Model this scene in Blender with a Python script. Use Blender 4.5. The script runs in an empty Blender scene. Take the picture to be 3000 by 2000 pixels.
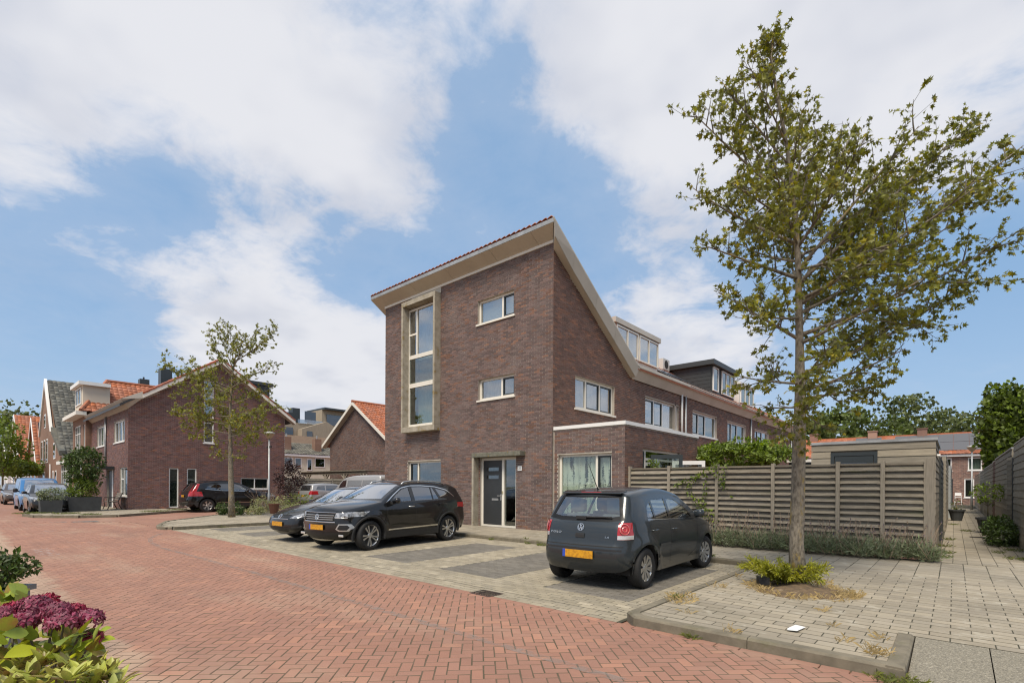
import bpy, bmesh, math, random
import numpy as np
from mathutils import Vector, Matrix, noise as mnoise
from mathutils.bvhtree import BVHTree
random.seed(7); RNG = np.random.default_rng(7)
S = bpy.context.scene; COL = S.collection
PI = math.pi
# ---------------------------------------------------------------- camera
FPX, CXP, HYP = 1466.0, 1500.0, 1423.0          # focal length, centre and horizon in photograph pixels
YAW, ROLL = math.radians(41.45), math.radians(0.3)
CAM = np.array([9.19, -12.27, 1.48])
fw = np.array([-math.sin(YAW), math.cos(YAW), 0.0]); r0 = np.array([math.cos(YAW), math.sin(YAW), 0.0]); u0 = np.array([0, 0, 1.0])
RT = math.cos(ROLL)*r0 + math.sin(ROLL)*u0; UP = -math.sin(ROLL)*r0 + math.cos(ROLL)*u0
def ray(px, py): return fw + (px-CXP)/FPX*RT + (HYP-py)/FPX*UP
def onZ(px, py, z=0.0): d = ray(px, py); return CAM + d*(z-CAM[2])/d[2]
def onX(px, py, X): d = ray(px, py); return CAM + d*(X-CAM[0])/d[0]
def onY(px, py, Y): d = ray(px, py); return CAM + d*(Y-CAM[1])/d[1]
def atD(px, py, D): return CAM + ray(px, py)*D
def proj(p):
    v = np.asarray(p)-CAM; z = v@fw
    return CXP+FPX*(v@RT)/z, HYP-FPX*(v@UP)/z, z
def inview(p, m=120):
    x, y, z = proj(p)
    return z > 0.5 and -m < x < 3000+m and -m < y < 2000+m
cd = bpy.data.cameras.new('camera'); cam = bpy.data.objects.new('camera', cd); COL.objects.link(cam)
cd.sensor_width = 36; cd.lens = FPX/3000*36; cd.shift_y = (HYP-1000)/3000; cd.clip_end = 3000; cd.clip_start = 0.05
M = Matrix((RT, UP, -fw)).transposed().to_4x4(); M.translation = Vector(CAM); cam.matrix_world = M
S.camera = cam
# ---------------------------------------------------------------- exposure
S.view_settings.view_transform = 'Standard'; S.view_settings.look = 'None'
S.view_settings.exposure = 0.45; S.view_settings.gamma = 1; S.view_settings.use_curve_mapping = False
S.render.engine = 'CYCLES'
S.cycles.use_denoising = True
S.cycles.max_bounces = 6; S.cycles.diffuse_bounces = 2; S.cycles.glossy_bounces = 3; S.cycles.transmission_bounces = 4
S.cycles.transparent_max_bounces = 12; S.cycles.caustics_reflective = False; S.cycles.caustics_refractive = False
S.cycles.filter_width = 1.2
# ---------------------------------------------------------------- sun and sky
SUN_AZ, SUN_EL = math.radians(290), math.radians(58)    # azimuth counter-clockwise from +X: behind the camera
sd = Vector((math.cos(SUN_EL)*math.cos(SUN_AZ), math.cos(SUN_EL)*math.sin(SUN_AZ), math.sin(SUN_EL)))
sl = bpy.data.lights.new('sun', 'SUN'); sl.energy = 3.2; sl.angle = math.radians(24); sl.color = (1.0, 0.90, 0.76)
sun = bpy.data.objects.new('sun', sl); COL.objects.link(sun); sun.rotation_euler = sd.to_track_quat('Z', 'Y').to_euler(); sun.location = (0, -20, 40)
W = bpy.data.worlds.new('World'); S.world = W; W.use_nodes = True
nt = W.node_tree; nt.nodes.clear(); L = nt.links
def wn(t, **k):
    n = nt.nodes.new(t)
    for a, b in k.items(): setattr(n, a, b)
    return n
def wmath(op, a, b=None, c=None):
    n = wn('ShaderNodeMath', operation=op)
    for i, v in enumerate((a, b, c)):
        if v is None: continue
        if isinstance(v, (int, float)): n.inputs[i].default_value = v
        else: L.new(v, n.inputs[i])
    return n.outputs[0]
def wsmooth(v, a, b):
    n = wn('ShaderNodeMapRange', interpolation_type='SMOOTHSTEP')
    L.new(v, n.inputs[0]); n.inputs[1].default_value = a; n.inputs[2].default_value = b
    return n.outputs[0]
def wmix(f, a, b):
    n = wn('ShaderNodeMix', data_type='RGBA')
    if isinstance(f, (int, float)): n.inputs[0].default_value = f
    else: L.new(f, n.inputs[0])
    for i, v in ((6, a), (7, b)):
        if isinstance(v, tuple): n.inputs[i].default_value = (*v, 1)
        else: L.new(v, n.inputs[i])
    return n.outputs[2]
sky = wn('ShaderNodeTexSky', sky_type='NISHITA'); sky.sun_disc = False
sky.sun_elevation = SUN_EL; sky.sun_rotation = math.pi/2-SUN_AZ
sky.air_density = 1.0; sky.dust_density = 1.6; sky.ozone_density = 2.2
tc = wn('ShaderNodeTexCoord'); sep = wn('ShaderNodeSeparateXYZ'); L.new(tc.outputs['Generated'], sep.inputs[0])
den = wmath('ADD', wmath('MAXIMUM', sep.outputs[2], 0.0), 0.22)
comb = wn('ShaderNodeCombineXYZ')
L.new(wmath('DIVIDE', sep.outputs[0], den), comb.inputs[0]); L.new(wmath('DIVIDE', sep.outputs[1], den), comb.inputs[1])
def wnoise(scale, det, rough, dist=0.0, off=(0, 0, 0)):
    mp = wn('ShaderNodeMapping'); L.new(comb.outputs[0], mp.inputs[0]); mp.inputs['Location'].default_value = off
    n = wn('ShaderNodeTexNoise'); L.new(mp.outputs[0], n.inputs['Vector'])
    n.inputs['Scale'].default_value = scale; n.inputs['Detail'].default_value = det; n.inputs['Roughness'].default_value = rough
    n.inputs['Distortion'].default_value = dist
    return n.outputs['Fac']
n1 = wnoise(2.6, 7, 0.6, 0.35, (3.1, 1.7, 0)); n2 = wnoise(9.0, 5, 0.62, 0.4, (0.3, 8.2, 2))
field = wmath('ADD', wmath('MULTIPLY', wmath('SUBTRACT', n1, 0.5), 1.5), wmath('MULTIPLY', wmath('SUBTRACT', n2, 0.5), 0.7))
# cloud banks (+) and blue gaps (-): direction of the middle (photograph pixel of the 2352 px view), weight, width
BL = [(120, 100, .30, 9), (480, 200, .34, 7), (700, 230, .26, 5), (90, 420, .28, 5), (960, 60, .20, 6), (1350, 90, .26, 8), (1750, 90, .30, 9), (2150, 150, .34, 9), (2150, 330, .22, 5),
      (880, 440, .30, 3.0), (770, 390, .22, 2.6), (960, 510, .2, 2.4), (1600, 330, .24, 4), (1480, 400, .14, 3.5), (560, 590, .24, 3.2), (200, 610, .24, 3.2), (640, 610, .16, 2.6), (400, 680, .16, 3),
      (520, 790, .34, 3.6), (720, 800, .42, 4.2), (620, 880, .3, 4), (840, 830, .3, 4), (960, 830, .3, 6), (1500, 740, .26, 4.5), (1680, 800, .24, 4), (1850, 900, .16, 4), (2050, 950, .14, 4),
      (560, 430, -.46, 4.6), (330, 400, -.34, 3), (380, 500, -.36, 4), (150, 530, -.22, 3), (830, 620, -.32, 4), (1080, 400, -.36, 5), (1260, 480, -.34, 5), (1120, 250, -.16, 3.5), (1420, 580, -.30, 5),
      (40, 560, -.34, 4), (90, 760, -.46, 5.5), (230, 830, -.3, 4), (1000, 640, -.34, 5), (2150, 680, -.46, 8), (2280, 830, -.42, 8), (1920, 720, -.32, 6), (2330, 520, -.24, 5), (1700, 560, -.2, 4)]
tot = None
for bx_, by_, wgt, wid in BL:
    d = ray(bx_*1.27551, by_*1.27551); d = d/np.linalg.norm(d)
    n = wn('ShaderNodeVectorMath', operation='DOT_PRODUCT'); L.new(tc.outputs['Generated'], n.inputs[0]); n.inputs[1].default_value = d
    s2 = math.radians(wid)**2
    e = wmath('EXPONENT', wmath('MULTIPLY', wmath('SUBTRACT', 1.0, n.outputs['Value']), -1.0/s2*1.0))
    tot = wmath('MULTIPLY', e, wgt) if tot is None else wmath('ADD', tot, wmath('MULTIPLY', e, wgt))
field = wmath('ADD', field, wmath('ADD', wmath('MULTIPLY', tot, 1.0), 0.09))
mask = wmath('MAXIMUM', wsmooth(field, -0.17, 0.27), wmath('MULTIPLY', wsmooth(field, -0.75, 0.1), 0.22))
thick = wsmooth(field, 0.05, 0.50)
n3 = wnoise(3.2, 3, 0.5, 0.0, (7, 2, 5))
lowf = wsmooth(sep.outputs[2], 0.55, 0.02)
ccol = wmix(thick, (5.5, 5.95, 6.9), (7.0, 7.05, 7.4))
ccol = wmix(wmath('MULTIPLY', wsmooth(n3, 0.42, 0.72), 0.75), ccol, (5.2, 5.45, 6.2))
bluec = wmix(0.7, sky.outputs[0], (2.7, 4.5, 7.0))
bluec = wmix(wmath('MULTIPLY', wsmooth(sep.outputs[2], 0.35, 0.0), 0.45), bluec, (4.6, 5.8, 7.2))
skyc = wmix(wmath('MULTIPLY', mask, 0.97), bluec, ccol)
bg = wn('ShaderNodeBackground'); bg.inputs[1].default_value = 0.085; L.new(skyc, bg.inputs[0])
W.cycles.sampling_method = 'MANUAL'; W.cycles.sample_map_resolution = 256
wo = wn('ShaderNodeOutputWorld'); L.new(bg.outputs[0], wo.inputs[0])
# ---------------------------------------------------------------- materials
MATS = {}
def mat(name, col, col2=None, rough=0.75, nscale=6.0, amt=1.0, var=0.0, bump=0.0, bscale=80.0, metal=0.0, coat=0.0, spec=0.5,
        hi=None, hi_scale=0.6, hi_rng=(0.5, 0.7), stretch=None, emit=None, trans=0.0, space='P', alt=None, detail=5.0):
    if name in MATS: return MATS[name]
    m = bpy.data.materials.new(name); m.use_nodes = True; t = m.node_tree; N = t.nodes; K = t.links
    b = N['Principled BSDF']; b.inputs['Roughness'].default_value = rough; b.inputs['Metallic'].default_value = metal
    b.inputs['Coat Weight'].default_value = coat; b.inputs['Coat Roughness'].default_value = 0.03; b.inputs['Specular IOR Level'].default_value = spec
    g = N.new('ShaderNodeNewGeometry'); vec = g.outputs['Position']
    if space == 'O':
        tcn = N.new('ShaderNodeTexCoord'); vec = tcn.outputs['Object']
    if stretch:
        mp = N.new('ShaderNodeMapping'); K.new(vec, mp.inputs[0]); mp.inputs['Scale'].default_value = stretch; vec = mp.outputs[0]
    def nz(sc, det=detail):
        n = N.new('ShaderNodeTexNoise'); K.new(vec, n.inputs['Vector']); n.inputs['Scale'].default_value = sc; n.inputs['Detail'].default_value = det
        n.inputs['Roughness'].default_value = 0.6
        return n.outputs['Fac']
    def mp_(v, a, c):
        n = N.new('ShaderNodeMapRange'); n.interpolation_type = 'SMOOTHSTEP'; K.new(v, n.inputs[0]); n.inputs[1].default_value = a; n.inputs[2].default_value = c
        return n.outputs[0]
    def mx(f, a, c):
        n = N.new('ShaderNodeMix'); n.data_type = 'RGBA'
        if isinstance(f, (int, float)): n.inputs[0].default_value = f
        else: K.new(f, n.inputs[0])
        for i, v in ((6, a), (7, c)):
            if isinstance(v, tuple): n.inputs[i].default_value = (*v, 1)
            else: K.new(v, n.inputs[i])
        return n.outputs[2]
    def ma(op, a, c):
        n = N.new('ShaderNodeMath'); n.operation = op
        for i, v in enumerate((a, c)):
            if isinstance(v, (int, float)): n.inputs[i].default_value = v
            else: K.new(v, n.inputs[i])
        return n.outputs[0]
    c = col
    out = None
    if col2 is not None: out = mx(ma('MULTIPLY', mp_(nz(nscale), 0.3, 0.7), amt), col, col2)
    if var > 0 or alt is not None:
        oi = N.new('ShaderNodeObjectInfo'); r = ma('FRACT', ma('ADD', g.outputs['Random Per Island'], oi.outputs['Random']), 0)
        if alt is not None:
            rr = mp_(r, alt[1], alt[2]); out = mx(rr, out if out is not None else col, alt[0])
        if var > 0:
            r2 = ma('FRACT', ma('MULTIPLY', r, 7.31), 0)
            h = N.new('ShaderNodeHueSaturation'); h.inputs['Color'].default_value = (*col, 1)
            if out is not None: K.new(out, h.inputs['Color'])
            K.new(ma('ADD', ma('MULTIPLY', r2, var*2), 1-var), h.inputs['Value'])
            K.new(ma('ADD', ma('MULTIPLY', r, var*0.8), 1-var*0.4), h.inputs['Saturation'])
            out = h.outputs[0]
    if hi is not None:
        out = mx(mp_(nz(hi_scale, 7), *hi_rng), out if out is not None else col, hi)
    if out is not None: K.new(out, b.inputs['Base Color'])
    else: b.inputs['Base Color'].default_value = (*col, 1)
    if bump > 0:
        bn = N.new('ShaderNodeBump'); bn.inputs['Strength'].default_value = bump; bn.inputs['Distance'].default_value = 0.01
        K.new(nz(bscale, 4), bn.inputs['Height']); K.new(bn.outputs[0], b.inputs['Normal'])
    if emit: b.inputs['Emission Color'].default_value = (*emit[0], 1); b.inputs['Emission Strength'].default_value = emit[1]
    if trans > 0:
        ts = N.new('ShaderNodeBsdfTranslucent')
        if out is not None: K.new(out, ts.inputs[0])
        else: ts.inputs[0].default_value = (*col, 1)
        ms = N.new('ShaderNodeMixShader'); ms.inputs[0].default_value = trans
        K.new(b.outputs[0], ms.inputs[1]); K.new(ts.outputs[0], ms.inputs[2]); K.new(ms.outputs[0], N['Material Output'].inputs[0])
    MATS[name] = m
    return m
def glass(name, tint=(0.6, 0.65, 0.62), refl=0.12, rough=0.0, edge=0.75):
    if name in MATS: return MATS[name]
    m = bpy.data.materials.new(name); m.use_nodes = True; t = m.node_tree; N = t.nodes; K = t.links; N.clear()
    tr = N.new('ShaderNodeBsdfTransparent'); tr.inputs[0].default_value = (*tint, 1)
    gl = N.new('ShaderNodeBsdfGlossy'); gl.inputs['Roughness'].default_value = rough; gl.inputs[0].default_value = (0.95, 0.97, 1, 1)
    lw = N.new('ShaderNodeLayerWeight'); lw.inputs[0].default_value = 0.35
    mr = N.new('ShaderNodeMapRange'); K.new(lw.outputs['Facing'], mr.inputs[0]); mr.inputs[3].default_value = refl; mr.inputs[4].default_value = edge
    ms = N.new('ShaderNodeMixShader'); K.new(mr.outputs[0], ms.inputs[0]); K.new(tr.outputs[0], ms.inputs[1]); K.new(gl.outputs[0], ms.inputs[2])
    o = N.new('ShaderNodeOutputMaterial'); K.new(ms.outputs[0], o.inputs[0])
    MATS[name] = m
    return m
# ---------------------------------------------------------------- mesh helpers
class MB:
    def __init__(s): s.v = []; s.f = []
    def add(s, vs, fs):
        o = len(s.v); s.v += [tuple(map(float, p)) for p in vs]; s.f += [tuple(i+o for i in f) for f in fs]; return s
    def box(s, x0, x1, y0, y1, z0, z1):
        return s.add([(x0,y0,z0),(x1,y0,z0),(x1,y1,z0),(x0,y1,z0),(x0,y0,z1),(x1,y0,z1),(x1,y1,z1),(x0,y1,z1)],
                     [(0,3,2,1),(4,5,6,7),(0,1,5,4),(1,2,6,5),(2,3,7,6),(3,0,4,7)])
    def obox(s, c, ax, ay, az):        # centre and three half-axes
        c, ax, ay, az = map(np.asarray, (c, ax, ay, az))
        return s.add([c+i*ax+j*ay+k*az for k in (-1,1) for (i,j) in ((-1,-1),(1,-1),(1,1),(-1,1))],
                     [(0,3,2,1),(4,5,6,7),(0,1,5,4),(1,2,6,5),(2,3,7,6),(3,0,4,7)])
    def prism(s, poly, vec):           # polygon of 3D points pushed along vec
        n = len(poly); poly = [np.asarray(p, float) for p in poly]; vec = np.asarray(vec, float)
        return s.add(poly+[p+vec for p in poly], [tuple(range(n-1,-1,-1)), tuple(range(n,2*n))]+[(i,(i+1)%n,(i+1)%n+n,i+n) for i in range(n)])
    def tube(s, pts, rad, n=6, cap=True):
        pts = [np.asarray(p, float) for p in pts]
        if isinstance(rad, (int, float)): rad = [rad]*len(pts)
        o = len(s.v); prev = None
        for i, p in enumerate(pts):
            d = pts[min(i+1, len(pts)-1)]-pts[max(i-1, 0)]; d = d/(np.linalg.norm(d)+1e-9)
            if prev is None:
                a = np.cross(d, (0,0,1.0) if abs(d[2]) < 0.9 else (1.0,0,0))
            else: a = prev-d*(prev@d)
            a = a/(np.linalg.norm(a)+1e-9); prev = a; b = np.cross(d, a)
            for k in range(n):
                t = 2*PI*k/n; s.v.append(tuple(p+rad[i]*(math.cos(t)*a+math.sin(t)*b)))
        for i in range(len(pts)-1):
            for k in range(n):
                a0 = o+i*n+k; a1 = o+i*n+(k+1) % n; s.f.append((a0, a1, a1+n, a0+n))
        if cap:
            s.f.append(tuple(range(o+n-1, o-1, -1))); s.f.append(tuple(range(o+(len(pts)-1)*n, o+len(pts)*n)))
        return s
    def lathe(s, prof, c=(0,0,0), n=20, axis='z'):   # prof: (r, h)
        o = len(s.v)
        for r, h in prof:
            for k in range(n):
                t = 2*PI*k/n; x, y = r*math.cos(t), r*math.sin(t)
                p = (x, y, h) if axis == 'z' else ((x, h, y) if axis == 'y' else (h, x, y))
                s.v.append((p[0]+c[0], p[1]+c[1], p[2]+c[2]))
        for i in range(len(prof)-1):
            for k in range(n):
                s.f.append((o+i*n+k, o+i*n+(k+1) % n, o+(i+1)*n+(k+1) % n, o+(i+1)*n+k))
        return s
    def tr(s, fn):
        s.v = [tuple(fn(p)) for p in s.v]; return s
ROOTLOC = {}
def thing(name, label, cat, loc=(0,0,0), rz=0.0, group=None):
    o = bpy.data.objects.new(name, None); COL.objects.link(o); o.location = Vector([float(x) for x in loc]); o.rotation_euler = (0, 0, rz)
    o['label'] = label; o['category'] = cat; o.empty_display_size = 0.2
    if group: o['group'] = group
    ROOTLOC[o.name] = np.array([float(x) for x in loc])
    return o
def rootloc(o):
    while o.parent: o = o.parent
    return ROOTLOC.get(o.name, np.zeros(3))
def part(name, mb, m, parent=None, world=False, smooth=False, label=None, kind=None, bevel=0.0):
    me = bpy.data.meshes.new(name)
    vs = mb.v
    if world and parent is not None:
        l = rootloc(parent); vs = [(p[0]-l[0], p[1]-l[1], p[2]-l[2]) for p in vs]
    me.from_pydata(vs, [], mb.f)
    if smooth: me.polygons.foreach_set('use_smooth', [True]*len(me.polygons))
    if m is not None: me.materials.append(m)
    me.update()
    o = bpy.data.objects.new(name, me); COL.objects.link(o)
    if parent is not None: o.parent = parent
    if label: o['label'] = label
    if kind: o['kind'] = kind
    if bevel > 0:
        bv = o.modifiers.new('edge', 'BEVEL'); bv.width = bevel; bv.segments = 2; bv.limit_method = 'ANGLE'
    return o
def tag(o, label, cat, group=None):
    o['label'] = label; o['category'] = cat
    if group: o['group'] = group
    return o
def struct(name, mb, m, smooth=False):
    o = part(name, mb, m, None, smooth=smooth); o['kind'] = 'structure'; return o
def copy_tree(o, parent=None):
    c = o.copy(); COL.objects.link(c); c.parent = parent
    for ch in o.children: copy_tree(ch, c)
    return c
def pieces(parent, name, protos, xf, m, limit=300, massname=None, world=True):
    """xf: list of (origin, U, V, N): proto unit box 0..1 along U, V and N. The largest in view become objects, the rest one mesh."""
    l = rootloc(parent) if (world and parent is not None) else np.zeros(3)
    def key(t):
        c = t[0]+0.5*(t[1]+t[2])
        x, y, z = proj(c)
        return z if (z > 0.5 and -60 < x < 3060 and -60 < y < 2060) else 1e6+abs(z)
    ks = [(key(t), i) for i, t in enumerate(xf) if t[4]]
    ks.sort(); chosen = set(i for k, i in ks[:limit] if k < 1e6)
    pv, pf = protos
    me = bpy.data.meshes.new(name); me.from_pydata(pv, [], pf); me.materials.append(m)
    for i in sorted(chosen):
        o_, U, V, N_ = xf[i][:4]
        o = bpy.data.objects.new(name, me); COL.objects.link(o); o.parent = parent
        mm = Matrix((U, V, N_)).transposed().to_4x4(); mm.translation = Vector(o_-l); o.matrix_local = mm
    pvn = np.array(pv); F = []; Vv = []
    for i, t in enumerate(xf):
        if i in chosen: continue
        o_, U, V, N_ = t[:4]
        b = len(Vv)*len(pvn)
        Vv.append(o_-l+pvn[:, :1]*U+pvn[:, 1:2]*V+pvn[:, 2:3]*N_)
        F += [tuple(k+b for k in f) for f in pf]
    if Vv:
        mb = MB(); mb.v = [tuple(p) for p in np.concatenate(Vv)]; mb.f = F
        part(massname or name+'work', mb, m, parent, kind='stuff')
E1 = 0.06
# unit brick: base a little larger than the chamfered top face
BRICK = ([(0,0,0),(1,0,0),(1,1,0),(0,1,0),(.0,.0,.75),(1,0,.75),(1,1,.75),(0,1,.75),(.02,.05,1),(.98,.05,1),(.98,.95,1),(.02,.95,1)],
         [(0,1,5,4),(1,2,6,5),(2,3,7,6),(3,0,4,7),(4,5,9,8),(5,6,10,9),(6,7,11,10),(7,4,8,11),(8,9,10,11)])
WBRICK = ([(0,0,0),(1,0,0),(1,1,0),(0,1,0),(0,0,1),(1,0,1),(1,1,1),(0,1,1)], [(0,1,5,4),(1,2,6,5),(2,3,7,6),(3,0,4,7),(4,5,6,7)])
class WallFrame:
    """u along the wall, n outwards, z up"""
    def __init__(s, O, U, N): s.O = np.array(O, float); s.U = np.array(U, float); s.N = np.array(N, float); s.Z = np.array([0, 0, 1.0])
    def P(s, u, n, z): return s.O+s.U*u+s.N*n+s.Z*z
    def box(s, mb, u0, u1, n0, n1, z0, z1):
        return mb.obox(s.P((u0+u1)/2, (n0+n1)/2, (z0+z1)/2), s.U*(u1-u0)/2, s.N*(n1-n0)/2, s.Z*(z1-z0)/2)
def bricks(wall, wf, u0, u1, z0, z1, holes, m, top=None, limit=300, BW=0.21, CH=0.0625, J=0.011, proud=0.007, stack=None, lo=None):
    """running bond on a wall frame; top(u) limits height; holes [(u0,u1,z0,z1)]; stack: u ranges in stack bond"""
    xf = []
    r = 0; z = z0
    rnd = random.Random(int(abs(u0*13+u1*7+wf.O.sum()*3)*10)+5)
    while z < z1-0.02:
        zt = z+CH-J
        off = 0 if r % 2 == 0 else -(BW+J)/2
        spans = [(u0, u1)]
        for h in holes:
            if h[2] < zt-0.012 and h[3] > z+0.012:
                ns = []
                for a, b in spans:
                    if h[1] <= a or h[0] >= b: ns.append((a, b))
                    else:
                        if h[0] > a: ns.append((a, h[0]))
                        if h[1] < b: ns.append((h[1], b))
                spans = ns
        k = math.floor((u0-u0)/(BW+J))
        u = u0+off
        while u < u1:
            for a, b in spans:
                ua, ub = max(u, a), min(u+BW, b)
                if ub-ua < 0.03: continue
                if top is not None and (top(ua) < zt or top(ub) < zt): continue
                full = (ub-ua) > BW*0.95
                xf.append((wf.P(ua+rnd.uniform(-.002, .002), 0, z+rnd.uniform(-.0015, .0015)), wf.U*(ub-ua), wf.Z*(CH-J), wf.N*(proud+rnd.uniform(-.002, .003)), full))
            u += BW+J
        z += CH; r += 1
    pieces(wall, 'brick', WBRICK, xf, m, limit, 'brickwork')
def holes_wall(wf, u0, u1, z0, z1, holes, thick=0.1, top=None):
    """solid mortar sheet with rectangular holes, from cells of a grid"""
    us = sorted(set([u0, u1]+[h for q in holes for h in q[:2] if u0 < h < u1])); zs = sorted(set([z0, z1]+[h for q in holes for h in q[2:] if z0 < h < z1]))
    mb = MB()
    for a, b in zip(us[:-1], us[1:]):
        run = None
        for c, d in zip(zs[:-1], zs[1:]):
            cu, cz = (a+b)/2, (c+d)/2
            if any(h[0] < cu < h[1] and h[2] < cz < h[3] for h in holes): continue
            wf.box(mb, a, b, -thick, 0, c, d)
    return mb
def window(parent, wf, u0, u1, z0, z1, cols, fm, sash=None, recess=0.09, fw_=0.07, pane=None, sill=True, rows=None, back=None, backd=0.25, sashm=None, sillm=None):
    """cols: list of relative widths; sash: set of column numbers with a dark opening sash; rows: {col: [z splits]}"""
    pane = pane or glass('window_glass'); sash = sash or (); rows = rows or {}
    mb = MB(); n0, n1 = -recess-0.07, -recess
    wf.box(mb, u0, u1, n0, n1, z0, z0+fw_); wf.box(mb, u0, u1, n0, n1, z1-fw_, z1)
    tot = sum(cols); inner = (u1-u0)-fw_; u = u0+fw_/2; edges = [u0]
    for c in cols[:-1]:
        u += inner*c/tot; edges.append(u)
    edges.append(u1)
    wf.box(mb, u0, u0+fw_, n0, n1, z0+fw_, z1-fw_); wf.box(mb, u1-fw_, u1, n0, n1, z0+fw_, z1-fw_)
    for e in edges[1:-1]: wf.box(mb, e-fw_/2, e+fw_/2, n0, n1, z0+fw_, z1-fw_)
    for ci, zs in rows.items():
        a = edges[ci]+(fw_ if ci == 0 else fw_/2); b = edges[ci+1]-(fw_ if ci == len(cols)-1 else fw_/2)
        for zz in zs: wf.box(mb, a, b, n0, n1-0.002, zz-fw_/2, zz+fw_/2)
    w = part('window', mb, fm, parent, world=True)
    for ci in range(len(cols)):
        a = edges[ci]+(fw_ if ci == 0 else fw_/2); b = edges[ci+1]-(fw_ if ci == len(cols)-1 else fw_/2)
        zs = [z0+fw_]+[q for q in sorted(rows.get(ci, []))]+[z1-fw_]
        for k in range(len(zs)-1):
            za = zs[k]+(fw_/2 if k > 0 else 0); zb = zs[k+1]-(fw_/2 if k < len(zs)-2 else 0)
            pb = MB()
            if ci in sash:
                sm = MB(); t = 0.045
                wf.box(sm, a, b, n0+.01, n1-0.012, za, za+t); wf.box(sm, a, b, n0+.01, n1-0.012, zb-t, zb)
                wf.box(sm, a, a+t, n0+.01, n1-0.012, za+t, zb-t); wf.box(sm, b-t, b, n0+.01, n1-0.012, za+t, zb-t)
                part('sash', sm, sashm or MATS['dark_frame'], w, world=True)
                wf.box(pb, a+t, b-t, n0+.025, n0+.03, za+t, zb-t)
            else: wf.box(pb, a, b, n0+.03, n0+.035, za, zb)
            part('pane', pb, pane, w, world=True)
    if sill:
        sb = MB(); wf.box(sb, u0-0.05, u1+0.05, -recess+0.001, 0.05, z0-0.06, z0-0.002)
        part('sill', sb, sillm or fm, w, world=True)
    if back is not None:
        bb = MB()
        if back.name.startswith('curtain'):
            nn = max(8, int((u1-u0)/0.06)); top = []
            for i in range(nn+1):
                uu = u0+(u1-u0)*i/nn; dd = -recess-backd+0.03*math.sin(i*1.9)
                top.append((uu, dd))
            vs = [wf.P(a, d, z) for z in (z0, z1) for a, d in top]
            bb.add(vs, [(i, i+1, i+1+nn+1, i+nn+1) for i in range(nn)])
        else: wf.box(bb, u0-.0, u1+.0, -recess-backd-0.02, -recess-backd, z0, z1)
        part('curtain' if back.name.startswith('curtain') else 'blind' if back.name.startswith('blind') else 'room_wall', bb, back, w, world=True)
    return w
# ================================================================ materials used widely
mat('mortar', (0.47, 0.42, 0.36), (0.36, 0.32, 0.27), rough=0.95, nscale=3, bump=0.2)
mat('brick_purple', (0.156, 0.103, 0.090), (0.130, 0.086, 0.077), rough=0.7, nscale=1.2, var=0.30, alt=((0.195, 0.108, 0.076), 0.70, 1.0), bump=0.25, bscale=120,
    hi=(0.205, 0.158, 0.142), hi_scale=0.8, hi_rng=(0.48, 0.80))
mat('brick_red', (0.150, 0.079, 0.057), (0.122, 0.065, 0.049), rough=0.75, nscale=1.0, var=0.25, alt=((0.215, 0.108, 0.07), 0.7, 1.0), bump=0.25, bscale=120)
mat('brick_violet', (0.182, 0.092, 0.080), (0.145, 0.073, 0.066), rough=0.75, nscale=1.0, var=0.28, alt=((0.235, 0.11, 0.075), 0.75, 1.0), bump=0.2, bscale=120)
mat('cream', (0.78, 0.74, 0.65), (0.68, 0.64, 0.55), rough=0.45, nscale=4, amt=0.35)
mat('white_paint', (0.80, 0.79, 0.76), (0.70, 0.69, 0.65), rough=0.45, nscale=3, amt=0.4)
mat('dark_frame', (0.032, 0.040, 0.043), rough=0.4)
mat('panel_beige', (0.53, 0.495, 0.43), (0.45, 0.415, 0.35), rough=0.6, nscale=1.1, amt=0.8)
mat('panel_soffit', (0.53, 0.465, 0.365), (0.46, 0.40, 0.31), rough=0.6, nscale=1.1, amt=0.8)
mat('zinc', (0.42, 0.43, 0.43), (0.30, 0.31, 0.31), rough=0.45, nscale=3, metal=0.4)
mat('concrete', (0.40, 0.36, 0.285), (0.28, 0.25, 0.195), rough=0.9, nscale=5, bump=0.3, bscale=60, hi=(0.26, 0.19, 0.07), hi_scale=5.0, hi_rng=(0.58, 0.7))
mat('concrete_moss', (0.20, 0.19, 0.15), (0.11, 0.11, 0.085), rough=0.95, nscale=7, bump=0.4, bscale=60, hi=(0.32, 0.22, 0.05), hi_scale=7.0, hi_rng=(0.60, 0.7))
mat('tile_orange', (0.37, 0.125, 0.058), (0.27, 0.092, 0.045), rough=0.7, nscale=2.5, var=0.22, bump=0.2)
mat('tile_red', (0.36, 0.115, 0.06), (0.26, 0.085, 0.05), rough=0.75, nscale=2.5, var=0.2, bump=0.2)
mat('tile_slate', (0.065, 0.068, 0.062), (0.12, 0.115, 0.095), rough=0.85, nscale=2.0, var=0.4, bump=0.3)
mat('room_dark', (0.055, 0.052, 0.045), rough=0.9)
mat('room_mid', (0.30, 0.29, 0.25), (0.12, 0.115, 0.095), rough=0.9, nscale=1.2)
mat('curtain_white', (0.62, 0.60, 0.55), rough=0.9)
mat('blind_white', (0.66, 0.66, 0.64), (0.55, 0.55, 0.53), rough=0.8, stretch=(0.1, 0.1, 30), nscale=1.0)
mat('blind_dark', (0.030, 0.034, 0.034), (0.25, 0.26, 0.24), rough=0.7, stretch=(0.05, 0.05, 26), nscale=1.0, amt=0.35)
glass('window_glass', (0.72, 0.78, 0.74), 0.07, edge=0.5)
glass('window_bright', (0.90, 0.92, 0.90), 0.16, edge=0.6)
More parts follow.
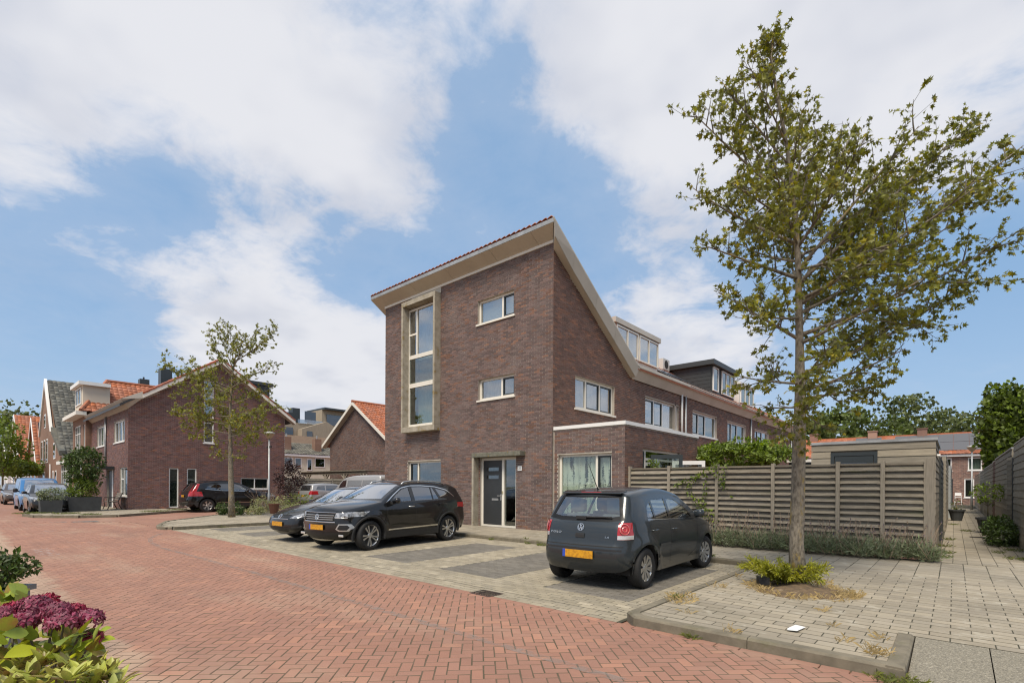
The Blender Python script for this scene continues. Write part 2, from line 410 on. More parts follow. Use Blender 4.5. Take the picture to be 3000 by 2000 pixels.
# ================================================================ ground
mat('earth', (0.13, 0.12, 0.07), (0.09, 0.10, 0.045), rough=1, nscale=0.4)
g = MB(); g.add([(-700, -500, -0.03), (700, -500, -0.03), (700, 900, -0.03), (-700, 900, -0.03)], [(0, 1, 2, 3)]); struct('ground', g, MATS['earth'])
def road_mat(name, c1, c2, var, pale, joints=0.0):
    m = mat(name, c1, c2, rough=0.85, nscale=0.9, var=var, bump=0.35, bscale=220, alt=((c1[0]*1.12, c1[1]*1.12, c1[2]*1.10), 0.8, 1.0))
    t = m.node_tree; N = t.nodes; K = t.links; b = N['Principled BSDF']
    src = b.inputs['Base Color'].links[0].from_socket
    ge = N.new('ShaderNodeNewGeometry'); sp = N.new('ShaderNodeSeparateXYZ'); K.new(ge.outputs['Position'], sp.inputs[0])
    nz = N.new('ShaderNodeTexNoise'); K.new(ge.outputs['Position'], nz.inputs['Vector']); nz.inputs['Scale'].default_value = 2.2; nz.inputs['Detail'].default_value = 6
    a = N.new('ShaderNodeMath'); a.operation = 'MULTIPLY_ADD'; K.new(nz.outputs[0], a.inputs[0]); a.inputs[1].default_value = 0.55; K.new(sp.outputs[1], a.inputs[2])
    mr = N.new('ShaderNodeMapRange'); mr.interpolation_type = 'SMOOTHSTEP'; K.new(a.outputs[0], mr.inputs[0]); mr.inputs[1].default_value = -10.83; mr.inputs[2].default_value = -11.02
    mr.inputs[3].default_value = 0.0; mr.inputs[4].default_value = 0.72
    mx = N.new('ShaderNodeMix'); mx.data_type = 'RGBA'; K.new(mr.outputs[0], mx.inputs[0]); K.new(src, mx.inputs[6]); mx.inputs[7].default_value = (*pale, 1)
    # drifts of dry sand and worn patches
    n2 = N.new('ShaderNodeTexNoise'); mp = N.new('ShaderNodeMapping'); K.new(ge.outputs['Position'], mp.inputs[0]); mp.inputs['Scale'].default_value = (0.35, 0.9, 1)
    K.new(mp.outputs[0], n2.inputs['Vector']); n2.inputs['Scale'].default_value = 0.9; n2.inputs['Detail'].default_value = 7; n2.inputs['Roughness'].default_value = 0.62
    m2 = N.new('ShaderNodeMapRange'); m2.interpolation_type = 'SMOOTHSTEP'; K.new(n2.outputs[0], m2.inputs[0]); m2.inputs[1].default_value = 0.48; m2.inputs[2].default_value = 0.78; m2.inputs[4].default_value = 0.6
    mx2 = N.new('ShaderNodeMix'); mx2.data_type = 'RGBA'; K.new(m2.outputs[0], mx2.inputs[0]); K.new(mx.outputs[2], mx2.inputs[6]); mx2.inputs[7].default_value = (*pale, 1)
    n4 = N.new('ShaderNodeTexNoise'); mp4 = N.new('ShaderNodeMapping'); K.new(ge.outputs['Position'], mp4.inputs[0]); mp4.inputs['Scale'].default_value = (0.18, 0.7, 1); mp4.inputs['Location'].default_value = (3, 9, 0)
    K.new(mp4.outputs[0], n4.inputs['Vector']); n4.inputs['Scale'].default_value = 1.1; n4.inputs['Detail'].default_value = 8; n4.inputs['Roughness'].default_value = 0.65
    m4 = N.new('ShaderNodeMapRange'); m4.interpolation_type = 'SMOOTHSTEP'; K.new(n4.outputs[0], m4.inputs[0]); m4.inputs[1].default_value = 0.45; m4.inputs[2].default_value = 0.72; m4.inputs[4].default_value = 0.55
    mx4 = N.new('ShaderNodeMix'); mx4.data_type = 'RGBA'; K.new(m4.outputs[0], mx4.inputs[0]); K.new(mx2.outputs[2], mx4.inputs[6]); mx4.inputs[7].default_value = (c2[0]*.72, c2[1]*.78, c2[2]*.82, 1)
    K.new(mx4.outputs[2], b.inputs['Base Color'])
    return m
road_brick = road_mat('road_brick', (0.322, 0.166, 0.114), (0.272, 0.140, 0.099), 0.06, (0.40, 0.292, 0.208))
road_far = road_mat('road_far', (0.305, 0.158, 0.109), (0.262, 0.135, 0.095), 0.0, (0.385, 0.28, 0.20))
mat('joint_sand', (0.130, 0.092, 0.062), (0.075, 0.062, 0.036), rough=1, nscale=2.5)
mat('joint_grey', (0.075, 0.066, 0.046), (0.042, 0.042, 0.024), rough=1, nscale=2.0)
mat('paver_grey', (0.325, 0.282, 0.205), (0.262, 0.228, 0.165), rough=0.9, nscale=0.8, var=0.14, bump=0.4, bscale=200, alt=((0.37, 0.325, 0.245), 0.85, 1.0))
mat('paver_dark', (0.172, 0.156, 0.130), (0.135, 0.122, 0.102), rough=0.9, nscale=0.9, var=0.16, bump=0.4, bscale=200)
mat('tile_walk', (0.325, 0.282, 0.212), (0.255, 0.223, 0.168), rough=0.9, nscale=0.9, var=0.12, bump=0.4, bscale=180, hi=(0.41, 0.375, 0.30), hi_scale=4.5, hi_rng=(0.55, 0.75))
mat('kerbstone', (0.205, 0.178, 0.128), (0.135, 0.118, 0.085), rough=0.95, nscale=6, bump=0.5, bscale=150, hi=(0.10, 0.10, 0.045), hi_scale=2.5, hi_rng=(0.55, 0.75))
def flat(name, poly, z, m):
    mb = MB(); mb.add([(x, y, z) for x, y in poly], [tuple(range(len(poly)))]); return struct(name, mb, m)
road = flat('road', [(-160, -40), (60, -40), (60, 60), (-160, 60)], 0.0, road_far)
def inpoly(x, y, P):
    c = False; j = len(P)-1
    for i in range(len(P)):
        if (P[i][1] > y) != (P[j][1] > y) and x < (P[j][0]-P[i][0])*(y-P[i][1])/(P[j][1]-P[i][1])+P[i][0]: c = not c
        j = i
    return c
def gview(x, y, m=260): return inview((x, y, 0.05), m)
# ---- red herringbone bricks on the near road
def near_road(x, y): return y < -7.56 and ((np.array([x, y, 0])-CAM)@fw) < 19.0 and gview(x, y, 900)
bed = MB()
for i in range(-60, 60):
    for j in range(-60, 0):
        x0, y0 = i*0.5, j*0.5-7.56
        if near_road(x0+.25, y0+.25): bed.add([(x0, y0, .0135), (x0+.5, y0, .0135), (x0+.5, y0+.5, .0135), (x0, y0+.5, .0135)], [(0, 1, 2, 3)])
part('joint_bed', bed, MATS['joint_sand'], road)
xf = []; Wd = 0.096; e1 = np.array([1, 1, 0])/math.sqrt(2); e2 = np.array([-1, 1, 0])/math.sqrt(2); j_ = 0.0095
Zv = np.array([0, 0, 1.0])
rb = random.Random(3)
def brickxf(o, U, V, h, full=True):
    U = np.asarray(U, float); V = np.asarray(V, float); u = U/np.linalg.norm(U); v = V/np.linalg.norm(V)
    a = rb.gauss(0, 0.012); U2 = U+v*a*np.linalg.norm(U); V2 = V-u*a*np.linalg.norm(V)
    t1, t2 = rb.gauss(0, 0.002), rb.gauss(0, 0.004)
    U2 = U2+Zv*t1*np.linalg.norm(U); V2 = V2+Zv*t2*np.linalg.norm(V)
    return (np.asarray(o, float)+Zv*rb.uniform(-.0008, .0008), U2, V2, Zv*h, full)
base = np.array([0.0, -12.0, 0.002])
for k in range(-190, 145):
    for m_ in range(-100, 100):
        a, b = k+2*m_, k-2*m_
        c = base+e1*a*Wd+e2*b*Wd
        if c[1] > -7.45 or c[1] < -20 or not near_road(c[0], min(c[1], -7.57)): continue
        p1 = c+e1*j_/2+e2*j_/2
        cen = c+e1*Wd+e2*Wd/2
        if cen[1] < -7.55: xf.append(brickxf(p1, e1*(2*Wd-j_), e2*(Wd-j_), 0.014))
        c2 = c+e2*Wd; cen = c2+e1*Wd/2+e2*Wd
        if cen[1] < -7.55: xf.append(brickxf(c2+e1*j_/2+e2*j_/2, e1*(Wd-j_), e2*(2*Wd-j_), 0.014))
x = -12.0
while x < 12:
    xf.append(brickxf((x+.003, -7.56, .002), (0.21-j_, 0, 0), (0, 0.105-j_, 0), 0.0165)); x += 0.21
pieces(road, 'brick', BRICK, xf, road_brick, 300, 'herringbone_bricks')
# ---- grey parking bays with dark brick rectangles
park = flat('parking_bays', [(-9.72, -7.455), (6.5, -7.455), (6.5, -2.42), (-9.72, -2.42)], 0.0135, MATS['joint_grey'])
DARK = [(4.72-2.33*k, 4.72-2.33*k+1.36) for k in range(7)]
xg, xd = [], []
edges_ = sorted([-9.7, 6.46]+[e for ab in DARK for e in ab if -9.7 < e < 6.46])
y = -7.45; r = 0
while y < -2.5:
    if r == 3: y += 0.012
    inr = -6.5 < y+.05 < -3.2
    segs = list(zip(edges_[:-1], edges_[1:])) if inr else [(-9.7, 6.46)]
    for a, b in segs:
        dk = inr and any(p-.01 <= a and b <= q+.01 for p, q in DARK)
        x = a-(0.105 if r % 2 else 0)
        while x < b-.02:
            xa, xb = max(x, a), min(x+.21, b); cx_, cy_ = (xa+xb)/2, y+.05
            if xb-xa > .03 and gview(cx_, cy_, 800):
                (xd if dk else xg).append(brickxf((xa+.003, y+.003, .005), (xb-xa-j_, 0, 0), (0, 0.105-j_, 0), 0.011, xb-xa > .2))
            x += 0.21
    y += 0.105; r += 1
pieces(park, 'paving_brick', BRICK, xg, MATS['paver_grey'], 260, 'grey_bricks')
pieces(park, 'dark_brick', BRICK, xd, MATS['paver_dark'], 150, 'dark_bricks')
# ---- drain in the gutter
dr = thing('drain_grate', 'rusty iron drain grate in the gutter between red and grey bricks', 'drain', (4.42, -7.39, 0.012))
mat('rust_iron', (0.075, 0.052, 0.040), (0.045, 0.035, 0.03), rough=0.7, nscale=20, metal=0.3)
mb = MB(); mb.box(-.19, .19, -.14, -.115, 0, .012).box(-.19, .19, .115, .14, 0, .012).box(-.19, -.165, -.115, .115, 0, .012).box(.165, .19, -.115, .115, 0, .012)
part('frame', mb, MATS['rust_iron'], dr)
mat('pit_black', (0.006, 0.006, 0.006), rough=1)
part('pit', MB().box(-.165, .165, -.115, .115, 0, .002), MATS['pit_black'], dr)
for i in range(7):
    x = -.14+i*.046; mb = MB(); mb.prism([(x, -.115, .003), (x+.018, -.115, .003), (x+.05, .115, .003), (x+.032, .115, .003)], (0, 0, .008)); part('bar', mb, MATS['rust_iron'], dr)
# ---- raised pavements
def pavement(name, poly, ztop=0.1):
    mb = MB(); n = len(poly); mb.prism([(x, y, -0.02) for x, y in poly], (0, 0, ztop+0.02)); o = struct(name, mb, MATS['joint_grey']); return o
def slabs(parent, poly, z, lx, ly, m, stack=False, limit=300, name='paving_slab', gap=0.014, viewm=800, hole=None, y0=None, h=0.006, dmax=45, x0=None, rects=None):
    xs = [p[0] for p in poly]; ys = [p[1] for p in poly]; out = []
    for (rx0, ry0, rx1, ry1) in (rects or [(min(xs), min(ys), max(xs), max(ys))]):
        y = min(ys) if y0 is None else y0; r = 0
        while y < ry1-0.02:
            x = (min(xs) if x0 is None else x0)-(0 if stack or r % 2 == 0 else lx/2)
            while x < rx1:
                xa, xb, ya, yb = max(x, rx0), min(x+lx, rx1), max(y, ry0), min(y+ly, ry1)
                if xb-xa > .03 and yb-ya > .03:
                    cx_, cy_ = (xa+xb)/2, (ya+yb)/2
                    if (rects or inpoly(cx_, cy_, poly)) and gview(cx_, cy_, viewm) and ((np.array([cx_, cy_, 0])-CAM)@fw) < dmax and not (hole and hole(cx_, cy_)):
                        out.append(brickxf((xa+gap*.4, ya+gap*.6, z-0.003), (xb-xa-gap*.8, 0, 0), (0, yb-ya-gap*1.2, 0), h, xb-xa > lx*.9))
                x += lx
            y += ly; r += 1
    pieces(parent, name, BRICK, out, m, limit, name+'_field')
PIT = lambda x, y: ((x-7.65)/0.5)**2+((y+4.72)/0.5)**2 < 1
walk_r = pavement('pavement_right', [(6.62, -7.33), (8.78, -7.33), (8.78, -6.28), (30, -6.28), (30, 60), (8.9, 60), (8.9, 0.2), (6.62, 0.2)])
slabs(walk_r, [(6.62, -7.33), (8.78, -7.33), (8.78, -6.28), (14, -6.28), (14, -2.1), (6.62, -2.1)], 0.1, 0.30, 0.15, MATS['tile_walk'], hole=PIT, limit=230, rects=[(6.62, -7.34, 8.80, -6.28), (6.62, -6.28, 14, -2.1)], gap=.013)
slabs(walk_r, [(6.62, -2.1), (14, -2.1), (14, 0.02), (6.62, .02)], 0.1, 0.30, 0.30, MATS['tile_walk'], stack=True, limit=40, y0=-2.1)
slabs(walk_r, [(8.98, 0.02), (10.4, 0.02), (10.4, 34), (8.98, 34)], 0.1, 0.20, 0.20, MATS['tile_walk'], stack=True, limit=30, gap=0.012, y0=0.02)
walk_f = pavement('pavement_front', [(-9.6, -2.3), (6.62, -2.3), (6.62, 0.6), (-9.6, 0.6)])
slabs(walk_f, [(-9.6, -2.3), (6.62, -2.3), (6.62, 0.0), (-9.6, 0.0)], 0.1, 0.30, 0.30, MATS['tile_walk'], stack=False, limit=200, y0=-2.3)
# gravel-faced driveway slabs at the road edge
mat('gravel_slab', (0.30, 0.27, 0.205), (0.13, 0.118, 0.092), rough=0.95, nscale=75, bump=0.8, bscale=90, hi=(0.45, 0.41, 0.33), hi_scale=60, hi_rng=(0.56, 0.7))
x = 8.93
for i in range(6):
    mb = MB(); mb.prism([(x, -7.44, -0.02), (x, -6.285, -0.02), (x, -6.285, .098), (x, -7.36, 0.04), (x, -7.44, .02)], (0.492, 0, 0))
    part('driveway_slab', mb, MATS['gravel_slab'], walk_r); x += 0.5
# ---- kerbstones, each a piece
def kerb(parent, pts, w=0.12, h=0.115, seg=0.95, z0=-0.02):
    for (x0, y0), (x1, y1) in zip(pts[:-1], pts[1:]):
        d = np.array([x1-x0, y1-y0, 0.0]); ln = np.linalg.norm(d); d /= ln; n_ = max(1, round(ln/seg)); sl_ = ln/n_; nrm = np.array([-d[1], d[0], 0])
        for i in range(n_):
            a = np.array([x0, y0, 0])+d*(i*sl_+.003); b = d*(sl_-.006); hh = h+rb.uniform(-.004, .004)
            c = 0.02
            pr = [a+Zv*z0, a+nrm*w+Zv*z0, a+nrm*w+Zv*(hh), a+nrm*c+Zv*hh, a+Zv*(hh-c)]
            mb = MB(); mb.prism(pr, b); part('kerbstone', mb, MATS['kerbstone'], parent)
kerb(walk_r, [(6.5, -2.42), (6.5, -7.3)], w=0.12); kerb(walk_r, [(6.5, -7.30), (6.66, -7.46)]); kerb(walk_r, [(6.66, -7.46), (8.92, -7.46)])
kerb(walk_r, [(8.92, -7.46), (8.92, -6.28)])
kerb(walk_f, [(-9.7, -2.42), (6.5, -2.42)])
ISL = [(-9.75, -7.50), (-10.15, -7.62), (-10.9, -7.45), (-12.8, -6.75), (-16.3, -3.7), (-17.4, -2.2), (-17.6, -0.6), (-9.72, -0.6)]
isl = pavement('pavement_island', ISL)
slabs(isl, ISL, 0.1, 0.30, 0.30, MATS['tile_walk'], limit=120, dmax=26)
kerb(isl, [(-9.6, -2.4), (-9.62, -7.42)][::-1][::-1]); kerb(isl, [(-9.63, -7.45), (-9.9, -7.68), (-10.3, -7.7), (-10.95, -7.56), (-12.88, -6.86), (-16.4, -3.82), (-17.5, -2.3), (-17.72, -0.6)][::-1])
WL = [(-24.2, 6), (-24.2, -5.75), (-80, -5.75), (-80, -7.3), (-27.0, -7.3), (-26.2, -9.3), (-22.3, -9.75), (-20.6, -9.55), (-19.2, -8.3), (-18.95, -7.2), (-19.9, -5.9), (-21.2, -4.4), (-21.9, -3.2), (-22.3, 6)]
wl = pavement('pavement_left', WL)
slabs(wl, WL, 0.1, 0.30, 0.30, MATS['tile_walk'], limit=60, dmax=31)
kerb(wl, [(-22.36, 6), (-21.96, -3.2), (-21.1, -4.5), (-19.8, -6.0), (-18.84, -7.2), (-19.1, -8.4), (-20.55, -9.66), (-22.3, -9.86), (-26.3, -9.4), (-27.1, -7.4), (-60, -7.4)])
wb_ = pavement('pavement_back', [(-24.2, 30), (-24.2, 6), (-27, 6), (-27, 30)])
# faded line along the road and worn marks
def fade_mat(name, col, thr, sc=9.0, vis=0.75):
    m = bpy.data.materials.new(name); m.use_nodes = True; t = m.node_tree; N = t.nodes; K = t.links; b = N['Principled BSDF']
    b.inputs['Base Color'].default_value = (*col, 1); b.inputs['Roughness'].default_value = 0.9
    ge = N.new('ShaderNodeNewGeometry'); nz = N.new('ShaderNodeTexNoise'); K.new(ge.outputs['Position'], nz.inputs['Vector']); nz.inputs['Scale'].default_value = sc; nz.inputs['Detail'].default_value = 8
    mr = N.new('ShaderNodeMapRange'); K.new(nz.outputs[0], mr.inputs[0]); mr.inputs[1].default_value = thr; mr.inputs[2].default_value = thr+0.25; mr.inputs[4].default_value = vis
    K.new(mr.outputs[0], b.inputs['Alpha']); MATS[name] = m
    return m
fade_mat('faded_grey', (0.30, 0.25, 0.22), 0.36, vis=0.5); fade_mat('chalk_white', (0.62, 0.58, 0.54), 0.5, 14, vis=0.6); fade_mat('dry_sand', (0.42, 0.31, 0.20), 0.42, 5, vis=0.85)
def ribbon(pts, w, z):
    mb = MB(); P = [np.array([p[0], p[1], 0.0]) for p in pts]; o = []
    for i, p in enumerate(P):
        d = P[min(i+1, len(P)-1)]-P[max(0, i-1)]; d /= np.linalg.norm(d); n = np.array([-d[1], d[0], 0]); o += [p+n*w/2+Zv*z, p-n*w/2+Zv*z]
    mb.add(o, [(2*i, 2*i+1, 2*i+3, 2*i+2) for i in range(len(P)-1)]); return mb
line = [(-8.6, -7.9), (-8.0, -8.25), (-7.1, -8.6), (-6.1, -8.82), (-4.6, -8.97), (-2.7, -8.92), (0.2, -8.87), (3.2, -8.87), (5.6, -8.88), (8.5, -8.87)]
part('faded_line', ribbon(line, 0.10, 0.0185), MATS['faded_grey'], road)
for i, (x, y, w_, l_) in enumerate([(-9.2, -9.3, .16, .5), (-7.2, -9.9, .10, .6), (-7.8, -10.3, .08, .5), (-6.2, -10.9, .3, 1.6), (-12.0, -10.2, .2, .8)]):
    part('worn_mark', ribbon([(x, y), (x+l_*.3, y+.06), (x+l_*.7, y+.04), (x+l_, y+.1)], w_, 0.0185), MATS['chalk_white'], road)
mat('manhole_iron', (0.16, 0.14, 0.125), (0.11, 0.10, 0.09), rough=0.7, nscale=12)
for i, (x, y) in enumerate([(-16.3, -9.55), (-16.1, -8.65)]):
    t = thing('manhole_cover', ['grey manhole cover in the red road, nearer the road middle', 'grey manhole cover in the red road, nearer the corner pavement'][i], 'manhole', (x, y, 0.003))
    part('cover', MB().lathe([(0, .012), (.28, .012), (.28, 0)], n=24), MATS['manhole_iron'], t); part('frame', MB().box(-.42, .42, -.38, .38, 0, .008), MATS['manhole_iron'], t)
# ================================================================ corner house (number 25)
def quadslab(p0, p1, p2, p3, t):
    P = [np.array(p, float) for p in (p0, p1, p2, p3)]; n = np.cross(P[1]-P[0], P[3]-P[0]); n /= np.linalg.norm(n)
    return MB().prism(P, n*t)
def tile_field(parent, o, U, V, nu, nv, m, name='roof_tile', limit=200, clip=None, thick=0.035, wave=True):
    """o lower corner, U along the eave, V up the slope; overlapping curved tiles"""
    o, U, V = (np.array(a, float) for a in (o, U, V)); N_ = np.cross(U, V); N_ /= np.linalg.norm(N_)
    if N_[2] < 0: N_ = -N_
    k = 4 if wave else 1
    pv = []; pf = []
    for i in range(k+1):
        h = (math.sin(i/k*PI*1.0)*0.9+0.25) if wave else 1.0
        pv += [(i/k, 0, h), (i/k, 1.12, h*0.35), (i/k, 0, h-0.55)]
    for i in range(k): a = 3*i; pf += [(a, a+3, a+4, a+1), (a+2, a+5, a+3, a)]
    xf = []
    for r in range(nv):
        for c in range(nu):
            if clip and not clip((c+.5)/nu, (r+.5)/nv): continue
            ou = o+U*(c/nu)+V*(r/nv)+N_*(0.015+random.uniform(0, .006)); xf.append((ou, U/nu*0.985, V/nv, N_*thick, True))
    pieces(parent, name, (pv, pf), xf, m, limit, 'tile_field')
house = thing('corner_house', 'tall corner house in purple-brown brick with beige roof band and grey front door', 'house', (0, 0, 0.1))
wfF = WallFrame((-8.8, 0, 0), (1, 0, 0), (0, -1, 0)); wfR = WallFrame((0, 0, 0), (0, 1, 0), (1, 0, 0))
wfE = WallFrame((0, 0.06, 0), (1, 0, 0), (0, -1, 0)); wfS = WallFrame((2.42, 0, 0), (0, 1, 0), (1, 0, 0))
topR = lambda u: 8.82-0.64*max(u, 0)
HF = [(5.52, 7.21, 7.08, 7.90), (5.57, 7.23, 4.44, 5.16), (1.6, 3.45, 3.75, 8.50), (1.57, 3.6, 0.95, 2.43), (5.68, 7.33, 0.1, 2.43)]
HR = [(1.19, 3.69, 4.02, 5.06)]
HE = [(0.17, 2.02, 0.28, 2.43)]; HS = [(1.11, 3.78, 0.12, 2.60)]
wall = part('wall', holes_wall(wfF, 0, 8.8, 0.05, 8.95, HF), MATS['mortar'], house, world=True)
mb = holes_wall(wfR, 0.1, 4.86, 3.0, 5.5, HR)
mb.prism([(-0.1, 0.1, 5.5), (-0.1, 4.86, 5.5), (-0.1, 4.86, topR(4.86)), (-0.1, 0.1, topR(0.1))], (0.1, 0, 0))
mb.box(-8.8, -8.7, 0.1, 9, 0.05, 5.6).box(-8.7, 0, 8.9, 9.0, 0.05, 5.4).box(-8.7, -0.1, 0.1, 8.9, 2.75, 2.85).box(-8.7, -0.1, 0.1, 8.9, 5.5, 5.6).box(-8.7, -0.1, 4.0, 4.1, 0.05, 6.2)
mb.prism([(-8.8, 0.1, 5.6), (-8.8, 4.86, 5.6), (-8.8, 4.86, topR(4.86)), (-8.8, 0.1, topR(0.1))], (0.1, 0, 0))
wall2 = part('side_wall', mb, MATS['mortar'], house, world=True)
ext = part('extension_wall', holes_wall(wfE, 0, 2.42, 0.05, 3.2, HE), MATS['mortar'], house, world=True)
mb = holes_wall(wfS, 0.16, 5.22, 0.05, 3.2, HS); mb.box(0, 2.32, 5.12, 5.22, 0.05, 3.2).box(0.0, 2.32, 0.16, 5.12, 3.05, 3.19).box(0.0, 0.02, 0.16, 5.12, 0.05, 3.05)
ext2 = part('extension_side_wall', mb, MATS['mortar'], house, world=True)
bricks(wall, wfF, 0, 8.8, 0.1, 8.93, HF, MATS['brick_purple'], limit=170)
bricks(wall2, wfR, 0, 4.86, 3.2, 8.9, HR, MATS['brick_red'], top=topR, limit=60)
bricks(ext, wfE, 0.03, 2.427, 0.1, 3.18, HE, MATS['brick_purple'], limit=50)
bricks(ext2, wfS, 0.053, 5.22, 0.1, 3.18, HS, MATS['brick_red'], limit=20)
# expansion joint and corner strip
mat('joint_black', (0.03, 0.028, 0.025), rough=0.9)
mb = MB(); mb.box(-0.012, 0.0, -0.012, 0.0, 0.1, 3.2); part('movement_joint', mb, MATS['joint_black'], house, world=True)
# windows
crm = MATS['cream']
mat('curtain_grey', (0.58, 0.58, 0.56), (0.48, 0.48, 0.46), rough=0.9, nscale=2)
window(house, wfF, 5.52, 7.21, 7.08, 7.90, [1.95, 1], crm, sash=(1,), pane=MATS['window_bright'], back=MATS['blind_white'], backd=0.12)
window(house, wfF, 5.57, 7.23, 4.44, 5.16, [1.7, 1], crm, sash=(1,), pane=MATS['window_bright'], back=MATS['curtain_grey'], backd=0.3)
window(house, wfF, 1.6, 3.45, 6.56, 8.45, [0.40, 1.0], crm, recess=-0.02, rows={0: [7.45]}, pane=MATS['window_bright'], back=MATS['curtain_grey'], backd=0.5, sill=False)
window(house, wfF, 1.6, 3.45, 5.44, 6.556, [1], crm, recess=-0.02, pane=MATS['window_glass'], back=MATS['room_dark'], backd=0.6, sill=False)
window(house, wfF, 1.6, 3.45, 3.80, 5.436, [1], crm, recess=-0.02, fw_=.09, pane=MATS['window_glass'], back=MATS['curtain_white'], backd=0.5, sill=False)
window(house, wfF, 1.57, 3.6, 0.95, 2.43, [0.55, 1.5], crm, sash=(0,), back=MATS['room_dark'], backd=0.9)
window(house, wfR, 1.19, 3.69, 4.02, 5.06, [0.82, 1.0, 0.95], crm, sash=(1, 2), pane=MATS['window_bright'], back=MATS['curtain_grey'], backd=0.25)
# birch-print curtain
def birch_curtain():
    m = mat('curtain_birch', (0.66, 0.68, 0.60), (0.56, 0.58, 0.50), rough=0.9, nscale=3)
    t = m.node_tree; N = t.nodes; K = t.links; b = N['Principled BSDF']; src = b.inputs['Base Color'].links[0].from_socket
    ge = N.new('ShaderNodeNewGeometry'); mp = N.new('ShaderNodeMapping'); K.new(ge.outputs['Position'], mp.inputs[0]); mp.inputs['Scale'].default_value = (10, 10, 1.1)
    nz = N.new('ShaderNodeTexNoise'); K.new(mp.outputs[0], nz.inputs['Vector']); nz.inputs['Scale'].default_value = 1.0; nz.inputs['Detail'].default_value = 3
    mp2 = N.new('ShaderNodeMapping'); K.new(ge.outputs['Position'], mp2.inputs[0]); mp2.inputs['Scale'].default_value = (14, 14, 26)
    n2 = N.new('ShaderNodeTexNoise'); K.new(mp2.outputs[0], n2.inputs['Vector']); n2.inputs['Scale'].default_value = 1.0; n2.inputs['Detail'].default_value = 4
    a = N.new('ShaderNodeMath'); a.operation = 'MULTIPLY_ADD'; K.new(n2.outputs[0], a.inputs[0]); a.inputs[1].default_value = 0.45; K.new(nz.outputs[0], a.inputs[2])
    mr = N.new('ShaderNodeMapRange'); K.new(a.outputs[0], mr.inputs[0]); mr.inputs[1].default_value = 0.80; mr.inputs[2].default_value = 0.86
    mx = N.new('ShaderNodeMix'); mx.data_type = 'RGBA'; K.new(mr.outputs[0], mx.inputs[0]); K.new(src, mx.inputs[6]); mx.inputs[7].default_value = (0.07, 0.075, 0.065, 1)
    K.new(mx.outputs[2], b.inputs['Base Color']); return m
window(house, wfE, 0.17, 2.02, 0.28, 2.43, [1.32, 0.53], crm, sash=(1,), rows={1: [1.08]}, back=birch_curtain(), backd=0.12, sill=False, pane=glass('shop_glass', (0.90, 0.94, 0.91), 0.05, edge=0.35))
w = window(house, wfS, 1.11, 3.78, 0.12, 2.60, [0.3, 2.0, 0.35], crm, sash=(0,), back=MATS['room_mid'], backd=0.8, sill=False, rows={1: [2.3]})
# open garden door leaves seen above the fence
mb = MB(); wd = WallFrame((2.44, 1.75, 0), (0.80, -0.60, 0)[0:3], (0.6, 0.8, 0)); wd = WallFrame((2.46, 1.5, 0), (0.86, 0.5, 0), (0.5, -0.86, 0))
def leafdoor(wf, u0, u1, z0, z1, m, nm):
    b = MB(); wf.box(b, u0, u1, 0, .05, z1-.12, z1); wf.box(b, u0, u0+.1, 0, .05, z0, z1-.12); wf.box(b, u1-.1, u1, 0, .05, z0, z1-.12)
    d = part(nm, b, m, house, world=True); p = MB(); wf.box(p, u0+.1, u1-.1, .02, .028, z0, z1-.12); part('pane', p, MATS['window_glass'], d, world=True)
leafdoor(wd, 0.02, 0.92, 0.2, 2.42, MATS['dark_frame'], 'garden_door'); leafdoor(WallFrame((2.46, 3.0, 0), (0.9, 0.43, 0), (0.43, -0.9, 0)), 0.02, 1.0, 0.2, 2.30, MATS['white_paint'], 'garden_door')
# concrete frame round the tall window
cb = MB(); cb.box(-7.30, -5.25, -0.30, 0, 3.55, 3.76); cb.box(-7.30, -5.25, -0.30, 0, 8.52, 8.70)
cb.prism([(-7.30, -0.30, 3.76), (-7.20, -0.30, 3.76), (-7.16, 0, 3.76), (-7.30, 0, 3.76)], (0, 0, 4.76)); cb.prism([(-5.35, -0.30, 3.76), (-5.25, -0.30, 3.76), (-5.25, 0, 3.76), (-5.37, 0, 3.76)], (0, 0, 4.76))
part('concrete_frame', cb, MATS['concrete'], house, world=True, bevel=0.008)
mb = MB(); mb.box(-7.0, -5.22, -0.03, 0, 8.70, 8.93); part('infill_panel', mb, MATS['panel_beige'], house, world=True)
# canopy, pier, door
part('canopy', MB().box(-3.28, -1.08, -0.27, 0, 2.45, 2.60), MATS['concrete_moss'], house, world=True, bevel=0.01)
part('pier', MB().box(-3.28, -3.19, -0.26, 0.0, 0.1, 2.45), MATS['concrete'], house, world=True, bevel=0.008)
wfD = WallFrame((-8.8, 0, 0), (1, 0, 0), (0, -1, 0))
fr = MB(); n0, n1 = -0.16, -0.07
for a, b, c, d in ((5.68, 7.33, 2.35, 2.43), (5.68, 5.76, .16, 2.35), (7.25, 7.33, .16, 2.35), (6.64, 6.74, .16, 2.35), (5.68, 7.33, .1, .16)): wfD.box(fr, a, b, n0, n1, c, d)
dfr = part('door_frame', fr, crm, house, world=True)
pb = MB(); wfD.box(pb, 6.74, 7.25, -.13, -.125, .16, 2.35); part('pane', pb, MATS['window_glass'], dfr, world=True)
bk = MB(); wfD.box(bk, 6.6, 7.33, -1.3, -1.28, .16, 2.4); part('room_wall', bk, MATS['room_dark'], dfr, world=True)
mat('door_grey', (0.034, 0.037, 0.040), (0.028, 0.031, 0.033), rough=0.45, nscale=3)
db = MB(); 
for a, b, c, d in ((5.76, 6.64, .17, 1.72), (5.76, 6.64, 1.84, 1.99), (5.76, 6.64, 2.11, 2.35), (5.76, 5.90, 1.72, 1.84), (6.46, 6.64, 1.72, 1.84), (5.76, 5.90, 1.99, 2.11), (6.46, 6.64, 1.99, 2.11)): wfD.box(db, a, b, -.14, -.10, c, d)
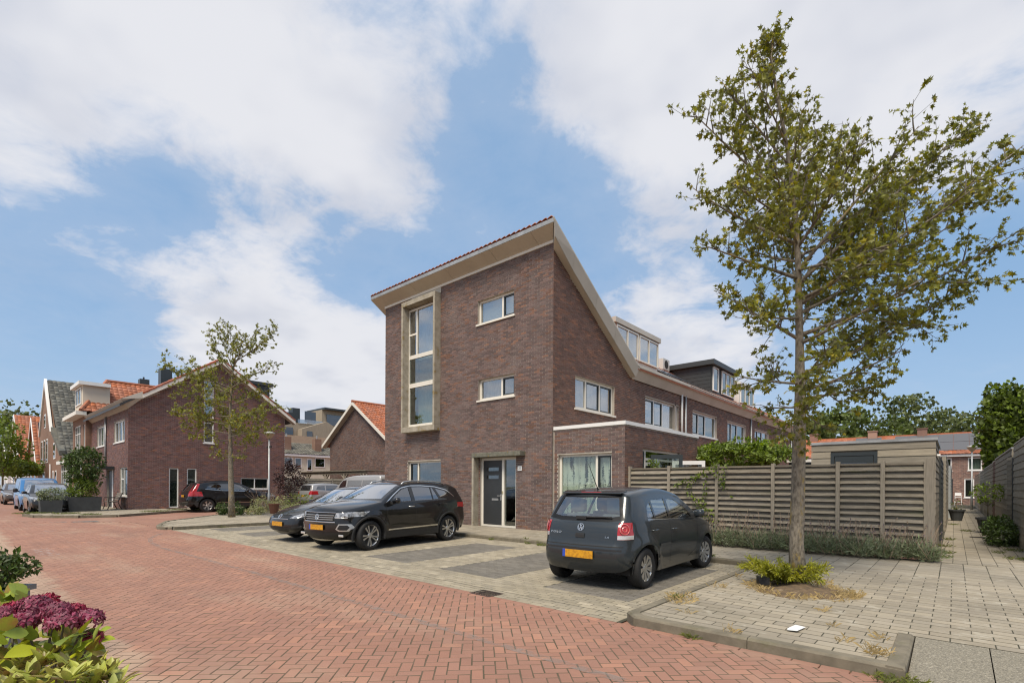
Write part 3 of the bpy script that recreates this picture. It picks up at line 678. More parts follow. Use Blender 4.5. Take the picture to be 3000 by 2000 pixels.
door = part('front_door', db, MATS['door_grey'], house, world=True, label='dark grey front door with two small panes and a letterbox')
mat('chrome', (0.75, 0.75, 0.74), rough=0.18, metal=1.0); mat('steel', (0.55, 0.54, 0.51), rough=0.35, metal=0.8)
for z in (1.72, 1.99):
    b = MB(); wfD.box(b, 5.90, 6.46, -.125, -.12, z, z+.12); part('pane', b, MATS['window_glass'], door, world=True)
    b = MB(); wfD.box(b, 5.88, 6.48, -.10, -.092, z-.02, z); wfD.box(b, 5.88, 6.48, -.10, -.092, z+.12, z+.14); part('glazing_bead', b, MATS['door_grey'], door, world=True)
b = MB(); wfD.box(b, 6.16, 6.46, -.1, -.088, .99, 1.06); part('letterbox', b, MATS['steel'], door, world=True)
b = MB(); b.tube([wfD.P(6.57, -.10, 1.15), wfD.P(6.57, -.05, 1.15), wfD.P(6.45, -.045, 1.15)], 0.012); wfD.box(b, 6.55, 6.60, -.1, -.09, 1.0, 1.2); part('handle', b, MATS['steel'], door, world=True)
b = MB(); wfD.box(b, 6.655, 6.70, -.07, -.05, 1.22, 1.31); part('door_bell', b, mat('brass', (0.55, 0.48, 0.3), rough=0.4, metal=0.5), house, world=True)
# number plate
np_ = thing('house_number', 'white enamel plate with the number 25 beside the grey front door', 'number plate', (-1.30, -0.012, 1.98))
part('plate', MB().box(-.085, .085, -.012, 0, 0, .145), mat('enamel', (0.85, 0.85, 0.83), rough=0.25), np_)
def textmesh(name, txt, size, m, parent, mtx, ext=0.002, shear=0.0, space=1.0):
    cu = bpy.data.curves.new(name, 'FONT'); cu.body = txt; cu.size = size; cu.extrude = ext; cu.align_x = 'CENTER'; cu.align_y = 'CENTER'; cu.resolution_u = 3; cu.space_character = space
    to = bpy.data.objects.new(name, cu); COL.objects.link(to)
    me = bpy.data.meshes.new_from_object(to.evaluated_get(bpy.context.evaluated_depsgraph_get())); bpy.data.objects.remove(to)
    me.materials.clear(); me.materials.append(m)
    o = bpy.data.objects.new(name, me); COL.objects.link(o); o.parent = parent; o.matrix_local = mtx
    return o
mat('ink', (0.012, 0.012, 0.012), rough=0.6)
textmesh('numerals', '25', 0.125, MATS['ink'], np_, Matrix.Translation((0, -0.0135, 0.072)) @ Matrix.Rotation(PI/2, 4, 'X') @ Matrix.Diagonal((0.85, 1.0, 1, 1)), ext=0.001)
# roof: tiled plane falling to the rear, beige flared bands
zi = lambda y: 8.72-0.64*y; zo = lambda y: 9.08-0.64*y
XO, YO, ZF = 0.33, -0.45, 9.26
mb = MB(); mb.prism([(-9.2, YO, zo(YO)-.03), (XO-.03, YO, zo(YO)-.03), (XO-.03, 4.6, zo(4.6)-.03), (-9.2, 4.6, zo(4.6)-.03)], (0, 0, 0.05)); roof = part('roof', mb, MATS['tile_red'], house, world=True)
xo = -9.2; nt_ = 46
pv = []; pf = []
for i in range(5):
    h = [0.15, 0.75, 1.0, 0.75, 0.15][i]; pv += [(i/4, 0, h), (i/4, 1, h), (i/4, 0, h-.3 if i not in (0, 4) else 0)]
for i in range(4): a = 3*i; pf += [(a, a+3, a+4, a+1), (a+2, a+5, a+3, a)]
sl_ = np.array([0, 1, -0.64]); sl_ /= np.linalg.norm(sl_); nr_ = np.array([0, 0.64, 1]); nr_ /= np.linalg.norm(nr_)
xf = [(np.array([xo+i*(XO-xo)/nt_, YO-.05+random.uniform(-.008, .008), zo(YO)+.02]), np.array([(XO-xo)/nt_, 0, 0]), sl_*0.40, nr_*0.115, True) for i in range(nt_)]
pieces(roof, 'ridge_tile', (pv, pf), xf, MATS['tile_orange'], 60)
mb = MB(); mb.box(-9.2, XO, YO-.02, YO+.02, ZF-.01, zo(YO)+.005); part('zinc_strip', mb, MATS['zinc'], house, world=True)
mb = MB(); mb.box(-8.82, 0.02, -.045, 0.0, 8.90, 8.985); part('white_trim', mb, crm, house, world=True)
cuts = [-9.2, -8.55, -6.55, -4.5, -2.3, -0.55, XO]
for a, b in zip(cuts[:-1], cuts[1:]):
    g = .004; a2 = max(a, -8.83) ; b2 = min(b, 0.0)
    part('soffit_panel', quadslab((a2+g if a > -9.2 else -8.82, -0.0, 8.985), (b2-g, 0, 8.985), (b-g, YO, ZF), (a+g, YO, ZF), 0.02), MATS['panel_soffit'], house, world=True)
part('soffit_panel', quadslab((-8.82, 4.8, 5.9), (-8.82, 0, 8.985), (-9.2, YO, ZF), (-9.2, 4.6, zo(4.6)-.1), 0.02), MATS['panel_soffit'], house, world=True)
ys = [-0.45, 0.62, 1.95, 3.2, 4.95]; yi = [-0.30, 0.72, 2.05, 3.3, 4.87]; XF = 0.20
for i in range(4):
    g = .004
    part('verge_panel', quadslab((XF if i else XF+.06, yi[i]+g, zi(yi[i])), (XF, yi[i+1]-g, zi(yi[i+1])), (XO, ys[i+1]-g, zo(ys[i+1])), (XO, ys[i]+g, zo(ys[i])-(.0 if i else .02)), 0.02), MATS['panel_beige'], house, world=True)
    part('verge_soffit', quadslab((0.0, max(yi[i], 0)+g, zi(max(yi[i], 0))), (0.0, yi[i+1]-g, zi(yi[i+1])), (XF, yi[i+1]-g, zi(yi[i+1])), (XF if i else XF+.06, yi[i]+g, zi(yi[i])), 0.015), MATS['panel_soffit'], house, world=True)
part('verge_panel', MB().prism([(0.0, 0.0, 8.72), (XF+.06, -.30, zi(-.3)), (XO, YO, zo(YO)-.02), (XO, YO, ZF), (0.0, 0.0, 8.99)], (0.006, .012, 0)), MATS['panel_beige'], house, world=True)
mb = MB(); mb.prism([(XO-.05, YO, zo(YO)-.01), (XO+.012, YO, zo(YO)-.01), (XO+.012, YO, zo(YO)+.05), (XO-.05, YO, zo(YO)+.05)], (0, 5.4, -0.64*5.4)); part('verge_cap', mb, MATS['panel_beige'], house, world=True)
part('coping', MB().box(0.0, 2.46, 0.02, 0.10, 3.19, 3.29).box(2.38, 2.46, 0.10, 5.26, 3.19, 3.29), MATS['white_paint'], house, world=True)
# ================================================================ the terrace behind it
YS = [4.86, 9.75, 14.45, 19.6, 24.1, 30.5]
LBL = ['terraced house with a cream flat-roofed dormer, joined to the corner house', 'terraced house with two downpipes and no dormer, second behind the corner house',
       'terraced house with the dark grey weatherboarded dormer', 'terraced house with the small white dormer behind the tree', 'last terraced house of the row with a roller shutter box over its window']
def dormer(h, y0, y1, zb, zt, xf_, side, roofm, cols, fm, over=0.12, rt=0.16, fl=True, pane=None):
    d = part('dormer', MB().box(-4.2, xf_, y0, y1, zb-.5, zt), side, h, world=True)
    part('dormer_roof', MB().box(-4.2, xf_+over, y0-over, y1+over, zt, zt+rt), roofm, h, world=True)
    wf = WallFrame((xf_, 0, 0), (0, 1, 0), (1, 0, 0))
    for (a, b, cc) in cols: window(h, wf, a, b, zb+.05, zt-.05, cc, fm, recess=-0.09, fw_=0.06, pane=pane or MATS['window_glass'], back=MATS['blind_white'] if fl else MATS['room_dark'], backd=0.085, sill=False)
    return d
for k in range(5):
    y0, y1 = YS[k], YS[k+1]
    h = thing('terraced_house', LBL[k], 'house', (0, (y0+y1)/2, 0.1), group='row of brick terraced houses behind the corner house')
    wy = [(6.09, 9.29), (10.89, 14.11), (15.70, 18.93), (20.63, 23.78), (25.56, 28.58)][k]
    hz = [(wy[0], wy[1], 3.95, 5.05)]
    mb = holes_wall(wfR, y0, y1, 0.05, 5.75, hz); mb.box(-8.8, -8.7, y0, y1, .05, 5.6).box(-8.7, -.1, y1-.1, y1, .05, 5.6).box(-8.7, -.1, y0, y1-.1, 5.4, 5.5)
    wl_ = part('wall', mb, MATS['mortar'], h, world=True)
    if k == 0: hz2 = hz+[(4.86, 5.22, 0, 3.2)]
    else: hz2 = hz
    bricks(wl_, wfR, y0+.006, y1-.006, 1.6 if k else 0.1, 5.62, hz2, MATS['brick_red'], limit=[80, 60, 40, 30, 30][k])
    cols = [[0.78, 0.72, 1.25], [0.78, 0.8, 1.25], [0.8, 0.9, 1.25], [0.8, 0.9, 1.2], [0.9, 1.0, 1.2]][k]
    bk = [MATS['curtain_white'], MATS['room_mid'], MATS['room_mid'], MATS['blind_white'], MATS['room_mid']][k]
    window(h, wfR, wy[0], wy[1], 3.95, 5.05, cols, MATS['white_paint'], sash=(0, 1), back=bk, backd=0.25, pane=MATS['window_glass'] if k in (1, 2) else MATS['window_bright'])
    if k == 4: part('shutter_box', MB().box(0, .14, wy[0]-.05, wy[1]+.05, 4.88, 5.08), MATS['zinc'], h, world=True)
    a = y0
    n_ = 3
    for i in range(n_):
        p, q = y0+(y1-y0)*i/n_, y0+(y1-y0)*(i+1)/n_; g = .004
        part('eave_panel', quadslab((0.05, p+g, 5.56), (0.05, q-g, 5.56), (XO, q-g, 5.96), (XO, p+g, 5.96), 0.02), MATS['panel_beige'], h, world=True)
    part('eave_cap', MB().box(XO-.05, XO+.012, y0, y1, 5.94, 6.05), MATS['panel_beige'], h, world=True)
    rs = 0.60; zr = 5.96+rs*(XO+4.4)
    rf = MB(); rf.prism([(XO, y0, 5.95), (-4.4, y0, zr), (-9.12, y0, 5.95), (-9.12, y0, 5.85), (-4.4, y0, zr-.1), (XO, y0, 5.85)], (0, y1-y0, 0)); rp = part('roof', rf, MATS['tile_orange'], h, world=True)
    if k >= 1:
        sl2 = np.array([-(XO+4.4), 0, zr-5.95]); nuv = int(np.linalg.norm(sl2)/0.33)
        tile_field(rp, (XO, y0, 5.955), (0, y1-y0, 0), sl2, int((y1-y0)/.24), nuv, MATS['tile_orange'], limit=40)
    if k == 0:
        dormer(h, 4.75, 8.45, 6.60, 7.78, -0.62, crm, MATS['panel_beige'], [(4.8, 6.55, [1, 1]), (6.65, 8.4, [1, 1])], crm, rt=0.2, pane=MATS['window_bright'])
        mat('solar_black', (0.018, 0.019, 0.022), rough=0.25, coat=0.5)
    if k == 2:
        mat('board_dark', (0.040, 0.044, 0.045), rough=0.5)
        d = dormer(h, 14.9, 18.6, 6.62, 8.02, -0.6, MATS['board_dark'], MATS['board_dark'], [(15.05, 15.85, [1]), (16.4, 18.5, [1, 1, 1])], MATS['white_paint'], rt=0.26, over=0.25, fl=False)
        for i in range(8): part('weatherboard', MB().box(-3.6, -.62, 14.875, 14.9, 6.45+i*.2, 6.45+i*.2+.185), MATS['board_dark'], d, world=True)
    if k == 3: dormer(h, 19.9, 22.7, 6.62, 7.8, -0.7, MATS['white_paint'], MATS['white_paint'], [(20.0, 22.6, [1, 1, 1])], MATS['white_paint'], rt=.12)
    if k in (0, 1):
        for i in range(2 if k == 0 else 0):
            yy = 8.6+i*.55
            pv = part('solar_panel', quadslab((-0.1, yy, 5.96+rs*(XO+.1)+.06), (-0.1, yy+.5, 5.96+rs*(XO+.1)+.06), (-1.9, yy+.5, 5.96+rs*(XO+1.9)+.06), (-1.9, yy, 5.96+rs*(XO+1.9)+.06), .03), MATS['solar_black'], h, world=True)
    if k == 1:
        for i in range(4):
            yy = 9.9+i*1.1
            part('solar_panel', quadslab((-0.1, yy, 5.96+rs*(XO+.1)+.07), (-0.1, yy+1.04, 5.96+rs*(XO+.1)+.07), (-1.8, yy+1.04, 5.96+rs*(XO+1.8)+.07), (-1.8, yy, 5.96+rs*(XO+1.8)+.07), .03), MATS['solar_black'], h, world=True)
    pipe_y = {0: [9.52], 1: [9.95], 2: [], 3: [19.72], 4: [29.6]}[k]
    for yy in pipe_y: part('downpipe', MB().tube([(.06, yy, 1.5 if k else 3.3), (.06, yy, 5.62)], 0.05, 8), MATS['zinc'] if k else MATS['white_paint'], h, world=True, smooth=True)
ac = thing('air_conditioner', 'small grey air conditioning unit on the terrace roof behind the dark dormer', 'air conditioner', (-3.0, 14.2, 7.95))
part('casing', MB().box(-.2, .2, -.4, .4, 0, .6), mat('ac_grey', (0.55, 0.54, 0.5), rough=0.5), ac); part('grille', MB().lathe([(.0, .01), (.22, .01), (.24, 0)], (.2, 0, .3), 20, 'x'), MATS['joint_black'], ac)
part('bracket', MB().box(-.2, .2, -.35, -.3, -.35, 0).box(-.2, .2, .3, .35, -.35, 0), MATS['zinc'], ac)
# ================================================================ vehicles
def paint(name, col, rough=0.35, metal=0.0, coat=0.8):
    return mat(name, col, rough=rough, metal=metal, coat=coat, spec=0.25)
paint('paint_black', (0.004, 0.004, 0.0045), coat=1.0); paint('paint_anthracite', (0.030, 0.037, 0.042), metal=0.35); paint('paint_darkgrey', (0.016, 0.016, 0.017), metal=0.2)
paint('paint_silver', (0.36, 0.36, 0.36), rough=0.35, metal=0.45); paint('paint_van', (0.40, 0.395, 0.39), rough=0.4, metal=0.3); paint('paint_blue', (0.030, 0.150, 0.36), metal=0.2)
paint('paint_brown', (0.070, 0.055, 0.048), metal=0.2); paint('paint_night', (0.010, 0.011, 0.013), metal=0.1)
mat('cladding', (0.018, 0.018, 0.018), rough=0.6); mat('rubber', (0.014, 0.014, 0.014), rough=0.8, bump=0.3, bscale=90); mat('alloy', (0.55, 0.55, 0.54), rough=0.3, metal=0.85)
mat('alloy_dark', (0.08, 0.08, 0.08), rough=0.4, metal=0.5); mat('interior_black', (0.02, 0.02, 0.02), rough=0.9); mat('seat_grey', (0.17, 0.175, 0.17), rough=0.9)
mat('light_red', (0.36, 0.008, 0.010), rough=0.15, coat=1.0); mat('light_white', (0.62, 0.62, 0.60), rough=0.15, coat=1.0, metal=0.4); mat('lamp_clear', (0.10, 0.10, 0.105), (0.62, 0.62, 0.62), rough=0.08, coat=1.0, metal=0.5, nscale=14)
mat('light_amber', (0.5, 0.2, 0.03), rough=0.2, coat=1); mat('plate_yellow', (0.62, 0.30, 0.012), (0.44, 0.20, 0.012), rough=0.4, nscale=26, space='O', detail=1); mat('plate_blue', (0.03, 0.07, 0.4), rough=0.4)
mat('satin_black', (0.010, 0.010, 0.010), rough=0.4, spec=.3); mat('gloss_black', (0.008, 0.008, 0.008), rough=0.12, coat=0.6); mat('grille_black', (0.010, 0.010, 0.010), rough=0.5)
glass('car_glass', (0.82, 0.90, 0.86), 0.14, edge=0.6); glass('car_glass_dark', (0.05, 0.055, 0.055), 0.10, edge=0.85); glass('car_glass_bright', (0.5, 0.55, 0.53), 0.30, edge=1.0)
def lerp_curve(pts, x):
    if x <= pts[0][0]: return pts[0][1]
    for (a, b), (c, d) in zip(pts[:-1], pts[1:]):
        if x <= c: return b+(d-b)*(x-a)/(c-a)
    return pts[-1][1]
def resample(pts, n):
    P = [np.array(p, float) for p in pts]; ds = [0]
    for a, b in zip(P[:-1], P[1:]): ds.append(ds[-1]+np.linalg.norm(b-a))
    out = []
    for i in range(n+1):
        t = ds[-1]*i/n
        for k in range(len(P)-1):
            if t <= ds[k+1]+1e-9:
                f = (t-ds[k])/(ds[k+1]-ds[k]+1e-12); out.append(P[k]+(P[k+1]-P[k])*f); break
    return out
def smooth_poly(pts, it=2):
    P = [np.array(p, float) for p in pts]
    for _ in range(it):
        Q = [P[0]]
        for a, b in zip(P[:-1], P[1:]): Q += [a*.75+b*.25, a*.25+b*.75]
        Q.append(P[-1]); P = Q
    return P
class Car:
    def __init__(c, name, label, loc, rz, sp, group='parked cars'):
        c.sp = sp; c.L = sp['L']; c.W = sp['W']; c.root = thing(name, label, sp.get('cat', 'car'), loc, rz, group)
        c.ids = [('body', sp['paint'], 0.0, None)]; c.objs = {}
        c.build(sp.get('res', 1.0))
    def X(c, s): return c.L/2-s
    def Y(c, s, z):
        sp = c.sp; hw = c.W/2; b = c.belt(s); zs = sp.get('sill', 0.24)
        kf, sf = sp.get('kf', .13), sp.get('sf', 1.0); kr, sr = sp.get('kr', .09), sp.get('sr', .9)
        pl = 1.0
        if s < sf: pl -= kf*((sf-s)/sf)**2.0
        if s > c.L-sr: pl -= kr*((s-(c.L-sr))/sr)**2.0
        if z <= b:
            t = min(1, max(0, (z-zs)/(b-zs))); v = lerp_curve(sp.get('vert', [(0, .955), (.12, .975), (.32, .99), (.5, 1.0), (.72, .993), (.9, .972), (1, .95)]), t)
        else:
            v = .95-math.tan(math.radians(sp.get('tumble', 20)))*(z-b)/hw*lerp_curve([(0, .85), (.25, 1.0), (.6, 1.08)], z-b)
        y = hw*pl*v
        fl = sp.get('flare', .022)
        for wc in (sp['wf'], sp['wr']):
            d = math.hypot(s-wc, z-sp['rw']); R = sp['ra']
            if d < R*1.45 and z < b: y += fl*max(0, min(1, (R*1.45-d)/(R*.3)))**1.0*(1 if d > R*.9 else 1)
        return y
    def belt(c, s): return lerp_curve(c.sp['belt'], s)
    def build(c, res):
        sp = c.sp; T = sp['top']; N = [int(k*res) for k in (12, 22, 26, 20, 12)]
        roofcut = sp['wr']-sp['ra']*0.9
        # centre silhouette in five runs matching the lower edge runs
        wr_ = smooth_poly(T['wind'], 2)+smooth_poly(T['roof'], 2)[1:]
        ra_ = [p for p in wr_ if p[0] <= roofcut]; rb_ = [p for p in wr_ if p[0] > roofcut]
        mid = np.array([roofcut, lerp_curve([tuple(p) for p in wr_], roofcut)])
        runs = [smooth_poly(T['front'], 2), smooth_poly(T['hood'], 2), ra_+[mid], [mid]+rb_+smooth_poly(T['rear'], 2)[1:], smooth_poly(T['tail'], 2)]
        U = []
        for r, n in zip(runs, N):
            q = resample(r, n); U += q if not U else q[1:]
        U = np.array(U); n = len(U)
        d = np.gradient(U, axis=0); d /= np.linalg.norm(d, axis=1)[:, None]+1e-9
        for _ in range(3): d[1:-1] = (d[:-2]+d[1:-1]*2+d[2:])/4
        d /= np.linalg.norm(d, axis=1)[:, None]+1e-9
        nr = np.stack([-d[:, 1], d[:, 0]], 1)
        br = sp.get('br', [(0, .13, .17), (1, .09, .10), (2, .05, .06), (2.3, .08, .05), (2.7, .035, .07), (3, .03, .075), (3.6, .05, .07), (4, .06, .10), (5, .07, .14)])
        par = np.concatenate([np.linspace(k, k+1, N[k]+1)[(0 if k == 0 else 1):] for k in range(5)])
        bul = np.array([lerp_curve([(a, b) for a, b, _ in br], p) for p in par]); rad = np.array([lerp_curve([(a, b) for a, _, b in br], p) for p in par])
        E = U-nr*(bul+rad)[:, None]
        # lower edge
        zl = sp.get('zlow', 0.22); rw, R = sp['rw'], sp['ra']; low = []
        def arch(sc, nn):
            t0 = math.asin(max(-.95, min(.95, (zl+.02-rw)/R))); return [np.array([sc-R*math.cos(t), rw+R*math.sin(t)]) for t in np.linspace(t0, PI-t0, nn+1)]
        aF, aR = arch(sp['wf'], N[1]), arch(sp['wr'], N[3])
        low += resample([E[0], (E[0][0]*.4+aF[0][0]*.6, zl), aF[0]], N[0]); low += aF[1:]
        low += resample([aF[-1], (aF[-1][0]+.08, zl), (aR[0][0]-.08, zl), aR[0]], N[2])[1:]; low += aR[1:]
        low += resample([aR[-1], (aR[-1][0]*.6+E[-1][0]*.4, zl+.02), E[-1]], N[4])[1:]
        low = np.array(low)
        rowsA, rowsB = 8, 7
        grid = []
        for i in range(n):
            l, e, u = low[i], E[i], U[i]; col = []
            sB = l[0]+(e[0]-l[0])*.6; zB = min(c.belt(sB), l[1]+(e[1]-l[1])*.72); B = np.array([sB, zB])
            for k in range(rowsA): p = l+(B-l)*k/rowsA; col.append((c.X(p[0]), c.Y(p[0], p[1]), p[1]))
            for k in range(rowsB): p = B+(e-B)*k/rowsB; col.append((c.X(p[0]), c.Y(p[0], p[1]), p[1]))
            ye = c.Y(e[0], e[1]); r_ = min(rad[i], ye*.45); f0 = 1-r_/ye
            for f in (1, f0+.9*(1-f0), f0+.68*(1-f0), f0+.36*(1-f0), f0, f0*.75, f0*.5, f0*.25, 0):
                g = max(0, (f-f0)/(1-f0)); drop = bul[i]*f*f+rad[i]*(1-math.sqrt(max(0, 1-g*g))); p = u-nr[i]*drop; col.append((c.X(p[0]), ye*f, p[1]))
            grid.append(col)
        m = len(grid[0]); full = 2*m-1
        vs = []
        for col in grid: vs += col+[(p[0], -p[1], p[2]) for p in col[-2::-1]]
        fs = [(i*full+j, (i+1)*full+j, (i+1)*full+j+1, i*full+j+1) for i in range(n-1) for j in range(full-1)]
        bm = bmesh.new(); bv = [bm.verts.new(v) for v in vs]
        for f in fs:
            try: bm.faces.new([bv[k] for k in f])
            except ValueError: pass
        bmesh.ops.recalc_face_normals(bm, faces=bm.faces)
        bm.faces.ensure_lookup_table()
        up = sum(1 for f in bm.faces if f.normal.z > .8) ; dn = sum(1 for f in bm.faces if f.normal.z < -.8)
        if dn > up: bmesh.ops.reverse_faces(bm, faces=bm.faces)
        c.lay = bm.faces.layers.int.new('pid'); c.bm = bm
    def cut(c, pr, poly, name, m, off=0.0, par=None, rng=None, mirror=True, only=None):
        """pr side: poly (s,z) both flanks. pr front/rear: poly (y,z). pr top: poly (s,y)."""
        bm = c.bm; lay = c.lay
        jobs = []
        if pr == 'side': jobs = [(1, poly), (-1, poly)] if only is None else [(only, poly)]
        else: jobs = [(1, poly)]+([(1, [(-a, b) for a, b in poly])] if mirror else [])
        for sg, pl in jobs:
            c.ids.append((name, m, off, par)); pid = len(c.ids)-1
            if pr == 'side': P2 = [(c.X(a), b) for a, b in pl]; ix, iz = 0, 2; ax = Vector((0, 1, 0))
            elif pr == 'top': P2 = [(c.X(a), b) for a, b in pl]; ix, iz = 0, 1; ax = Vector((0, 0, 1))
            else: P2 = pl; ix, iz = 1, 2; ax = Vector((1, 0, 0))
            x0, x1 = min(p[0] for p in P2), max(p[0] for p in P2); z0, z1 = min(p[1] for p in P2), max(p[1] for p in P2)
            def ok(f, ctr):
                if pr == 'side': return ctr.y*sg > 0.2 and abs(f.normal.y) > 0.12
                if pr == 'front': return f.normal.x > 0.04 and (rng is None or rng[0] <= c.L/2-ctr.x <= rng[1])
                if pr == 'rear': return f.normal.x < -0.04 and (rng is None or rng[0] <= c.L/2-ctr.x <= rng[1])
                return f.normal.z > 0.1
            fs = []
            for f in bm.faces:
                xs = [v.co[ix] for v in f.verts]
                if max(xs) < x0 or min(xs) > x1: continue
                zs = [v.co[iz] for v in f.verts]
                if max(zs) < z0 or min(zs) > z1: continue
                if ok(f, f.calc_center_median()): fs.append(f)
            geom = list({e for f in fs for e in f.edges})+list({v for f in fs for v in f.verts})+fs
            k = len(P2)
            for i in range(k):
                a, b = P2[i], P2[(i+1) % k]
                if math.hypot(a[0]-b[0], a[1]-b[1]) < 1e-5: continue
                co = Vector((0, 0, 0)); co[ix] = a[0]; co[iz] = a[1]; dv = Vector((0, 0, 0)); dv[ix] = b[0]-a[0]; dv[iz] = b[1]-a[1]
                r = bmesh.ops.bisect_plane(bm, geom=geom, dist=1e-5, plane_co=co, plane_no=dv.cross(ax).normalized())
                geom = [g for g in r['geom'] if g.is_valid]
            for g in geom:
                if isinstance(g, bmesh.types.BMFace):
                    ctr = g.calc_center_median()
                    if inpoly(ctr[ix], ctr[iz], P2): g[lay] = pid
    def surf(c, y, z, front=True):
        sg = 1 if front else -1; h = c.bvh.ray_cast(Vector((sg*c.L, y, z)), Vector((-sg, 0, 0)))
        return (np.array(h[0]), np.array(h[1])*(1 if h[1].x*sg > 0 else -1)) if h[0] is not None else (np.array([sg*c.L/2, y, z]), np.array([sg, 0, 0.0]))
    def frame(c, y, z, front=True, out=.002):
        p, n = c.surf(y, z, front); zz = np.array([0, 0, 1.0]); zz = zz-n*(zz@n); zz /= np.linalg.norm(zz); yy = np.cross(zz, n); m = Matrix((n, yy, zz)).transposed().to_4x4(); m.translation = Vector(p+n*out); return m
    def face(c, o, y, z, front=True, out=.002): o.matrix_local = c.frame(y, z, front, out)
    def finish(c):
        bm = c.bm; lay = c.lay; bm.normal_update(); groups = {}; c.bvh = BVHTree.FromBMesh(bm)
        for f in bm.faces: groups.setdefault(f[lay], []).append(f)
        for pid, fl in sorted(groups.items()):
            name, m, off, par = c.ids[pid]
            mp = {}; vs = []; ns = []; fs = []
            for f in fl:
                t = []
                for v in f.verts:
                    if v.index not in mp or True:
                        k = mp.get(v)
                        if k is None: k = mp[v] = len(vs); vs.append(v.co+v.normal*off); ns.append(v.normal.copy())
                    t.append(k)
                fs.append(t)
            me = bpy.data.meshes.new(name); me.from_pydata(vs, [], fs); me.polygons.foreach_set('use_smooth', [True]*len(me.polygons))
            if c.sp.get('cn', True): me.normals_split_custom_set_from_vertices(ns)
            me.materials.append(m); o = bpy.data.objects.new(name, me); COL.objects.link(o); o.parent = c.objs.get(par, c.root); c.objs[name] = o
        bm.free()
    # ------------ added pieces
    def p(c, name, mb, m, par=None, smooth=False, bevel=0): return part(name, mb, m, c.objs.get(par, c.root), smooth=smooth, bevel=bevel)
    def seam(c, pts, w=0.008, m=None, name='seam', out=0.002):
        for sg in (1, -1):
            mb = MB(); P = resample(pts, max(2, int(len(pts)*4))); o = []
            for i, q in enumerate(P):
                d = P[min(i+1, len(P)-1)]-P[max(0, i-1)]; d = d/np.linalg.norm(d); nn = np.array([-d[1], d[0]])*w/2
                for e in (nn, -nn):
                    s, z = q+e; o.append((c.X(s), sg*(c.Y(s, z)+out), z))
            mb.add(o, [(2*i, 2*i+1, 2*i+3, 2*i+2) for i in range(len(P)-1)]); c.p(name, mb, m or MATS['joint_black'])
    def wheels(c, style, n, width=0.205, rimf=0.66, steer=0.0, gap=.11):
        sp = c.sp; rw = sp['rw']; rr = rw*rimf; w = width/2
        ty = MB().lathe([(rr-.01, -w*.9), (rr+.02, -w), (rw*.93, -w*.98), (rw*.985, -w*.8), (rw, -w*.5), (rw, w*.5), (rw*.985, w*.8), (rw*.93, w*.98), (rr+.02, w), (rr-.01, w*.9)], (0, 0, 0), 36, 'y')
        ri = MB().lathe([(rr-.045, -w*.6), (rr-.02, w*.7), (rr, w*.92), (rr+.012, w*.96), (rr-.01, w*.9)], (0, 0, 0), 36, 'y')
        ri.lathe([(0, w*.74), (.052, w*.74), (.065, w*.62), (.06, w*.3)], (0, 0, 0), 16, 'y')
        def spoke(a, w0, w1, y0=.70, y1=.86, twist=0.0):
            a0, a1 = a, a+twist
            r0_, r1_ = .045, rr-.008
            pts = []
            for (r, aa, ww, yy) in ((r0_, a0, w0, y0*w), (r1_, a1, w1, y1*w)):
                u = np.array([math.cos(aa), 0, math.sin(aa)]); v = np.array([-math.sin(aa), 0, math.cos(aa)])
                pts.append([u*r+v*ww+np.array([0, yy, 0]), u*r-v*ww+np.array([0, yy, 0]), u*r-v*ww*.7+np.array([0, yy-.035, 0]), u*r+v*ww*.7+np.array([0, yy-.035, 0])])
            ri.add(pts[0]+pts[1], [(0, 1, 5, 4), (1, 2, 6, 5), (2, 3, 7, 6), (3, 0, 4, 7)])
        for k in range(n):
            a = 2*PI*k/n+.2
            if style == 'twin': spoke(a-gap, .010, .020); spoke(a+gap, .010, .020)
            elif style == 'wide': spoke(a-.16, .012, .012); spoke(a+.16, .012, .012); spoke(a, .012, .02, .6, .7)
            else: spoke(a, .018, .026)
        disc = MB().lathe([(0, w*.1), (rr-.03, w*.1)], (0, 0, 0), 24, 'y')
        proto = None
        for s in (sp['wf'], sp['wr']):
            for sg in (1, -1):
                y = sg*(c.Y(s, sp['rw']+sp['ra']*.9)-w-sp.get('inset', .035)); rot = (0, 0, 0 if sg > 0 else PI)
                if proto is None:
                    wo_ = part('wheel', ty, MATS['rubber'], c.root, smooth=True); part('rim', ri, sp.get('rim', MATS['alloy']), wo_, smooth=False); part('brake_disc', disc, MATS['alloy_dark'], wo_); proto = wo_
                else: wo_ = copy_tree(proto, c.root)
                wo_.location = (c.X(s), y, rw); wo_.rotation_euler = (0, random.uniform(0, 6), (steer if s == sp['wf'] else 0)+rot[2])
                R = sp['ra']; mb = MB(); n_ = 14; o = []
                for i in range(n_+1):
                    t = -0.22+(PI+.44)*i/n_; ss, zz = s-(R+.008)*math.cos(t), rw+(R+.008)*math.sin(t)
                    for yy in (c.Y(ss, max(zz, .3))-.035, c.Y(s, rw+R*.95)-.34): o.append((c.X(ss), sg*yy, zz))
                mb.add(o, [(2*i, 2*i+1, 2*i+3, 2*i+2) for i in range(n_)]); mb.add([o[2*i+1] for i in range(n_+1)], [tuple(range(n_+1))])
                c.p('wheel_well', mb, MATS['interior_black'])
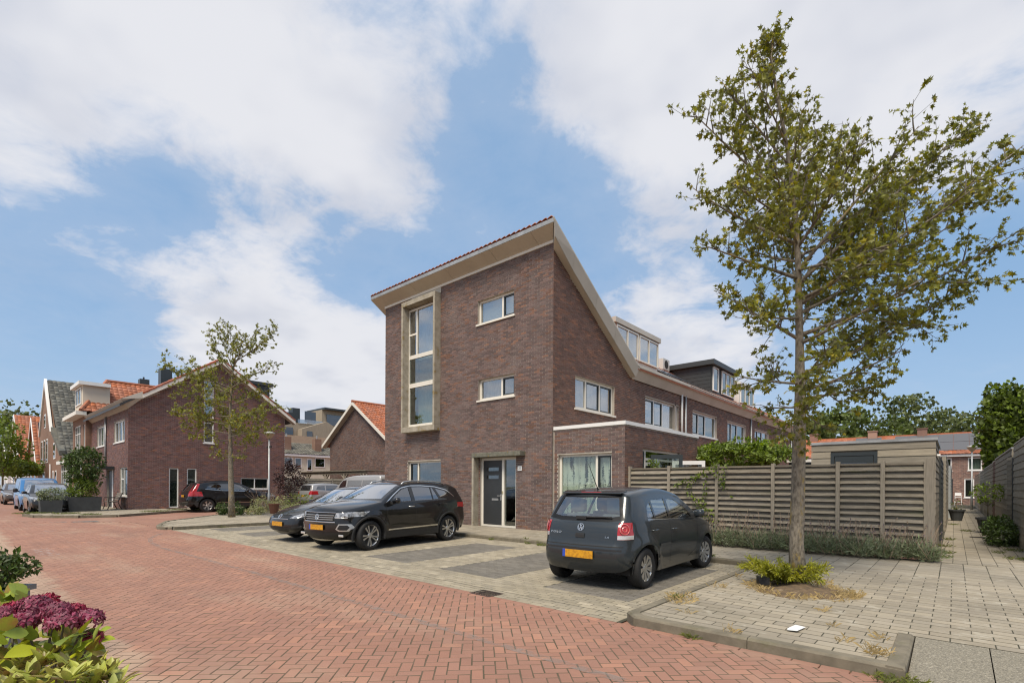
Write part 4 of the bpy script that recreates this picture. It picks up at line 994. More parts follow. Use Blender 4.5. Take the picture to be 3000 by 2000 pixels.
    def arches(c, m, w=0.05, out=0.012, sill=None):
        sp = c.sp
        for s in (sp['wf'], sp['wr']):
            for sg in (1, -1):
                o = []; n_ = 20; t0 = math.asin((sp.get('zlow', .22)+.0-sp['rw'])/sp['ra'])
                for i in range(n_+1):
                    t = t0+(PI-2*t0)*i/n_
                    for rr, oo in ((sp['ra']-.004, out-.03), (sp['ra'], out), (sp['ra']+w*.8, out), (sp['ra']+w, 0.001)):
                        ss, zz = s-rr*math.cos(t), sp['rw']+rr*math.sin(t); o.append((c.X(ss), sg*(c.Y(ss, zz)+oo), zz))
                mb = MB().add(o, [(4*i+k, 4*i+k+1, 4*i+k+5, 4*i+k+4) for i in range(n_) for k in range(3)]); c.p('arch_trim', mb, m, smooth=True)
    def base(c, interior=True, seatm=None):
        sp = c.sp; L_, W_ = c.L, c.W; mb = MB(); zl = sp.get('zlow', .22)
        ra = sp['ra']; wf, wr = sp['wf'], sp['wr']
        mb.box(c.X(wr-ra-.02), c.X(wf+ra+.02), -W_*.45, W_*.45, zl-.02, zl+.12); mb.box(c.X(wf+ra+.02), c.X(.28), -W_*.28, W_*.28, zl, zl+.2); mb.box(c.X(L_-.28), c.X(wr-ra-.02), -W_*.28, W_*.28, zl+.02, zl+.2)
        c.p('underbody', mb, MATS['interior_black'])
        if not interior: return
        sm = seatm or MATS['seat_grey']; b = sp['belt'][1][1] if len(sp['belt']) > 1 else sp['belt'][0][1]
        cs = sp['top']['wind'][0][0]
        mb = MB(); mb.box(c.X(cs+.75), c.X(cs+.12), -W_*.40, W_*.40, b-.35, b-.03); c.p('dashboard', mb, MATS['interior_black'], bevel=.04)
        mb = MB(); mb.box(c.X(L_-.55), c.X(cs+.7), -W_*.42, W_*.42, zl+.12, zl+.22); c.p('floor', mb, MATS['interior_black'])
        mb = MB().lathe([(.17, -.015), (.19, 0), (.17, .015), (.15, 0), (.17, -.015)], (c.X(cs+.92), W_*.2, b-.06), 16, 'x'); c.p('steering_wheel', mb, MATS['interior_black'])
        for s0 in (cs+1.35, cs+2.15):
            for y in (-W_*.2, W_*.2):
                mb = MB(); mb.prism([(c.X(s0), y-.24, zl+.35), (c.X(s0), y+.24, zl+.35), (c.X(s0+.18), y+.2, b+.12), (c.X(s0+.18), y-.2, b+.12)], (-.12, 0, 0.02)); mb.box(c.X(s0+.05), c.X(s0-.45), y-.24, y+.24, zl+.2, zl+.4)
                st = c.p('seat', mb, sm, bevel=.04)
                part('headrest', MB().box(c.X(s0+.28), c.X(s0+.17), y-.13, y+.13, b+.15, b+.36), sm, st, bevel=.04)
    def plate(c, x, z, w=0.52, h=0.11, tilt=0.0, rear=True, y=0.0, blue=True):
        sg = -1 if rear else 1; mb = MB(); mb.box(min(0, sg*.008), max(0, sg*.008), -w/2, w/2, -h/2, h/2); o = c.p('number_plate', mb, MATS['plate_yellow']); o.location = (x, y, z); o.rotation_euler = (0, tilt, 0)
        if blue:
            yb = w/2 if rear else -w/2
            mb = MB(); mb.box(min(sg*.008, sg*.0095), max(sg*.008, sg*.0095), min(yb, yb-math.copysign(.045, yb)), max(yb, yb-math.copysign(.045, yb)), -h/2, h/2); part('country_strip', mb, MATS['plate_blue'], o)
    def mirror(c, s, z, m, size=(.13, .2, .14), capm=None):
        for sg in (1, -1):
            y0 = sg*(c.Y(s, z)-.02); mb = MB()
            sx, sy, sz = size
            prof = [(-.5, .25), (-.35, .47), (0, .5), (.35, .42), (.5, .2), (.5, -.25), (.3, -.45), (-.4, -.5), (-.5, -.3)]
            o = []
            for k, f in ((0, .55), (.25, .95), (.7, 1.0), (1, .7)): o += [(c.X(s)+a*sx*f, y0+sg*(.06+k*sy), z+.06+b*sz*f) for a, b in prof]
            n_ = len(prof); mb.add(o, [(k*n_+i, k*n_+(i+1) % n_, (k+1)*n_+(i+1) % n_, (k+1)*n_+i) for k in range(3) for i in range(n_)]+[tuple(range(n_)), tuple(range(3*n_, 4*n_))])
            mo = c.p('mirror', mb, m, smooth=True)
            part('mirror_arm', MB().box(c.X(s)-.04, c.X(s)+.05, min(y0, y0+sg*.1), max(y0, y0+sg*.1), z-.03, z+.04), MATS['cladding'], mo)
    def handle(c, s, z, m, l=.19):
        for sg in (1, -1):
            y = c.Y(s, z); mb = MB(); mb.tube([(c.X(s)+l/2, sg*(y-.005), z), (c.X(s)+l*.35, sg*(y+.028), z+.005), (c.X(s)-l*.35, sg*(y+.028), z+.005), (c.X(s)-l/2, sg*(y-.005), z)], .014, 6); c.p('door_handle', mb, m, smooth=True)
    def strip(c, pts, w, m, name, out=.004):
        c.seam(pts, w, m, name, out)
def vw_badge(c, x, z, r, nx, tilt, parent=None):
    """round two-letter emblem"""
    mb = MB().lathe([(r*.86, 0), (r*.9, .008), (r, .008), (r*1.02, 0)], (0, 0, 0), 24, 'x'); 
    def bar(a, b, w):
        a, b = np.array(a)*r, np.array(b)*r; d = b-a; d = d/np.linalg.norm(d); n = np.array([-d[1], d[0]])*w*r/2
        mb.prism([(0.002, *(a+n)), (.002, *(b+n)), (.002, *(b-n)), (.002, *(a-n))], (.006, 0, 0))
    w = .17
    bar((-.34, .82), (-.02, .12), w); bar((.34, .82), (.02, .12), w)
    bar((-.80, .40), (-.38, -.76), w); bar((-.38, -.76), (0.0, .04), w); bar((0.0, .04), (.38, -.76), w); bar((.38, -.76), (.80, .40), w)
    o = c.p('emblem', mb, MATS['chrome']); part('emblem_ground', MB().lathe([(0, .001), (r*.9, .001)], (0, 0, 0), 24, 'x'), MATS['gloss_black'], o)
    c.face(o, 0, z, nx > 0, .002); return o
TXT = Matrix(((0, 0, 1, 0), (1, 0, 0, 0), (0, 1, 0, 0), (0, 0, 0, 1)))   # text plane (x right, y up) onto a surface frame
# ---------------------------------------------------------------- anthracite hatchback seen from behind
pol = dict(L=3.90, W=1.58, paint=MATS['paint_anthracite'], wf=.80, wr=3.262, rw=.292, ra=.345, belt=[(0, .80), (1.0, .92), (2.2, .95), (3.3, .98), (3.9, .985)], tumble=21, zlow=.21, kf=.16, kr=.25, sr=.85, inset=.03,
    top=dict(front=[(.12, .20), (.03, .28), (0, .40), (0, .52), (.04, .66), (.10, .74)], hood=[(.10, .74), (.2, .80), (.5, .90), (.85, .955), (1.0, .98)],
             wind=[(1.0, .98), (1.3, 1.17), (1.62, 1.35), (1.75, 1.40)], roof=[(1.75, 1.40), (2.1, 1.45), (2.5, 1.467), (2.9, 1.455), (3.25, 1.42), (3.45, 1.39)],
             rear=[(3.45, 1.39), (3.54, 1.365), (3.55, 1.33), (3.66, 1.15), (3.74, .99)], tail=[(3.74, .99), (3.80, .93), (3.84, .80), (3.85, .66), (3.885, .62), (3.90, .52), (3.88, .36), (3.80, .24)]),
    br=[(0, .13, .17), (1, .09, .10), (2, .05, .06), (2.3, .08, .05), (2.7, .03, .07), (3, .03, .085), (3.5, .05, .08), (4, .055, .11), (4.4, .06, .17), (5, .07, .20)])
c = Car('hatchback_car', 'small anthracite hatchback parked with its tail and red lights to the camera', (5.075, -4.296, 0.017), math.radians(91.9), pol)
P_ = MATS['paint_anthracite']
c.cut('side', [(1.70, .30), (2.42, .30), (2.42, .925), (2.33, 1.335), (1.95, 1.31), (1.62, 1.16), (1.28, .92), (1.28, .60)], 'front_door', P_)
c.cut('side', [(2.435, .30), (2.80, .30), (2.96, .62), (3.10, .72), (3.14, .94), (2.98, 1.34), (2.345, 1.335), (2.435, .925)], 'rear_door', P_)
c.cut('side', [(1.36, .945), (2.40, .965), (2.345, 1.30), (1.96, 1.285), (1.70, 1.17)], 'window_trim', MATS['gloss_black'])
c.cut('side', [(2.36, .965), (3.25, .995), (3.12, 1.21), (2.98, 1.285), (2.33, 1.30)], 'window_trim', MATS['gloss_black'])
c.cut('side', [(1.46, .965), (2.34, .98), (2.285, 1.275), (1.98, 1.26), (1.74, 1.16)], 'front_window', MATS['car_glass'], -.006)
c.cut('side', [(2.43, .985), (2.90, .995), (2.88, 1.265), (2.385, 1.278)], 'rear_window', MATS['car_glass'], -.006)
c.cut('side', [(2.96, 1.005), (3.18, 1.02), (3.10, 1.17), (2.95, 1.24)], 'quarter_window', MATS['car_glass'], -.006)
c.cut('front', [(0, 1.01), (.60, 1.01), (.50, 1.36), (-.50, 1.36), (-.60, 1.01)], 'windscreen', MATS['car_glass'], -.006, rng=(.95, 1.85), mirror=False)
c.cut('rear', [(-.60, 1.03), (-.64, .995), (-.4, .96), (.4, .96), (.64, .995), (.60, 1.03), (.50, 1.33), (-.50, 1.33)], 'rear_screen_surround', MATS['satin_black'], 0, rng=(3.3, 3.95), mirror=False)
c.cut('rear', [(-.545, 1.045), (-.4, 1.02), (.4, 1.02), (.545, 1.045), (.46, 1.305), (-.46, 1.305)], 'rear_screen', MATS['car_glass'], -.005, rng=(3.3, 3.95), mirror=False)
c.cut('rear', [(.565, .95), (.86, .975), (.86, .725), (.57, .725)], 'tail_light', MATS['light_red'], .004, rng=(3.58, 3.95))
c.cut('rear', [(.572, .782), (.86, .782), (.86, .727), (.572, .727)], 'reversing_light', MATS['light_white'], .004, par='tail_light', rng=(3.58, 3.95))
c.cut('rear', [(-.9, .18), (.9, .18), (.9, .63), (-.9, .63)], 'rear_bumper', P_, 0, rng=(3.62, 3.95), mirror=False)
c.cut('rear', [(-.51, .65), (.51, .65), (.52, .955), (-.52, .955)], 'tailgate', P_, 0, rng=(3.5, 3.95), mirror=False)
c.cut('front', [(.30, .60), (.80, .66), (.80, .76), (.40, .74)], 'headlight', MATS['lamp_clear'], .003, rng=(0, .6))
c.cut('front', [(-.33, .58), (.33, .58), (.36, .70), (-.36, .70)], 'grille', MATS['grille_black'], 0, rng=(0, .4), mirror=False)
c.finish(); c.base(); c.wheels('twin', 9, .19, .68, steer=math.radians(-9))
c.seam([(1.24, .88), (1.26, .6), (1.30, .42), (1.66, .30)], .009); c.seam([(2.43, .30), (2.43, .93)], .009); c.seam([(3.16, .95), (3.12, .75), (2.98, .63), (2.84, .40), (2.80, .30)], .009)
c.strip([(1.42, .60), (2.40, .60)], .03, P_, 'side_moulding', .012); c.strip([(2.46, .60), (2.86, .60)], .03, P_, 'side_moulding', .012)
c.strip([(1.34, .94), (2.4, .962), (3.2, .985)], .012, MATS['chrome'], 'window_line', .004)
c.handle(2.28, .80, P_); c.handle(3.02, .82, P_); c.mirror(1.42, .96, P_, (.12, .17, .13))
def rear_bumper_lip(c, s, z, w, m, h=.012, name='bumper_strip'):
    n_ = 24; o = []
    for i in range(n_+1):
        y = -w/2+w*i/n_; x = c.surf(y, z, False)[0][0]
        o += [(x-.004, y, z+h), (x-.004, y, z-h)]
    c.p(name, MB().add(o, [(2*i, 2*i+1, 2*i+3, 2*i+2) for i in range(n_)]), m)
rear_bumper_lip(c, 3.885, .625, 1.40, MATS['joint_black'], .006); rear_bumper_lip(c, 3.90, .575, 1.38, P_, .014)
c.plate(c.X(3.912), .50, .50, .11, math.radians(2))
vw_badge(c, c.X(3.83), .875, .055, -1, math.radians(-4))
textmesh('model_lettering', 'POLO', .055, MATS['chrome'], c.root, c.frame(.43, .785, False, .004) @ TXT @ Matrix.Diagonal((1.25, .8, 1, 1)), .003, space=1.2)
textmesh('model_lettering', '1.4', .045, MATS['chrome'], c.root, c.frame(-.42, .75, False, .004) @ TXT @ Matrix.Diagonal((1.2, .9, 1, 1)), .003)
c.p('tailgate_handle', MB().obox((c.X(3.85), 0, .755), (.006, 0, 0), (0, .075, 0), (0, 0, .028)), P_, bevel=.01); c.p('handle_recess', MB().obox((c.X(3.8495), 0, .78), (.004, 0, 0), (0, .07, 0), (0, 0, .012)), MATS['joint_black'])
for sg in (1, -1):
    for r1, m_ in ((.075, 'light_ring'), (.036, 'light_ring')):
        mb = MB().lathe([(r1-.009, -.004), (r1-.004, .005), (r1+.006, -.004)], (0, 0, 0), 24, 'x'); o = c.p('light_ring', mb, mat('light_ring', (.60, .16, .15), rough=.2, coat=1)); c.face(o, sg*.645, .868, False, .008)
mb = MB(); mb.tube([(c.X(3.735), -.02, 1.015), (c.X(3.745), -.06, 1.02), (c.X(3.725), -.45, 1.03)], [.022, .016, .009], 6); mb.box(c.X(3.765), c.X(3.70), -.05, .12, .985, 1.03); c.p('rear_wiper', mb, MATS['cladding'])
c.p('brake_light', MB().obox((c.X(3.535), 0, 1.372), (.012, 0, 0), (0, .17, 0), (0, 0, .013)), MATS['light_red'], bevel=.006)
mb = MB(); mb.prism([(c.X(3.40), -.52, 1.385), (c.X(3.56), -.50, 1.352), (c.X(3.56), .50, 1.352), (c.X(3.40), .52, 1.385)], (0, 0, .022)); c.p('roof_spoiler', mb, P_, bevel=.01)
mb = MB(); mb.tube([(c.X(3.33), 0, 1.415), (c.X(3.37), 0, 1.46), (c.X(3.62), 0, 1.80)], [.014, .007, .004], 6); c.p('antenna', mb, MATS['cladding'])
# ---------------------------------------------------------------- black compact SUV
tro = dict(L=4.23, W=1.82, paint=MATS['paint_black'], wf=.77, wr=3.36, rw=.335, ra=.40, belt=[(0, .93), (1.0, 1.03), (2.2, 1.05), (3.3, 1.09), (4.2, 1.12)], tumble=21, zlow=.24, sill=.27, kf=.27, sf=.95, kr=.12, inset=.02, flare=.03,
    vert=[(0, .95), (.1, .965), (.25, .975), (.3, .985), (.5, .985), (.72, 1.0), (.85, .99), (1, .955)],
    top=dict(front=[(.12, .22), (.03, .30), (0, .42), (0, .62), (.02, .80), (.06, .93)], hood=[(.06, .93), (.14, .995), (.45, 1.05), (.85, 1.095), (1.12, 1.12)],
             wind=[(1.12, 1.12), (1.40, 1.31), (1.68, 1.47), (1.85, 1.53)], roof=[(1.85, 1.53), (2.2, 1.568), (2.6, 1.575), (3.0, 1.565), (3.4, 1.535), (3.72, 1.495)],
             rear=[(3.72, 1.495), (3.88, 1.455), (3.90, 1.40), (4.06, 1.16), (4.12, 1.07)], tail=[(4.10, 1.05), (4.17, .99), (4.16, .82), (4.21, .72), (4.23, .58), (4.20, .38), (4.10, .26)]),
    br=[(0, .20, .22), (1, .14, .12), (2, .05, .06), (2.3, .08, .05), (2.7, .035, .07), (3, .03, .075), (3.6, .05, .07), (4, .06, .10), (5, .07, .14)])
c = Car('compact_suv_car', 'shiny black compact SUV with silver roof rails parked facing the road', (-1.695, -4.695, 0.017), math.radians(-83.2), tro)
P_ = MATS['paint_black']
c.cut('side', [(1.22, .40), (2.16, .36), (2.16, 1.03), (2.12, 1.44), (1.72, 1.36), (1.2, 1.0), (1.26, .6)], 'front_door', P_)
c.cut('side', [(2.175, .36), (2.80, .38), (2.96, .66), (3.10, .80), (3.20, 1.08), (2.96, 1.43), (2.135, 1.44), (2.175, 1.03)], 'rear_door', P_)
c.cut('side', [(1.32, 1.06), (2.13, 1.075), (3.0, 1.105), (3.50, 1.20), (3.38, 1.345), (3.0, 1.425), (2.5, 1.45), (2.1, 1.445), (1.80, 1.38), (1.5, 1.21)], 'window_trim', MATS['gloss_black'])
c.cut('side', [(1.40, 1.08), (2.06, 1.09), (2.05, 1.42), (1.83, 1.365), (1.58, 1.225)], 'front_window', MATS['car_glass'], -.006)
c.cut('side', [(2.18, 1.093), (2.80, 1.112), (2.80, 1.42), (2.50, 1.435), (2.17, 1.427)], 'rear_window', MATS['car_glass_dark'], -.006)
c.cut('side', [(2.84, 1.114), (3.04, 1.125), (2.90, 1.412), (2.84, 1.418)], 'rear_window', MATS['car_glass_dark'], -.006)
c.cut('side', [(3.12, 1.15), (3.43, 1.212), (3.34, 1.33), (2.99, 1.397)], 'quarter_window', MATS['car_glass_dark'], -.006)
c.cut('front', [(0, 1.135), (.69, 1.15), (.58, 1.49), (-.58, 1.49), (-.69, 1.15)], 'windscreen', MATS['car_glass_bright'], -.006, rng=(1.0, 1.98), mirror=False)
c.cut('rear', [(-.58, 1.10), (.58, 1.10), (.5, 1.36), (-.5, 1.36)], 'rear_screen', MATS['car_glass_dark'], -.005, rng=(3.7, 4.23), mirror=False)
c.cut('rear', [(.40, .86), (.92, .90), (.92, 1.02), (.42, 1.0)], 'tail_light', MATS['light_red'], .004, rng=(3.75, 4.23))
c.cut('side', [(3.93, .88), (4.2, .88), (4.2, 1.02), (3.97, 1.02)], 'tail_light', MATS['light_red'], .004)
c.cut('front', [(-.52, .66), (.52, .66), (.56, .85), (-.56, .85)], 'grille', MATS['grille_black'], -.012, rng=(0, .5), mirror=False)
c.cut('front', [(.52, .745), (.90, .775), (.90, .88), (.55, .855)], 'headlight', MATS['lamp_clear'], .003, rng=(0, .75))
c.cut('front', [(-.62, .27), (.62, .27), (.70, .44), (-.70, .44)], 'lower_grille', MATS['grille_black'], -.006, rng=(0, .4), mirror=False)
c.cut('front', [(.56, .50), (.64, .455), (.80, .455), (.84, .54), (.80, .615), (.64, .615)], 'air_intake_ring', MATS['steel'], .004, rng=(0, .5))
c.cut('front', [(.60, .51), (.66, .48), (.78, .48), (.81, .54), (.78, .592), (.66, .592)], 'air_intake', MATS['grille_black'], .001, rng=(0, .5))
c.cut('front', [(-.75, .215), (.75, .215), (.75, .262), (-.75, .262)], 'skid_plate', MATS['steel'], .004, rng=(0, .3), mirror=False)
c.cut('side', [(1.16, .24), (2.98, .24), (2.98, .40), (1.16, .40)], 'sill_cladding', MATS['cladding'], .004)
c.finish(); c.base(); c.wheels('twin', 5, .215, .74, steer=math.radians(4), gap=.2); c.arches(MATS['cladding'], .055, .012)
def front_bar(c, s, z, w, h, m, name, curve=.14, out=.012, w0=0.0):
    for sgn in ((1,) if w0 == 0 else (1, -1)):
        n_ = 16; o = []
        for i in range(n_+1):
            y = (-w/2+w*i/n_) if w0 == 0 else sgn*(w0+(w/2-w0)*i/n_); x = c.surf(y, z, True)[0][0]+.006
            o += [(x, y, z+h/2), (x+.008, y, z), (x, y, z-h/2)]
        c.p(name, MB().add(o, [(3*i+k, 3*i+3+k, 3*i+4+k, 3*i+1+k) for i in range(n_) for k in range(2)]), m, smooth=True)
for z, w in ((.705, .98), (.75, 1.0), (.795, 1.03)): front_bar(c, .04, z, w, .016, MATS['steel'], 'grille_bar', .17, .0)
front_bar(c, .02, .65, 1.10, .022, MATS['chrome'], 'grille_strip', .17, .012); front_bar(c, .05, .858, 1.10, .014, MATS['chrome'], 'grille_strip', .17, .008)
front_bar(c, .05, .745, 1.56, .016, MATS['light_white'], 'light_strip', .17, .012, w0=.55)
vw_badge(c, c.X(.02)+.01, .755, .068, 1, math.radians(-6))
c.plate(c.X(.0)+.012, .53, .50, .11, 0, rear=False)
c.strip([(1.28, .43), (2.94, .455)], .032, MATS['chrome'], 'door_strip', .008)
c.seam([(1.22, 1.0), (1.26, .62), (1.34, .40)], .008); c.seam([(2.168, .38), (2.168, 1.04)], .008); c.seam([(3.2, 1.08), (3.10, .82), (2.92, .62), (2.80, .40)], .008)
c.strip([(1.26, 1.07), (1.50, 1.23), (1.80, 1.40), (2.1, 1.458), (2.5, 1.463), (3.0, 1.436), (3.40, 1.35), (3.64, 1.18)], .020, MATS['chrome'], 'roof_line', .004)
c.handle(2.02, .95, MATS['chrome']); c.handle(3.1, .985, P_); c.mirror(1.42, 1.05, P_, (.13, .2, .14))
for sg in (1, -1):
    mb = MB(); mb.tube([(c.X(1.95), sg*.585, 1.495), (c.X(2.05), sg*.58, 1.55), (c.X(2.3), sg*.575, 1.58), (c.X(2.9), sg*.575, 1.58), (c.X(3.35), sg*.57, 1.55), (c.X(3.5), sg*.57, 1.50)], .018, 7); c.p('roof_rail', mb, MATS['alloy'], smooth=True)
mb = MB(); mb.prism([(c.X(3.64), -.55, 1.487), (c.X(3.94), -.50, 1.435), (c.X(3.94), .50, 1.435), (c.X(3.64), .55, 1.487)], (0, 0, .025)); c.p('roof_spoiler', mb, P_, bevel=.01)
for sg in (1, -1): c.p('fog_light', MB().obox((c.X(.12), sg*.70, .36), (.01, 0, 0), (-.03*0, .08, 0), (0, 0, .025)), MATS['light_white'], bevel=.01).rotation_euler = (0, 0, 0)
# ---------------------------------------------------------------- black hatchback with rounded nose
maz = dict(L=4.42, W=1.755, paint=MATS['paint_night'], wf=.93, wr=3.57, rw=.312, ra=.365, belt=[(0, .74), (1.1, .90), (2.4, .94), (3.6, .99), (4.4, 1.0)], tumble=22, zlow=.20, kf=.30, sf=1.1, inset=.03,
    top=dict(front=[(.14, .20), (.03, .28), (0, .38), (0, .50), (.05, .62), (.12, .70)], hood=[(.12, .70), (.3, .79), (.65, .89), (1.0, .95), (1.20, .975)],
             wind=[(1.20, .975), (1.5, 1.14), (1.85, 1.33), (2.0, 1.385)], roof=[(2.0, 1.385), (2.35, 1.445), (2.7, 1.46), (3.1, 1.44), (3.5, 1.39), (3.8, 1.33)],
             rear=[(3.8, 1.33), (3.95, 1.28), (4.2, 1.05)], tail=[(4.2, 1.05), (4.3, .98), (4.33, .8), (4.40, .68), (4.42, .52), (4.36, .34), (4.25, .24)]))
c = Car('hatchback_car', 'black hatchback with a round nose half hidden behind the black SUV', (-3.98, -4.42, 0.017), math.radians(-86), maz)
P_ = MATS['paint_night']
c.cut('side', [(1.36, .92), (3.75, 1.02), (3.55, 1.22), (3.1, 1.32), (2.45, 1.345), (1.95, 1.26)], 'window_trim', MATS['gloss_black'])
c.cut('side', [(1.60, .955), (2.40, .97), (2.40, 1.31), (2.0, 1.25)], 'front_window', MATS['car_glass'], -.006)
c.cut('side', [(2.47, .975), (3.20, 1.0), (3.12, 1.28), (2.48, 1.315)], 'rear_window', MATS['car_glass'], -.006)
c.cut('front', [(0, .995), (.63, 1.01), (.53, 1.35), (-.53, 1.35), (-.63, 1.01)], 'windscreen', MATS['car_glass_bright'], -.006, rng=(1.1, 2.1), mirror=False)
c.cut('rear', [(-.55, 1.06), (.55, 1.06), (.48, 1.29), (-.48, 1.29)], 'rear_screen', MATS['car_glass_dark'], -.005, rng=(3.7, 4.4), mirror=False)
c.cut('rear', [(.5, .78), (.9, .82), (.9, .95), (.5, .93)], 'tail_light', MATS['light_red'], .003, rng=(3.9, 4.42))
c.cut('front', [(-.34, .60), (.34, .60), (.40, .70), (-.40, .70)], 'grille', MATS['grille_black'], -.008, rng=(0, .5), mirror=False)
c.cut('front', [(.42, .62), (.60, .615), (.86, .70), (.88, .765), (.62, .735)], 'headlight', MATS['lamp_clear'], .003, rng=(0, .8))
c.cut('front', [(-.40, .28), (.40, .28), (.46, .40), (-.46, .40)], 'lower_grille', MATS['grille_black'], -.006, rng=(0, .5), mirror=False)
c.cut('front', [(.52, .33), (.76, .36), (.78, .44), (.54, .43)], 'fog_recess', MATS['cladding'], -.004, rng=(0, .6))
c.finish(); c.base(); c.wheels('wide', 5, .2, .64)
front_bar(c, .06, .595, .8, .02, MATS['chrome'], 'grille_strip', .26, .0)
mb = MB().lathe([(.052, 0), (.056, .008), (.066, .008), (.07, 0)], (0, 0, 0), 20, 'x'); 
for a, b in (((-.05, .03), (-.02, .01)), ((-.02, .01), (0, -.035)), ((0, -.035), (.02, .01)), ((.02, .01), (.05, .03))):
    a, b = np.array(a), np.array(b); d = (b-a)/np.linalg.norm(b-a); n = np.array([-d[1], d[0]])*.006; mb.prism([(0.002, *(a+n)), (.002, *(b+n)), (.002, *(b-n)), (.002, *(a-n))], (.007, 0, 0))
o = c.p('emblem', mb, MATS['chrome']); c.face(o, 0, .655, True, .003)
c.plate(c.X(0)+.006, .47, .50, .11, 0, rear=False, blue=False); c.mirror(1.52, .93, P_, (.13, .18, .12)); c.seam([(2.43, .34), (2.43, .95)]); c.seam([(1.34, .9), (1.38, .5), (1.44, .34)])
# ---------------------------------------------------------------- black estate SUV by the left house
vol = dict(L=4.64, W=1.89, paint=MATS['paint_black'], wf=.93, wr=3.70, rw=.365, ra=.43, belt=[(0, .95), (1.2, 1.08), (2.4, 1.12), (3.6, 1.19), (4.6, 1.2)], tumble=20, zlow=.27, kf=.14, res=.8,
    top=dict(front=[(.12, .26), (.03, .36), (0, .5), (0, .68), (.04, .84), (.09, .94)], hood=[(.09, .94), (.2, 1.02), (.6, 1.10), (1.0, 1.15), (1.25, 1.17)],
             wind=[(1.25, 1.17), (1.6, 1.40), (1.95, 1.58), (2.1, 1.63)], roof=[(2.1, 1.63), (2.5, 1.68), (2.9, 1.69), (3.3, 1.67), (3.7, 1.62), (4.05, 1.56)],
             rear=[(4.05, 1.56), (4.2, 1.53), (4.24, 1.47), (4.45, 1.16)], tail=[(4.45, 1.16), (4.52, 1.08), (4.55, .9), (4.62, .74), (4.64, .58), (4.58, .40), (4.46, .30)]))
c = Car('estate_suv_car', 'large black SUV with tall red tail lights parked along the left brick gable', (-21.35, -1.70, 0.003), math.radians(90), vol)
P_ = MATS['paint_black']
c.cut('side', [(1.45, 1.12), (3.0, 1.16), (3.78, 1.24), (3.72, 1.40), (3.45, 1.505), (2.8, 1.56), (2.3, 1.545), (2.0, 1.47)], 'window_trim', MATS['gloss_black'])
c.cut('side', [(1.66, 1.15), (2.48, 1.165), (2.44, 1.52), (2.3, 1.515), (2.05, 1.45)], 'front_window', MATS['car_glass'], -.006)
c.cut('side', [(2.56, 1.17), (3.22, 1.19), (3.2, 1.505), (2.54, 1.53)], 'rear_window', MATS['car_glass_dark'], -.006)
c.cut('side', [(3.29, 1.20), (3.74, 1.27), (3.66, 1.39), (3.28, 1.49)], 'quarter_window', MATS['car_glass_dark'], -.006)
c.cut('front', [(0, 1.2), (.68, 1.21), (.58, 1.58), (-.58, 1.58), (-.68, 1.21)], 'windscreen', MATS['car_glass'], -.006, rng=(1.1, 2.2), mirror=False)
c.cut('rear', [(-.56, 1.14), (.56, 1.14), (.48, 1.47), (-.48, 1.47)], 'rear_screen', MATS['car_glass_dark'], -.005, rng=(3.9, 4.64), mirror=False)
c.cut('side', [(4.30, .86), (4.42, .86), (4.42, 1.10), (4.14, 1.50), (4.02, 1.50), (4.20, 1.13), (4.14, 1.05), (4.10, .96), (4.2, .92)], 'tail_light', MATS['light_red'], .004)
c.cut('rear', [(.62, .86), (.95, .86), (.95, 1.1), (.75, 1.1), (.64, 1.42), (.58, 1.42), (.64, 1.08)], 'tail_light', MATS['light_red'], .004, rng=(3.95, 4.64))
c.cut('side', [(1.36, .27), (3.26, .27), (3.26, .46), (1.36, .46)], 'sill_cladding', MATS['cladding'], .004)
c.cut('rear', [(-.95, .28), (.95, .28), (.95, .52), (-.95, .52)], 'rear_bumper', MATS['cladding'], .003, rng=(4.1, 4.64), mirror=False)
c.cut('front', [(-.45, .62), (.45, .62), (.45, .86), (-.45, .86)], 'grille', MATS['grille_black'], -.006, rng=(0, .4), mirror=False)
c.cut('front', [(.5, .72), (.9, .78), (.9, .9), (.5, .86)], 'headlight', MATS['lamp_clear'], .003, rng=(0, .8))
c.finish(); c.base(); c.wheels('wide', 6, .23, .66)
c.strip([(1.55, 1.115), (3.0, 1.155), (3.8, 1.23)], .02, MATS['chrome'], 'window_line', .004); c.strip([(1.5, .50), (3.2, .52)], .02, MATS['chrome'], 'door_strip', .006)
c.seam([(2.52, .46), (2.52, 1.15)]); c.seam([(1.4, 1.1), (1.46, .48)]); c.handle(2.3, 1.0, P_); c.handle(3.25, 1.03, P_); c.mirror(1.72, 1.10, P_)
c.plate(c.X(4.60), .86, .5, .11); front_bar(c, .01, .74, .9, .03, MATS['chrome'], 'grille_strip')
for sg in (1, -1): c.p('exhaust', MB().obox((c.X(4.60), sg*.52, .36), (.05, 0, 0), (0, .1, 0), (0, 0, .035)), MATS['chrome'], bevel=.02); c.p('roof_rail', MB().tube([(c.X(2.3), sg*.62, 1.62), (c.X(2.5), sg*.61, 1.69), (c.X(3.6), sg*.61, 1.66), (c.X(3.8), sg*.61, 1.58)], .016, 6), MATS['gloss_black'])
